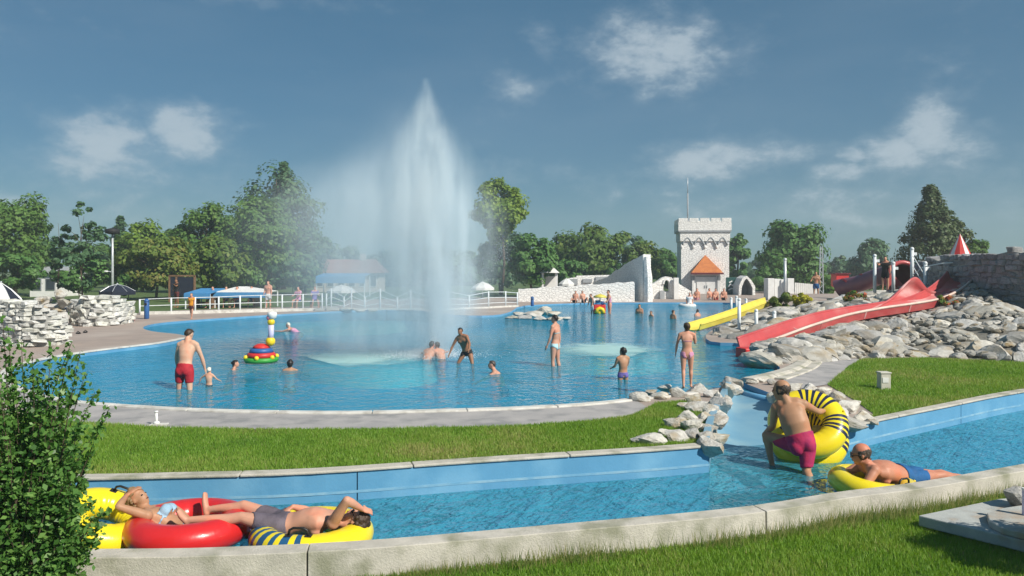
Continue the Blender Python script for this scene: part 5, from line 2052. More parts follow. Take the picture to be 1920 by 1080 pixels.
def do_hair(root, me, J, fx, s, style, mat, hk=1.0):
    if style is None:
        return
    X = coords(me)
    hd = np.array(J['head'])
    k = s * hk
    x = (X - hd) @ np.array(fx['hr']) / k
    y = (X - hd) @ np.array(fx['hf']) / k
    z = (X - hd) @ np.array(fx['hu']) / k
    noarm = np.ones(len(X), bool)
    for sd in 'LR':
        for (p_, q_, rad) in (('sh' + sd, 'el' + sd, .075), ('el' + sd, 'wr' + sd, .060)):
            d1, _ = seg_d(X, J[p_], J[q_])
            noarm &= d1 > rad * s
        d1, _ = seg_d(X, J['wr' + sd], J['wr' + sd] + norm(J.get('hand' + sd, J['wr' + sd] - J['el' + sd])) * .18 * s)
        noarm &= d1 > .06 * s
    near = noarm & ((x / .098) ** 2 + (y / .125) ** 2 + ((z - .0) / .14) ** 2 < 1) & (np.abs(x) < .10) & (np.abs(y) < .125) & (z < .13) & (z > -.14)
    if style == 'short':
        m = near & ((z > .055 - np.clip(-y, 0, .1) * 1.4 + np.clip(y, 0, 1) * .28)) & ~((np.abs(x) > .066) & (z < .02) & (y > -.03))
    elif style == 'bald':
        m = near & (y < .035 - np.abs(z) * .2) & (z < .046 + .008 * np.sin(x * 90)) & (z > -.05 - np.clip(-y - .02, 0, .1) * .25 + .006 * np.sin(x * 120)) & ~((np.abs(x) > .078) & (y > -.035)) & ((np.abs(x) > .045) | (y < -.055))
    else:
        m = near & ((z > .048 - np.clip(-y + .01, 0, .1) * 2.2 + np.clip(y, 0, 1) * .25))
    o = shell(me, m, (.0035 if style == 'bald' else .016 if style == 'short' else .020) * k, 'hair', .0035 * k, 3)
    if o is None:
        return
    h = link('hair', o, mat, root)
    hr, hf, hu = fx['hr'], fx['hf'], fx['hu']
    H = J['head']
    if style == 'long':
        mb = MB()
        dn = norm(J.get('hairdown', -fx['up'] * 1.0))
        mb.tube([H - hf * .05 * k + hu * .03 * k, H - hf * .085 * k - hu * .05 * k, H - hf * .075 * k + dn * .16 * k, H - hf * .06 * k + dn * .24 * k], [.06 * k, .075 * k, .06 * k, .02 * k], 10, ry=[.05 * k, .045 * k, .035 * k, .012 * k], side=hr)
        link('hair_length', remesh(mb, .012 * k if s > .6 else .012, 3, 'hair_length'), mat, h)
    if style == 'bun':
        mb = MB().ball(H - hf * .105 * k + hu * .03 * k, .042 * k, 10, 7)
        link('hair_bun', remesh(mb, .012, 2, 'hair_bun'), mat, h)
    if style == 'pony':
        mb = MB()
        b0 = H - hf * .10 * k + hu * .02 * k
        mb.tube([b0, b0 - hf * .04 * k - hu * .05 * k, b0 - hf * .03 * k - hu * .16 * k], [.022 * k, .032 * k, .010 * k], 8)
        link('ponytail', remesh(mb, .010, 2, 'ponytail'), mat, h)
    if style == 'thick':
        mb = MB()
        rr = random.Random(5)
        for _ in range(46):
            v = Vector((rr.gauss(0, 1), rr.gauss(-.6, .8), rr.gauss(.2, .8))).normalized()
            c = H + hr * v.x * .078 * k + hf * (v.y * .095 - .012) * k + hu * (v.z * .09 + .02) * k
            if v.y > .35 and v.z < .75:
                continue
            mb.ball(c, rr.uniform(.022, .038) * k, 7, 5)
        link('hair_curls', remesh(mb, .008, 1, 'hair_curls'), mat, h)


def face(root, J, fx, s, hk=1.0, shades=False):
    H, hr, hf, hu = J['head'], fx['hr'], fx['hf'], fx['hu']
    k = s * hk
    Mh = Matrix((hr, hf, hu)).transposed()
    if shades:
        mb = MB()
        for sg_ in (-1, 1):
            mb.ball(H + hr * sg_ * .033 * k + hf * .088 * k + hu * .006 * k, (.028 * k, .010 * k, .020 * k), 10, 6, Mh)
            mb.tube([H + hr * sg_ * .058 * k + hf * .080 * k + hu * .012 * k, H + hr * sg_ * .078 * k + hf * .03 * k + hu * .010 * k, H + hr * sg_ * .078 * k - hf * .005 * k + hu * .006 * k], .0045 * k, 5)
        mb.tube([H + hr * -.01 * k + hf * .098 * k + hu * .01 * k, H + hr * .01 * k + hf * .098 * k + hu * .01 * k], .005 * k, 5)
        mb.build('sunglasses', M['black'], root, smooth=True)
    else:
        for sg_ in (-1, 1):
            MB().ball(H + hr * sg_ * .031 * k + hf * .081 * k + hu * .004 * k, (.013 * k, .008 * k, .0075 * k), 8, 5, Mh).build('eye', M['black'], root, smooth=True)
    MB().ball(H - hu * .051 * k + hf * .0925 * k, (.021 * k, .005 * k, .006 * k), 8, 5, Mh).build('mouth', CL['maroon'], root, smooth=True)


def finish(label, J, s, skin, hairstyle, haircol, wear, vox, female=False, heavy=0.0, hk=1.0, fingers=True, curl=(.35, .35), faced=True, shades=False, group=None):
    root = empty('person', (0, 0, 0), label=label, cat='person', group=group)
    base = J['base'] if 'base' in J else J['pelvis']
    me, fx = body(J, s, vox, female, heavy, hk, fingers, curl)
    b = link('body', me, SKIN[skin], root)
    dress(root, me, J, fx, s, wear, hk)
    do_hair(root, me, J, fx, s, hairstyle, HAIR.get(haircol), hk)
    if faced:
        face(root, J, fx, s, hk, shades)
    # move the root to the person's base, keep the parts where they are
    off = Vector(base)
    root.location = off
    for c in root.children:
        c.location = -off
    return root


def fk(x, y, zfoot, h, yaw, lean=0, armL=(5, 8, 10), armR=(5, 8, 10), legL=(0, 3, 0), legR=(0, 3, 0), hyaw=0, hpitch=0, twist=0, hk=1.0, zp=None, side_lean=0):
    """joints of a standing, sitting or crouching figure; yaw 0 faces away from the camera; angles in degrees"""
    s = h / 1.75
    D = lambda *a: Vector(a)

    def dirn(f, a, sg_):
        f, a = R(f), R(a)
        return D(sg_ * math.sin(a), math.sin(f) * math.cos(a), -math.cos(f) * math.cos(a))
    J = {}
    J['pelvis'] = D(0, 0, 0)
    l, sl_ = R(lean), R(side_lean)
    tu = D(math.sin(sl_), math.sin(l) * math.cos(sl_), math.cos(l) * math.cos(sl_))
    J['chest'] = tu * .50 * s
    tw_ = R(twist)
    sd_ = D(math.cos(tw_) * math.cos(sl_), math.sin(tw_), -math.sin(sl_))
    J['shL'], J['shR'] = J['chest'] - sd_ * .182 * s, J['chest'] + sd_ * .182 * s
    hl = R(lean * .55)
    nu_ = D(math.sin(sl_) * .6, math.sin(hl), math.cos(hl))
    J['head'] = J['chest'] + (nu_ * .205 + D(0, .025, 0)) * s * (.75 + .25 * hk)
    hy, hp_ = R(hyaw), R(hpitch)
    J['hf'] = D(-math.sin(hy) * math.cos(hp_), math.cos(hy) * math.cos(hp_), math.sin(hp_))
    J['hu'] = D(math.sin(hy) * math.sin(hp_), -math.cos(hy) * math.sin(hp_), math.cos(hp_))
    for sdn, sg_, A, L_ in (('L', -1, armL, legL), ('R', 1, armR, legR)):
        u = dirn(A[0] + lean * .35, A[1], sg_)
        J['el' + sdn] = J['sh' + sdn] + u * .285 * s
        f_ = dirn(A[0] + lean * .35 + A[2], A[1] * (.4 if len(A) < 4 else A[3]), sg_)
        J['wr' + sdn] = J['el' + sdn] + f_ * .255 * s
        J['hip' + sdn] = D(sg_ * .092 * s, 0, -.02 * s)
        th = dirn(L_[0], L_[1], sg_)
        J['kn' + sdn] = J['hip' + sdn] + th * .425 * s
        shd = dirn(L_[0] - L_[2], L_[1] * .3, sg_)
        J['an' + sdn] = J['kn' + sdn] + shd * .415 * s
        fd = dirn(L_[0] - L_[2] + 90, 8, sg_)
        J['to' + sdn] = J['an' + sdn] + fd * .17 * s + shd * .055 * s
    low = min(J['anL'].z, J['anR'].z) - .085 * s
    z0 = zp if zp is not None else zfoot - low
    Rz = Matrix.Rotation(R(yaw), 3, 'Z')
    for k in J:
        J[k] = Rz @ J[k]
        if k not in ('hf', 'hu'):
            J[k] = J[k] + D(x, y, z0)
    for sdn in 'LR':
        J['calf' + sdn] = Rz @ D(0, -1, 0)
    J['base'] = D(x, y, min(J['anL'].z, J['anR'].z) - .085 * s)
    return J, s


def person(label, px, py, z, h, yaw, skin='tan', hair='short', hcol='black', wear=(('trunks', 'red', .010),), vox=.02, female=False, hk=1.0, zf=None, group=None, faced=True, heavy=0.0, **kw):
    g = G(px, py, z)
    J, s = fk(g.x, g.y, zf if zf is not None else z, h, yaw, hk=hk, **kw)
    return finish(label, J, s, skin, hair, hcol, wear, vox, female, heavy, hk, fingers=vox < .018, faced=faced, group=group)


# ---- bathers in the pool
POOLF = -.53
person('man in red swim shorts wading, back turned, holding a toddler by the hand', 346, 730, 0, 1.80, -6, 'fair', 'short', 'brown', (('shorts', 'red', .016),), .013, zf=POOLF, lean=16,
       armL=(6, 20, 12), armR=(4, 20, 6), legL=(4, 6, 8), legR=(-4, 5, 2), hpitch=-25, hyaw=-20, faced=False)
person('toddler with white hair beside the man in red shorts', 392, 722, 0, .80, -4, 'fair', 'short', 'white', (('brief', 'black', .006),), .012, zf=-.44, hk=1.3, armL=(10, 55, 0), armR=(25, 35, 40), faced=False)
person('dark haired girl swimming with one arm stretched ahead', 428, 693, 0, 1.45, -75, 'pink', 'bun', 'black', (('swimsuit', 'blue', .006),), .018, female=True, zp=-.42, lean=18,
       armL=(80, 8, 8), armR=(76, 0, 10), legL=(-25, 4, 10), legR=(-35, 4, 12), faced=False)
person('dark haired swimmer seen from behind near the rainbow toy', 543, 695, 0, 1.50, 5, 'tan', 'thick', 'black', (('swimsuit', 'white', .006),), .018, female=True, zp=-.44, lean=8,
       armL=(50, 30, 20), armR=(55, 45, 10), legL=(-25, 4, 10), legR=(-35, 4, 12), faced=False)
person('bather in a white cap bending low over the water', 562, 622, 0, 1.6, 75, 'pink', 'short', 'white', (('swimsuit', 'pink', .008),), .02, female=True, zp=-.12, lean=62,
       armL=(50, 10, 20), armR=(40, 10, 30), legL=(40, 6, 70), legR=(40, 6, 70), faced=False)
person('crouching bather with pale back under the water jet', 796, 674, 0, 1.65, -25, 'pink', 'short', 'black', (('trunks', 'white', .01),), .018, zp=-.16, lean=42, armL=(60, 10, 20), armR=(60, 10, 20), legL=(70, 10, 110), legR=(70, 10, 110), faced=False)
person('second bather crouching to the right under the water jet', 832, 673, 0, 1.55, 40, 'pink', 'short', 'brown', (('trunks', 'violet', .01),), .018, zp=-.18, lean=35, armL=(60, 10, 20), armR=(60, 10, 20), legL=(70, 10, 110), legR=(70, 10, 110), faced=False)
person('dark haired boy bending forward by the water jet', 876, 680, 0, 1.48, 160, 'brown', 'short', 'black', (('brief', 'black', .008),), .016, zf=-.44, lean=20, side_lean=14, armL=(15, 30, 30), armR=(0, 28, 20), legL=(24, 22, 24), legR=(24, 22, 24), hpitch=-10)
person('swimmer with grey hair sunk to the shoulders', 944, 700, 0, 1.6, 90, 'pink', 'short', 'grey', (('trunks', 'blue', .01),), .018, zp=-.38, lean=28, armL=(50, 20, 10), armR=(40, 20, 10), legL=(-20, 4, 20), legR=(-30, 4, 20))
person('slim woman in an aqua bikini standing in shallow water', 1041, 686, 0, 1.66, 62, 'pink', 'short', 'black', (('top', 'aqua', .008), ('bikini', 'aqua', .007)), .015, female=True, zf=-.34, armL=(8, 8, 14), armR=(-6, 8, 10), legL=(4, 2, 3), legR=(-4, 2, 3))
person('child with black hair standing waist deep in blue trunks', 1168, 712, 0, 1.24, 15, 'tan', 'thick', 'black', (('brief', 'violet', .008),), .014, zf=POOLF, hk=1.12, armL=(20, 12, 50), armR=(30, 8, 60), hyaw=35, faced=False)
person('girl in a pink bikini standing on the chute rocks', 1288, 728, .17, 1.30, -8, 'pink', 'bun', 'brown', (('top', 'pink', .007), ('bikini', 'pink', .007)), .013, female=True, zf=.17, lean=4, hyaw=10,
       armL=(4, 16, 10), armR=(30, 10, 120), legL=(-6, 1, 12), legR=(8, 2, 6), faced=False)
# far bathers
person('adult in white trunks standing left of the red play panel', 1111, 588, 0, 1.5, 120, 'pink', 'short', 'brown', (('trunks', 'white', .01),), .03, zf=-.4, lean=12)
person('adult in pink standing right of the red play panel', 1143, 588, 0, 1.7, 100, 'pink', 'short', 'brown', (('swimsuit', 'pink', .01),), .03, female=True, zf=-.4, lean=6, armL=(20, 10, 40))
person('far swimmer with black hair, sunk to the chest', 1199, 588, 0, 1.65, 150, 'tan', 'short', 'black', (('trunks', 'blue', .01),), .03, zp=-.25)
person('far small swimmer, only head and shoulders out', 1221, 593, 0, 1.5, 120, 'tan', 'short', 'grey', (('trunks', 'blue', .01),), .03, zp=-.42)
person('far swimmer before the arched window wall', 1262, 598, 0, 1.6, -60, 'tan', 'short', 'brown', (('trunks', 'red', .01),), .03, zp=-.30)
person('far swimmer nearest the yellow slide', 1308, 593, 0, 1.6, 30, 'pink', 'short', 'brown', (('trunks', 'maroon', .01),), .03, zp=-.38)
person('person in white sitting on a float below the tower', 1293, 574, 0, 1.6, 170, 'pink', 'short', 'brown', (('shirt', 'white', .01),), .03, zp=.16, lean=-10, legL=(80, 10, 30), legR=(80, 10, 40))
# on the deck
person('child in an orange shirt walking along the far deck', 359, 598, ZG, 1.22, 170, 'pink', 'short', 'blond', (('shirt', 'orange', .02), ('trunks', 'maroon', .012)), .02, hk=1.1, legL=(14, 3, 6), legR=(-10, 3, 10), armL=(10, 12, 15), armR=(-8, 12, 15))
person('dark clothed person kneeling against the low white wall', 212, 602, ZG, 1.6, 160, 'brown', 'short', 'black', (('shirt', 'grey', .015), ('shorts', 'grey', .015)), .025, legL=(80, 12, 140), legR=(70, 12, 140), lean=20)
person('person in maroon sitting at the corner of the low white wall', 232, 602, ZG, 1.7, 190, 'brown', 'short', 'black', (('shirt', 'maroon', .015), ('shorts', 'black', .015)), .025, legL=(140, 14, 118), legR=(136, 14, 112), lean=14, zp=ZG + .12)
person('person in red sitting right of the one in maroon', 246, 602, ZG, 1.65, 150, 'pink', 'short', 'blond', (('shirt', 'red', .015), ('shorts', 'red', .015)), .025, legL=(138, 8, 114), legR=(130, 8, 100), lean=6, zp=ZG + .12)
for (x, y, yaw, wc, lab) in [(400, 577, 160, 'pink', 'person in pink sitting behind the railing, leftmost under the awning'), (424, 577, 200, 'white', 'person in white sitting second from left behind the railing'),
                             (446, 577, 150, 'red', 'person in red sitting behind the railing beside the one in white'), (472, 576.5, 190, 'black', 'person in black sitting behind the railing'),
                             (560, 578, 160, 'pink', 'person in pink seated at the far left of the spray'), (590, 577.5, 200, 'violet', 'person in violet seated behind the railing near the spray')]:
    person(lab, x, y, ZG, 1.7, yaw, 'pink', 'short', 'brown', (('shirt', wc, .015), ('shorts', 'blue', .012)), .035, faced=False, legL=(88, 8, 88), legR=(88, 8, 88), lean=4, zf=ZG, armL=(30, 10, 50), armR=(30, 10, 50))
person('person in dark clothes standing by the dark screens', 331, 577, ZG, 1.75, 150, 'brown', 'short', 'black', (('shirt', 'black', .015), ('shorts', 'maroon', .015)), .03, faced=False, armL=(60, 20, 60))
person('bather standing behind the far railing near the toy', 503, 584, ZG, 1.7, 170, 'pink', 'short', 'brown', (('trunks', 'white', .01),), .03, faced=False)
for (x, yaw, wc, lab) in [(1306, 150, 'pink', 'sunbather in pink sitting at the foot of the tower, leftmost'), (1332, 200, 'white', 'sunbather in white sitting before the tower door'),
                          (1342, 170, 'red', 'sunbather in red sitting right of the tower door'), (1357, 160, 'black', 'sunbather in black sitting beside the green sign')]:
    person(lab, x, 563, ZG, 1.7, yaw, 'pink', 'short', 'brown', (('trunks', wc, .012),), .035, faced=False, legL=(138, 10, 112), legR=(142, 10, 118), lean=-14, zp=ZG + .11)
for (x, yaw, lab) in [(1078, 160, 'sunbather reclining below the long white wall'), (1094, 200, 'second sunbather below the long white wall')]:
    person(lab, x, 568, ZG, 1.65, yaw, 'pink', 'short', 'brown', (('trunks', 'black', .012),), .035, faced=False, legL=(138, 10, 112), legR=(130, 10, 100), lean=-20, zp=ZG + .11)
JJ, s_ = fk(P(1660, 545, 35.6).x, 35.6, P(1660, 548, 35.6).z, 1.6, 150, armR=(60, 20, 60), lean=8)
finish('child in black standing in the red tunnel mouth', JJ, s_, 'pink', 'short', 'black', (('shirt', 'black', .015), ('trunks', 'black', .012)), .03, fingers=False, faced=False)
JJ, s_ = fk(P(1530, 560, 50).x, 50, P(1530, 562, 50).z, 1.75, 160, armR=(20, 20, 60))
finish('bather in dark trunks standing left of the lattice mast', JJ, s_, 'tan', 'short', 'brown', (('trunks', 'blue', .015),), .03, fingers=False, faced=False)


# ---- the four near figures: joints read off the photo at their real distance
def joints(d, hf, hu, extra=None):
    J = {k: P(*v) for k, v in d.items()}
    J['hf'], J['hu'] = Vector(hf), Vector(hu)
    if extra:
        J.update({k: Vector(v) for k, v in extra.items()})
    return J


# kneeling man with the double ring
J = joints(dict(pelvis=(1502, 828, 11.15), chest=(1480, 762, 11.32), head=(1465, 731, 11.42), shL=(1454, 764, 11.42), shR=(1507, 758, 11.30),
                elL=(1449, 800, 11.55), wrL=(1434, 812, 11.74), elR=(1533, 772, 11.55), wrR=(1546, 770, 11.82),
                hipL=(1489, 834, 11.22), hipR=(1514, 834, 11.12), knL=(1436, 816, 11.55), anL=(1448, 872, 11.50), knR=(1512, 884, 11.02), anR=(1524, 918, 10.75),
                toL=(1440, 878, 11.75), toR=(1530, 938, 10.62)), (-.72, .62, -.15), (-.05, .1, 1),
           {'calfL': (.3, -1, 0), 'calfR': (.1, -1, 0), 'handL': (-.15, .3, -.95), 'palmL': (.2, .2, -.8), 'handR': (.3, .9, -.2), 'palmR': (0, 0, -1)})
finish('balding man in crimson shorts kneeling in the river over a yellow double ring', J, 1.13, 'tan', 'bald', 'grey', (('shorts', 'crimson', .018),), .009, heavy=.16, curl=(.6, .5), hk=1.16)
# prone man on a ring
J = joints(dict(pelvis=(1690, 892, 10.35), chest=(1636, 884, 10.12), head=(1614, 851, 10.12), shL=(1640, 882, 9.96), shR=(1618, 872, 10.32),
                elL=(1622, 912, 9.86), wrL=(1602, 898, 10.05), elR=(1584, 886, 10.34), wrR=(1588, 908, 10.12),
                hipL=(1704, 898, 10.28), hipR=(1700, 890, 10.45), knL=(1752, 893, 10.50), anL=(1806, 898, 10.62), knR=(1750, 890, 10.70), anR=(1800, 894, 10.9),
                toL=(1830, 896, 10.7), toR=(1824, 893, 11.0)), (-.88, .28, -.18), (-.15, .0, 1),
           {'calfL': (0, 0, 1), 'calfR': (0, 0, 1), 'handL': (-.6, .2, -.7), 'palmL': (0, 0, -1), 'handR': (.2, -.3, -.9), 'palmR': (.4, 0, -.6)})
finish('sunburnt bald man in blue shorts lying over a yellow ring in the river', J, 1.16, 'red', 'bald', 'grey', (('trunks', 'blue', .014),), .009, heavy=.12, hk=1.06, shades=True, curl=(.5, .5))
# man on his back, head to the right
J = joints(dict(pelvis=(531, 985, 8.30), chest=(614, 976, 8.26), head=(667, 974, 8.22), shL=(616, 966, 8.48), shR=(624, 981, 8.08),
                elL=(578, 958, 8.58), wrL=(549, 950, 8.40), elR=(650, 938, 7.98), wrR=(678, 954, 8.12),
                hipL=(522, 976, 8.44), hipR=(520, 987, 8.18), knL=(457, 948, 8.50), anL=(394, 955, 8.52), knR=(452, 970, 8.16), anR=(356, 975, 8.12),
                toL=(385, 924, 8.60), toR=(334, 956, 8.10)), (-.30, .10, .95), (.93, -.05, .30),
           {'calfL': (0, 0, -1), 'calfR': (0, 0, -1), 'handL': (-.9, -.2, -.45), 'palmL': (0, .1, -1), 'handR': (.7, .6, -.4), 'palmR': (0, .5, -.6)})
finish('man in grey trunks floating on his back, arm over his face', J, 1.10, 'pink', 'thick', 'brown', (('trunks', 'grey', .012),), .009, shades=True, curl=(.4, .5))
# woman leaning back, head to the left
J = joints(dict(pelvis=(352, 993, 8.36), chest=(288, 962, 8.36), head=(259, 934, 8.42), shL=(288, 956, 8.58), shR=(276, 967, 8.18),
                elL=(318, 948, 8.66), wrL=(345, 962, 8.56), elR=(222, 950, 8.10), wrR=(238, 928, 8.34),
                hipL=(362, 988, 8.48), hipR=(360, 996, 8.26), knL=(420, 992, 8.60), anL=(476, 1004, 8.70), knR=(424, 996, 8.34), anR=(478, 1006, 8.42),
                toL=(495, 996, 8.74), toR=(496, 998, 8.44)), (.80, -.15, .55), (-.55, .0, .80),
           {'calfL': (0, 0, -1), 'calfR': (0, 0, -1), 'handL': (.7, -.3, -.6), 'palmL': (0, -.2, -1), 'handR': (.5, .4, .4), 'palmR': (.3, .3, -.3), 'hairdown': (-.5, .1, -.7)})
finish('woman in a light blue bikini floating on her back, hand behind her head', J, 1.02, 'tan', 'thick', 'blond', (('top', 'lightblue', .008), ('bikini', 'lightblue', .007)), .009, female=True, curl=(.3, .5))
# ------------------------------------------------------------------ swim rings
def torus(Rm, r, nmaj=72, nmin=18, stripes=(), squash=.92, wrinkle=0.0):
    """stripes: (start, end) angles in degrees that take the second material"""
    vs_, fs, mi = [], [], []
    for i in range(nmaj):
        a = 2 * math.pi * i / nmaj
        for j in range(nmin):
            b = 2 * math.pi * j / nmin
            rr = r * (1 + wrinkle * math.sin(a * 22) * max(0, -math.cos(b)))
            vs_.append(((Rm + rr * math.cos(b)) * math.cos(a), (Rm + rr * math.cos(b)) * math.sin(a), rr * squash * math.sin(b)))
    for i in range(nmaj):
        deg = (i + .5) * 360 / nmaj
        m_ = 1 if any(s0 <= deg < s1 for s0, s1 in stripes) else 0
        for j in range(nmin):
            fs.append((i * nmin + j, ((i + 1) % nmaj) * nmin + j, ((i + 1) % nmaj) * nmin + (j + 1) % nmin, i * nmin + (j + 1) % nmin))
            mi.append(m_)
    me = bpy.data.meshes.new('ring')
    me.from_pydata(vs_, [], fs)
    me.polygons.foreach_set('material_index', mi)
    me.polygons.foreach_set('use_smooth', [True] * len(fs))
    me.update()
    return me


def ring(label, c, Rm, r, nrm=(0, 0, 1), spin=0, mats=('tube_yellow', 'navy'), stripes=(), handles=(), second=None, cat='swim ring', valve=None):
    root = empty('swim_ring', c, label=label, cat=cat)
    q = Vector((0, 0, 1)).rotation_difference(norm(nrm)).to_matrix().to_4x4() @ Matrix.Rotation(R(spin), 4, 'Z')
    root.rotation_euler = q.to_euler()
    me = torus(Rm, r, 120, 18, stripes, wrinkle=.02)
    for m_ in mats:
        me.materials.append(M[m_])
    link('ring', me, None, root)
    if second:
        o = link('lower_ring', me, None, root)
        o.location = second
    for h in handles:
        a = R(h)
        b0 = Vector((Rm * math.cos(a), Rm * math.sin(a), r * .90))
        t = Vector((-math.sin(a), math.cos(a), 0))
        hb = MB().tube([b0 - t * .10, b0 - t * .085 + Vector((0, 0, .055)), b0 - t * .05 + Vector((0, 0, .075)), b0 + t * .05 + Vector((0, 0, .075)), b0 + t * .085 + Vector((0, 0, .055)), b0 + t * .10], .013, 8)
        hb.build('handle', M['black'], root, smooth=True)
        for s_ in (-1, 1):
            MB().box(b0 + t * .10 * s_, (.07, .07, .012), rz=a).build('handle_patch', M['black'], root, bevel=.004)
    v = MB().tube([(Rm + r * .7, 0, r * .62), (Rm + r * .78, 0, r * .74)], .016, 8)
    v.build('valve', M[mats[0]], root, smooth=True)
    return root


def stripe_run(a0, n, w, gap):
    return [(a0 + i * (w + gap), a0 + i * (w + gap) + w) for i in range(n)]


ring('big glossy red swim ring between the floating couple', (P(354, 1000, 8.36).x, 8.36, -.115), .465, .175, mats=('tube_red', 'tube_red'))
ring('yellow swim ring under the woman, half hidden by the shrub', P(196, 978, 8.30), .33, .175, nrm=(.42, -.16, 1), spin=40, handles=(55,), mats=('tube_yellow', 'navy'))
ring('yellow swim ring with slanting blue stripes under the floating man', (P(585, 1000, 8.26).x, 8.26, -.165), .47, .16, spin=0, stripes=stripe_run(186, 7, 7, 6.5), mats=('tube_yellow', 'stripe_blue'), handles=(268,))
ring('upright yellow double ring with navy stripes leaning by the kneeling man', P(1514, 794, 11.86), .385, .185, nrm=(-.22, -.66, .62), spin=0, stripes=stripe_run(22, 6, 6, 6) + stripe_run(318, 4, 5, 5.5), second=(0, -.06, -.31), mats=('tube_yellow', 'navy'), handles=(205,))
ring('yellow swim ring carrying the prone bald man', P(1638, 909, 10.16), .40, .150, nrm=(.10, -.05, 1), spin=0, stripes=(), handles=(300,), mats=('tube_yellow', 'navy'))
ring('small white float under the far person below the tower', (P(1293, 574, 52).x, G(1293, 574).y, .02), .42, .16, mats=('canvas_white', 'canvas_white'))

# ------------------------------------------------------------------ water toy: banded dome with a tall jointed neck
tg = G(490, 680)
toy = empty('water_toy', tg, label='rainbow banded dome water toy with a tall ball jointed neck', cat='water toy')
MB().lathe([(.02, .02), (.42, .02), (.46, .08), (.43, .15), (.02, .15)], 24).build('green_base', M['green'], toy, smooth=True)
MB().lathe([(.02, .15), (.38, .15), (.375, .24), (.33, .28), (.02, .28)], 24).build('red_band', M['red'], toy, smooth=True)
MB().lathe([(.02, .28), (.32, .28), (.30, .36), (.25, .40), (.02, .40)], 24).build('blue_band', M['blue'], toy, smooth=True)
MB().lathe([(.02, .40), (.24, .40), (.20, .46), (.10, .51), (.01, .52)], 24).build('red_cap', M['red'], toy, smooth=True)
for k in range(6):
    a = R(-150 + k * 60)
    MB().ball((.41 * math.cos(a), .41 * math.sin(a), .16), .065, 10, 7).build('yellow_knob', M['yellow'], toy, smooth=True)
nx = (507 - 490) / F * tg.y
MB().ball((nx, 0, .58), .13, 14, 9).build('neck_ball', M['yellow'], toy, smooth=True)
MB().tube([(nx, 0, .66), (nx + .02, 0, .80), (nx + .02, 0, 1.02)], [.085, .075, .08], 12).build('neck', M['lilac'], toy, smooth=True)
MB().ball((nx + .02, 0, 1.10), .10, 14, 9).build('neck_ball', M['yellow'], toy, smooth=True)
MB().ball((nx - .02, 0, 1.22), .09, 12, 8).build('head_base', M['pink'], toy, smooth=True)
MB().lathe([(.03, 1.16), (.11, 1.22), (.13, 1.30), (.12, 1.36), (.04, 1.38)], 14, (nx + .05, 0, 0)).build('head', M['white_paint'], toy, smooth=True)

# red play panel at the far side
pg = G(1124, 588)
pp = empty('play_panel', pg, label='red and yellow play panel standing in the far pool', cat='play panel')
k_ = pg.y / F
MB().box((0, 0, 8 * k_), (22 * k_, .35, 18 * k_)).build('panel', M['red'], pp, bevel=.04)
MB().tube([(-7 * k_, -.22, 1 * k_), (-7 * k_ * .7, -.22, 8 * k_), (0, -.22, 10 * k_), (7 * k_ * .7, -.22, 8 * k_), (7 * k_, -.22, 1 * k_)], .11, 8).build('arc', M['yellow'], pp, smooth=True)
MB().ball((0, -.2, 3 * k_), (.14, .05, .14), 10, 6).build('sun_disc', M['yellow'], pp, smooth=True)
MB().box((-3 * k_, 0, 21 * k_), (9 * k_, .3, 8 * k_)).build('blue_block', M['canvas_blue'], pp, bevel=.03)
MB().box((6 * k_, 0, 20 * k_), (7 * k_, .3, 6 * k_)).build('navy_block', M['blue'], pp, bevel=.03)
MB().lathe([(.42, 30 * k_), (.30, 34 * k_), (.03, 37 * k_)], 12, (1 * k_, 0, 0)).build('canopy', M['yellow_slide'], pp, smooth=True)
MB().tube([(1 * k_, 0, 16 * k_), (1 * k_, 0, 31 * k_)], .03, 6).build('mast', M['steel'], pp)


# ------------------------------------------------------------------ railings
def railing(label, posts, rails, mat, kerb=None, r=.035):
    """posts: (px, base row, top row); rails: fractions of height; all on the deck"""
    b0 = G(posts[0][0], posts[0][1], ZG)
    root = empty('railing', b0, label=label, cat='railing')
    base, top = [], []
    for (x, yb, yt) in posts:
        b = G(x, yb, ZG)
        t = P(x, yt, b.y)
        base.append(b - b0)
        top.append(t - b0)
        MB().tube([b - b0 - Vector((0, 0, .05)), t - b0], r * 1.3, 8).build('post', mat, root, smooth=True)
    for f in rails:
        sag = .05 if f == 'rope' else 0
        pts = [a.lerp(b, f) for a, b in zip(base, top)]
        MB().tube(pts, r * .62, 6).build('rail', mat, root, smooth=True)
    if kerb:
        MB().sweep([Vector(p) for p in base], [(-.12, 0), (.12, 0), (.12, kerb), (-.12, kerb)]).build('kerb', M['coping'], root)
    return root


railing('white two bar railing along the far left deck', [(262, 590, 561), (277, 589.5, 560), (321, 589, 558), (366, 588, 557), (410, 587, 556), (450, 586, 554), (489, 585, 553), (529, 584, 552), (568, 583, 551), (604, 582.5, 550)], (.97, .55), M['rail_white'], .16)
railing('white railing with tall mooring posts behind the spray', [(612, 582, 550), (621, 582, 541), (645, 581.5, 556), (659, 581, 539), (684, 581, 556), (713, 581, 541), (745, 581, 556), (770, 581, 543), (806, 581, 556), (840, 581, 545), (880, 579, 553), (916, 578, 546), (948, 576, 546), (970, 575, 548)], (.95, .62, .30), M['rail_white'], .10)

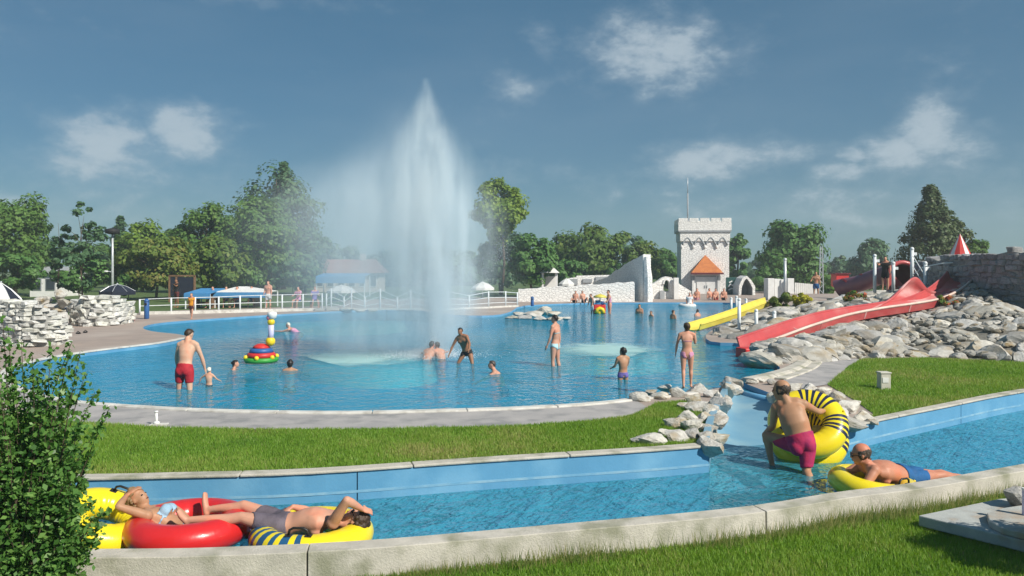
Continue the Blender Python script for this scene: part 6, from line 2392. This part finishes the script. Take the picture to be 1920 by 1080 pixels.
# benches for the people behind the railing
for (x0, x1, y, lab) in ((550, 600, 578, 'short wooden bench behind the railing near the spray'),):
    a, b = G(x0, y, ZG), G(x1, y - .8, ZG)
    bn = empty('bench', a, label=lab, cat='bench')
    d_ = b - a
    an_ = math.atan2(d_.y, d_.x)
    MB().box(d_ / 2 + Vector((0, .05, .42)), (d_.length, .4, .06), rz=an_).build('seat', M['wood'], bn)
    for i in range(4):
        MB().box(d_ * (.05 + .3 * i) + Vector((0, .05, .2)), (.1, .34, .40), rz=an_).build('leg', M['wood'], bn)

# ------------------------------------------------------------------ shade roofs, parasols, screens on the far left terrace
def awning(label, x0, x1, yt, yb, yfoot, Y, mat, peak=None):
    a, b = P(x0, yb, Y), P(x1, yt, Y)
    root = empty('shade_roof', P((x0 + x1) / 2, yfoot, Y), label=label, cat='awning')
    rl = root.location
    dp = 2.6
    MB().box(((a.x + b.x) / 2 - rl.x, 0, (a.z + b.z) / 2 - rl.z), (b.x - a.x, .06, b.z - a.z)).build('valance', mat, root)
    zt = b.z - rl.z
    ax, bx = a.x - rl.x, b.x - rl.x
    if peak:
        pz = P(0, peak, Y).z - rl.z
        cx_ = ax + (bx - ax) * .42
        MB().add([(ax, 0, zt), (bx, 0, zt), (bx, dp, zt), (ax, dp, zt), (cx_ - .3, dp / 2, pz), (cx_ + .3, dp / 2, pz)], [(0, 1, 5, 4), (1, 2, 5), (2, 3, 4, 5), (3, 0, 4)]).build('canopy', M['canvas_white'], root)
    else:
        MB().add([(ax, 0, zt), (bx, 0, zt), (bx, dp, zt + .22), (ax, dp, zt + .22), (ax, 0, zt + .04), (bx, 0, zt + .04), (bx, dp, zt + .26), (ax, dp, zt + .26)],
                 [(0, 1, 2, 3), (4, 5, 6, 7), (0, 1, 5, 4), (1, 2, 6, 5), (2, 3, 7, 6), (3, 0, 4, 7)]).build('canopy', mat, root)
    n = max(2, int((bx - ax) / 2.2) + 1)
    for i in range(n):
        for y in (.1, dp - .1):
            x = ax + .05 + (bx - ax - .1) * i / (n - 1)
            MB().tube([(x, y, -.1), (x, y, zt)], .04, 6).build('leg', M['rail_white'], root)
    for i in range(n - 1):
        x = ax + (bx - ax) * (i + .5) / (n - 1)
        MB().box((x, 1.3, .72), (1.5, .7, .05)).build('table_top', M['wood'], root)
        for s_ in (-1, 1):
            MB().box((x, 1.3 + s_ * .6, .43), (1.5, .25, .05)).build('bench', M['wood'], root)
            MB().box((x + s_ * .6, 1.3, .35), (.06, 1.2, .72)).build('table_leg', M['wood'], root)
    return root


awning('blue shade roof over tables, left part', 345, 394, 551, 560, 583, 47, M['canvas_blue'])
awning('blue shade roof with a white peaked top over tables', 400, 499, 548, 558, 582, 48, M['canvas_blue'], peak=538)
awning('blue awning of the restaurant behind the spray', 592, 684, 519, 531, 560, 64, M['canvas_blue'])


def parasol(label, cx, ytop, yrim, hw, yfoot, Y, mats, name='parasol', tilt=0):
    b = P(cx, yfoot, Y)
    b.z = max(b.z, ZG) if b.z < ZG else b.z
    b.z = ZG
    root = empty(name, b, label=label, cat='parasol')
    zt, zr = P(cx, ytop, Y).z - ZG, P(cx, yrim, Y).z - ZG
    r = hw * Y / F
    MB().tube([(0, 0, 0), (0, 0, zt)], .03, 8).build('pole', M['steel'], root, smooth=True)
    n = 8
    for k in range(n):
        q0, q1 = 2 * math.pi * k / n + .2, 2 * math.pi * (k + 1) / n + .2
        a_, b_ = Vector((r * math.cos(q0), r * math.sin(q0), zr + tilt * math.cos(q0))), Vector((r * math.cos(q1), r * math.sin(q1), zr + tilt * math.cos(q1)))
        t_ = Vector((0, 0, zt))
        ma, mb_ = a_.lerp(t_, .5) + Vector((0, 0, .08 * r)), b_.lerp(t_, .5) + Vector((0, 0, .08 * r))
        o = MB().add([a_, b_, mb_, ma, t_, a_ - Vector((0, 0, .16)), b_ - Vector((0, 0, .16))], [(0, 1, 2, 3), (3, 2, 4), (5, 6, 1, 0)]).build('canopy_panel', M[mats[k % len(mats)]], root)
        MB().tube([a_, ma, t_], .012, 4).build('rib', M['steel'], root)
    MB().lathe([(.24, 0), (.24, .08), (.05, .12)], 12).build('foot', M['trim_grey'], root, smooth=True)
    MB().ball((0, 0, zt + .02), .04, 8, 5).build('finial', M['steel'], root)
    return root


parasol('black parasol standing above the low white wall', 220, 533, 546, 32, 604, 37, ('canvas_dark',))
parasol('navy and white striped parasol at the left picture edge', 2, 530, 556, 36, 620, 30, ('canvas_white', 'canvas_dark', 'canvas_dark'), tilt=-.15)
parasol('white parasol beside the far restaurant terrace', 640, 534, 545, 26, 566, 58, ('canvas_white',))
parasol('small white parasol behind the long white wall', 1062, 522, 532, 15, 560, 64, ('canvas_white',))
parasol('white parasol close to the right edge of the spray', 905, 528, 540, 22, 560, 62, ('canvas_white',))
# pavilion
pv = empty('white_pavilion', P(1030, 556, 66), label='small white pavilion with pointed roof behind the long wall', cat='pavilion')
pv.location.z = ZG
kk = 66 / F
for sx in (-1, 1):
    for sy in (-1, 1):
        MB().box((sx * 13 * kk, sy * .6, 1.0), (.16, .16, 2.0)).build('column', M['white_paint'], pv)
MB().add([(-18 * kk, -.9, 2.0), (18 * kk, -.9, 2.0), (18 * kk, .9, 2.0), (-18 * kk, .9, 2.0), (0, 0, 2.75)], [(0, 1, 4), (1, 2, 4), (2, 3, 4), (3, 0, 4), (0, 3, 2, 1)]).build('roof', M['white_paint'], pv)
MB().box((0, .5, .9), (24 * kk, .1, 1.6)).build('back_panel', M['canvas_white'], pv)
# restaurant
rs = empty('restaurant', P(650, 545, 78), label='restaurant with a red tiled roof, faint behind the spray', cat='building')
rs.location.z = ZG
kk = 78 / F
Wd, zt = 60 * kk, P(0, 512, 78).z - ZG
MB().box((0, 2, zt / 2), (2 * Wd, 4, zt)).build('wall', M['plaster'], rs)
zp_ = P(0, 486, 78).z - ZG
MB().add([(-Wd - .4, -.5, zt + .01), (Wd + .4, -.5, zt + .01), (Wd + .4, 4.5, zt + .01), (-Wd - .4, 4.5, zt + .01), (-Wd + .6, 2, zp_), (Wd - .6, 2, zp_)], [(0, 1, 5, 4), (1, 2, 5), (2, 3, 4, 5), (3, 0, 4), (0, 3, 2, 1)]).build('roof', M['tile_roof'], rs)
for i in range(6):
    w = MB().box((-Wd + (i + .5) * Wd / 3, -.03, 1.1), (.7, .08, 1.1)).build('window', M['white_paint'], rs)
    MB().box((-Wd + (i + .5) * Wd / 3, -.08, 1.1), (.56, .04, .94)).build('pane', M['glass_dark'], w)
MB().box((Wd * .4, 2, zp_ + .1), (.5, .5, .9)).build('chimney', M['plaster'], rs)
# white house glimpsed behind the left trees and behind the olive tree
for (x, y0, y1, hw, Y, lab) in [(82, 500, 545, 26, 66, 'white house wall glimpsed under the left trees'), (1075, 488, 540, 34, 92, 'pale house glimpsed through the olive tree')]:
    hs_ = empty('house', P(x, y1, Y), label=lab, cat='building')
    hs_.location.z = ZG
    kk = Y / F
    h_ = P(0, y0, Y).z - ZG
    MB().box((0, 2, h_ * .38), (2 * hw * kk, 4, h_ * .76)).build('wall', M['white_paint'], hs_)
    MB().add([(-hw * kk - .2, -.3, h_ * .76), (hw * kk + .2, -.3, h_ * .76), (hw * kk + .2, 4.3, h_ * .76), (-hw * kk - .2, 4.3, h_ * .76), (-hw * kk, 2, h_), (hw * kk, 2, h_)], [(0, 1, 5, 4), (1, 2, 5), (2, 3, 4, 5), (3, 0, 4), (0, 3, 2, 1)]).build('roof', M['trim_grey'], hs_)
    for s_ in (-.5, .5):
        w = MB().box((s_ * hw * kk, -.02, h_ * .42), (.8, .06, 1.0)).build('window', M['trim_grey'], hs_)
        MB().box((s_ * hw * kk, -.06, h_ * .42), (.66, .04, .86)).build('pane', M['glass_dark'], w)
# dark screens
sc_ = empty('dark_screen', P(342, 556, 56), label='pair of dark shade panels between wooden posts', cat='screen')
sc_.location.z = ZG
kk = 56 / F
zt = P(0, 517, 56).z - ZG
for (x0, x1) in ((-23, -13), (-9, 22)):
    MB().box(((x0 + x1) / 2 * kk, 0, zt * .60), ((x1 - x0) * kk, .04, zt * .7)).build('panel', M['canvas_dark'], sc_)
for x in (-24, -11, 23):
    MB().box((x * kk, 0, zt / 2), (.12, .12, zt)).build('post', M['wood'], sc_)
MB().box((-.5 * kk, 0, zt), (49 * kk, .12, .1)).build('beam', M['wood'], sc_)
# lamp pole
lp_ = empty('lamp_pole', P(211, 545, 50), label='tall lamp pole with dark floodlight head above the left trees', cat='lamp')
lp_.location.z = ZG
kk = 50 / F
zt = P(0, 438, 50).z - ZG
MB().tube([(0, 0, 0), (0, 0, zt * .6), (0, 0, zt)], [.09, .07, .055], 10).build('pole', M['steel'], lp_, smooth=True)
MB().lathe([(.10, zt - .06), (.42, zt + .02), (.42, zt + .26), (.12, zt + .34)], 14).build('floodlight_head', M['dark'], lp_, smooth=True)
z2 = P(0, 509, 50).z - ZG
MB().tube([(0, 0, z2 - .05), (-.18, -.05, z2), (-.30, -.08, z2)], .022, 6).build('arm', M['steel'], lp_)
MB().ball((-.36, -.08, z2), (.15, .1, .06), 10, 6).build('small_lamp', M['white_paint'], lp_, smooth=True)


# blue bins
def bin_(label, px, yb, yt, w, mat):
    b = G(px, yb, ZG)
    root = empty('litter_bin', b, label=label, cat='bin')
    h = (yb - yt) * b.y / F
    r = w * b.y / F / 2
    MB().lathe([(r * .85, 0), (r, .03), (r, h * .82), (r * .9, h * .84)], 14).build('drum', M[mat], root, smooth=True)
    MB().lathe([(r * 1.06, h * .84), (r * 1.06, h * .90), (r * .5, h), (r * .1, h)], 14).build('lid', M[mat], root, smooth=True)
    MB().box((0, -r * .98, h * .74), (r * .9, .05, h * .10)).build('slot', M['dark'], root)
    return root


bin_('blue litter bin left of the low white wall', 120, 609, 566, 14, 'blue')
bin_('blue litter bin at the start of the far railing', 275, 598, 560, 9, 'blue')
bin_('small blue litter bin before the long white wall', 998, 574, 556, 6, 'blue')


# bags, towels, sandals
def lump(name, label, cat, px, yb, w, h, mat, seed, handle=False):
    b = G(px, yb, ZG)
    k = b.y / F
    root = empty(name, b, label=label, cat=cat)
    rr = random.Random(seed)
    mb = MB()
    for _ in range(9):
        mb.ball((rr.uniform(-.3, .3) * w * k, rr.uniform(-.12, .12) * w * k, rr.uniform(.25, .6) * h * k), (w * k * rr.uniform(.18, .26), w * k * .2, h * k * rr.uniform(.28, .40)), 10, 6)
    me = remesh(mb, .02, 2, 'body')
    link('fabric', me, M[mat] if mat in M else CL[mat], root)
    if handle:
        MB().tube([(-.2 * w * k, 0, h * k * .8), (-.1 * w * k, 0, h * k * 1.1), (.1 * w * k, 0, h * k * 1.1), (.2 * w * k, 0, h * k * .8)], .012, 6).build('strap', M['black'], root)
    return root


lump('bag', 'black bag standing against the low white wall', 'bag', 187, 603, 15, 16, 'black', 3, True)
lump('towel', 'crumpled blue towel heap beside the layered wall', 'towel', 72, 622, 44, 22, 'blue', 4)
lump('towel', 'crumpled white towel on the deck near the shrub', 'towel', 78, 632, 46, 9, 'canvas_white', 5)
lump('towel', 'orange towel hanging over the top of the layered wall', 'towel', 24, 590, 26, 12, 'cloth_orange', 6)
lump('bag', 'red and white beach bag beside the blue bin', 'bag', 140, 605, 16, 14, 'red', 8, True)
lump('bag', 'pink and yellow beach bag left of the blue bin', 'bag', 100, 612, 14, 12, 'pink', 9, True)
for k, (x, y) in enumerate(((147, 626), (160, 624))):
    b = G(x, y, ZG)
    root = empty('sandal', b, label=('left of the two' if k == 0 else 'right of the two') + ' black sandals on the deck', cat='sandal', group='black sandals on the deck')
    MB().lathe([(.06, .012), (.07, .03), (.06, .045)], 12).build('sole', M['black'], root)
    root.scale = (1.2, 2.0, 1)
    root.rotation_euler = (0, 0, .9 - k * .5)
    MB().tube([(-.06, .0, .03), (0, .02, .10), (.06, .0, .03)], .016, 6).build('strap', M['black'], root)

# ------------------------------------------------------------------ small fittings near the camera
b = G(1657, 730, ZG)
bx = empty('light_box', b, label='small beige box lamp standing on the lawn below the boulders', cat='garden lamp')
MB().box((0, 0, .165), (.20, .20, .33)).build('housing', M['box_beige'], bx, bevel=.012)
MB().box((0, 0, .345), (.225, .225, .03)).build('lid', M['box_beige'], bx, bevel=.008)
MB().box((-.01, -.104, .20), (.12, .012, .10)).build('lens', M['canvas_white'], bx)
b = G(296, 797, ZG)
st = empty('pipe_stub', b, label='short white pipe on a flat plate beside the pool rim', cat='pipe')
MB().tube([(-.02, 0, .01), (-.025, 0, .20)], .022, 10).build('pipe', M['white_paint'], st, smooth=True)
MB().tube([(-.025, 0, .20), (-.025, 0, .225)], .03, 10).build('cap', M['white_paint'], st, smooth=True)
MB().box((.02, -.01, .012), (.26, .16, .018), rz=.12).build('plate', M['coping'], st, bevel=.004)
MB().lathe([(.05, .02), (.045, .05), (.03, .06)], 12, (-.02, 0, 0)).build('collar', M['white_paint'], st, smooth=True)
# step slabs at the right front
ss = empty('step_slabs', G(1800, 985, ZF), label='grey stone step slabs at the right front corner', cat='steps')
sl_ = ss.location
lo = [G(1722, 966, -.17), G(1872, 935, -.17), G(1960, 928, -.17), G(1990, 1035, -.17), G(1905, 1010, -.17), G(1800, 985, -.17)]
MB().prism([p - sl_ - Vector((0, 0, .12)) for p in lo], (0, 0, .12)).build('slab', M['slab'], ss, bevel=.012)
hi = [G(1855, 977, -.10), G(1850, 962, -.10), G(1880, 952, -.10), G(1960, 940, -.10), G(1990, 1010, -.10), G(1920, 1000, -.10), G(1880, 990, -.10)]
MB().prism([p - sl_ - Vector((0, 0, .068)) for p in hi], (0, 0, .068)).build('slab', M['slab'], ss, bevel=.012)
bo = empty('round_boulder', G(1912, 950, -.16), label='smooth grey boulder on the slabs at the right picture edge', cat='rock')
put_rock(bo, bo.location + Vector((.02, .05, .08)), (.36, .30, .24), name='stone', meshes=ROCKS3, rz=.3)
po = empty('marker_post', G(1921, 966, -.10), label='narrow pale blue post at the right picture edge', cat='post')
MB().box((.01, 0, .13), (.05, .05, .30)).build('shaft', M['lilac'], po, bevel=.004)
MB().box((.01, 0, .285), (.056, .056, .02)).build('cap', M['white_paint'], po)
# ------------------------------------------------------------------ the water jet: droplets and mist
JB = G(812, 668)                     # foot of the jet
JY = JB.y
kj = JY / F


def jx(px):
    return (px - 812) * kj


def jz(py):
    return (668 - py) * kj


jet = empty('water_jet', (JB.x, JY, 0), label='tall white water jet drifting into mist above the pool', cat='fountain')
MB().lathe([(.30, -.5), (.22, -.08), (.10, .02), (.07, .06)], 14).build('nozzle', M['steel'], jet, smooth=True)


def mist_mat(name, ax, dens, nscale, stretch, lo, hi):
    """uneven white spray: density falls off from a leaning axis given by (height, centre, half width, amount)"""
    m, N, L = new_mat(name)
    out = N.new('ShaderNodeOutputMaterial')
    v = N.new('ShaderNodeVolumePrincipled')
    v.inputs['Color'].default_value = (.86, .94, .985, 1)
    v.inputs['Anisotropy'].default_value = -.1
    L.new(v.outputs[0], out.inputs['Volume'])
    tc_ = N.new('ShaderNodeTexCoord')
    sp = N.new('ShaderNodeSeparateXYZ')
    L.new(tc_.outputs['Object'], sp.inputs[0])
    H = ax[-1][0]

    def mth(op, a, b=None, clamp=False):
        n = N.new('ShaderNodeMath')
        n.operation = op
        n.use_clamp = clamp
        for i, q in enumerate((a, b)):
            if q is None:
                continue
            if isinstance(q, (int, float)):
                n.inputs[i].default_value = q
            else:
                L.new(q, n.inputs[i])
        return n.outputs[0]
    hfrac = mth('DIVIDE', sp.outputs[2], H, True)

    def curve_(idx, a, b):
        n = N.new('ShaderNodeFloatCurve')
        c = n.mapping.curves[0]
        pts = [(q[0] / H, (q[idx] - a) / (b - a)) for q in ax]
        c.points[0].location = pts[0]
        c.points[1].location = pts[-1]
        for p in pts[1:-1]:
            c.points.new(*p)
        n.mapping.update()
        L.new(hfrac, n.inputs['Value'])
        return mth('ADD', mth('MULTIPLY', n.outputs[0], b - a), a)
    cx_ = curve_(1, -8, 4)
    hw = curve_(2, 0, 4)
    am = curve_(3, 0, 1)
    # wobble
    nz_ = N.new('ShaderNodeTexNoise')
    nz_.inputs['Scale'].default_value = nscale
    nz_.inputs['Detail'].default_value = 5
    nz_.inputs['Roughness'].default_value = .62
    mp = N.new('ShaderNodeMapping')
    mp.inputs['Scale'].default_value = stretch
    L.new(tc_.outputs['Object'], mp.inputs[0])
    L.new(mp.outputs[0], nz_.inputs['Vector'])
    dxx = mth('DIVIDE', mth('SUBTRACT', sp.outputs[0], cx_), hw)
    dyy = mth('DIVIDE', sp.outputs[1], mth('MULTIPLY', hw, .75))
    r2 = mth('ADD', mth('MULTIPLY', dxx, dxx), mth('MULTIPLY', dyy, dyy))
    g = mth('EXPONENT', mth('MULTIPLY', r2, -1.7))
    mrn = N.new('ShaderNodeMapRange')
    mrn.inputs[1].default_value = lo
    mrn.inputs[2].default_value = hi
    L.new(nz_.outputs[0], mrn.inputs[0])
    d = mth('MULTIPLY', mth('MULTIPLY', mth('MULTIPLY', g, am), mrn.outputs[0]), dens)
    L.new(d, v.inputs['Density'])
    return m


# (height, centre, half width, amount) of the jet core and of the drifting veil
core = [(0, jx(815), .35, .8), (jz(620), jx(818), .75, .85), (jz(560), jx(818), 1.10, .9), (jz(480), jx(812), 1.42, .9), (jz(400), jx(803), 1.50, .9), (jz(330), jx(800), 1.15, .75),
        (jz(270), jx(797), .85, .75), (jz(220), jx(797), .44, .85), (jz(180), jx(798), .22, .90), (jz(145), jx(798), .09, .0)]
veil_ = [(0, jx(735), 2.0, .6), (jz(620), jx(725), 2.5, .75), (jz(560), jx(710), 2.8, .9), (jz(480), jx(700), 2.9, 1.0), (jz(400), jx(702), 2.8, 1.0), (jz(330), jx(722), 2.2, .65), (jz(270), jx(752), 1.3, .35), (jz(150), jx(785), .6, .0)]


def hull(name, ax, k, mat):
    n = 20
    pts = [(x, .0, z) for (z, x, w, a) in ax]
    mb = MB()
    vs_, fs = [], []
    for (z, x, w, a) in ax:
        for j in range(n):
            q = 2 * math.pi * j / n
            vs_.append((x + w * k * math.cos(q), w * k * .75 * math.sin(q), z))
    for i in range(len(ax) - 1):
        for j in range(n):
            fs.append((i * n + j, i * n + (j + 1) % n, (i + 1) * n + (j + 1) % n, (i + 1) * n + j))
    fs += [tuple(reversed(range(n))), tuple((len(ax) - 1) * n + j for j in range(n))]
    o = mb.add(vs_, fs).build(name, mat, jet)
    o['kind'] = 'stuff'
    return o


hull('spray_core', [(max(z, .03), x, w, a) for (z, x, w, a) in core], 1.6, mist_mat('spray_core', core, 4.6, 1.5, (1.35, 1.35, .30), .40, .64))
hull('drifting_mist', [(max(z, .04), x, w, a) for (z, x, w, a) in veil_], 1.6, mist_mat('drifting_mist', veil_, .90, .8, (1.1, 1.1, .6), .30, .72))

# droplets thrown in streaks
rj_ = np.random.default_rng(31)
ND = 50000
ns = 240
vz = 6.5 + 5.6 * rj_.random(ns) ** 1.8
fall = 1 - .88 * np.clip((vz - 6.5) / 6.1, 0, 1)
vx = (rj_.normal(0, .75, ns) - .05) * fall
vy = rj_.normal(0, .55, ns) * fall
k = rj_.integers(0, ns, ND)
T = 2 * vz[k] / 9.8
t = rj_.random(ND) * T * .97
drag = 1 / (1 + .10 * t)
X = vx[k] * t * drag - .12 * t ** 2 * (.4 + rj_.random(ND)) + rj_.normal(0, .035, ND) * (1 + 2 * t)
Yd = vy[k] * t * drag + rj_.normal(0, .035, ND) * (1 + 2 * t)
Z = np.maximum(vz[k] * t - 4.9 * t ** 2, .02) + rj_.normal(0, .05, ND)
sz = rj_.uniform(.002, .0055, ND)
# arms of spray thrown out low on both sides
NA = 3500
ta = rj_.random(NA)
sd = np.where(rj_.random(NA) < .6, 1, -1)
X2 = sd * (ta * 2.15) + rj_.normal(0, .05 + .12 * ta, NA)
Z2 = np.where(sd > 0, 3.0 * ta + .35 + .0 * ta, 4.6 * ta * (1.5 - ta)) + rj_.normal(0, .06 + .10 * ta, NA)
Y2 = rj_.normal(0, .2 + .3 * ta, NA)
NB = 9000
rb0 = np.abs(rj_.normal(0, .55, NB))
qb = rj_.uniform(0, 6.283, NB)
B = np.c_[rb0 * np.cos(qb) * 1.3 - .1, rb0 * np.sin(qb), np.abs(rj_.normal(0, .16, NB)) * np.exp(-rb0) + .01]
C = np.r_[B, np.c_[X, Yd, Z], np.c_[X2, Y2, np.maximum(Z2, .02)]]
sz = np.r_[rj_.uniform(.003, .009, NB), sz, rj_.uniform(.002, .005, NA)]
n = len(C)
o8 = np.array([(1, 0, 0), (-1, 0, 0), (0, 1, 0), (0, -1, 0), (0, 0, 1.6), (0, 0, -1.6)])
V = C[:, None, :] + o8[None] * sz[:, None, None]
me = tri_mesh('droplets', V, 6, np.zeros(n), M['foam'], [(0, 2, 4), (2, 1, 4), (1, 3, 4), (3, 0, 4), (2, 0, 5), (1, 2, 5), (3, 1, 5), (0, 3, 5)])
dr = link('droplets', me, None, jet)
dr['kind'] = 'stuff'

# ------------------------------------------------------------------ thin summer haze
hz = MB().box((0, 190, 13.0), (1020, 470, 30.5)).build('haze', None)
hz['kind'] = 'stuff'
m, N, L = new_mat('haze')
out = N.new('ShaderNodeOutputMaterial')
v = N.new('ShaderNodeVolumePrincipled')
v.inputs['Color'].default_value = (.86, .94, 1.0, 1)
v.inputs['Density'].default_value = .0010
v.inputs['Anisotropy'].default_value = .2
L.new(v.outputs[0], out.inputs['Volume'])
hz.data.materials.append(m)
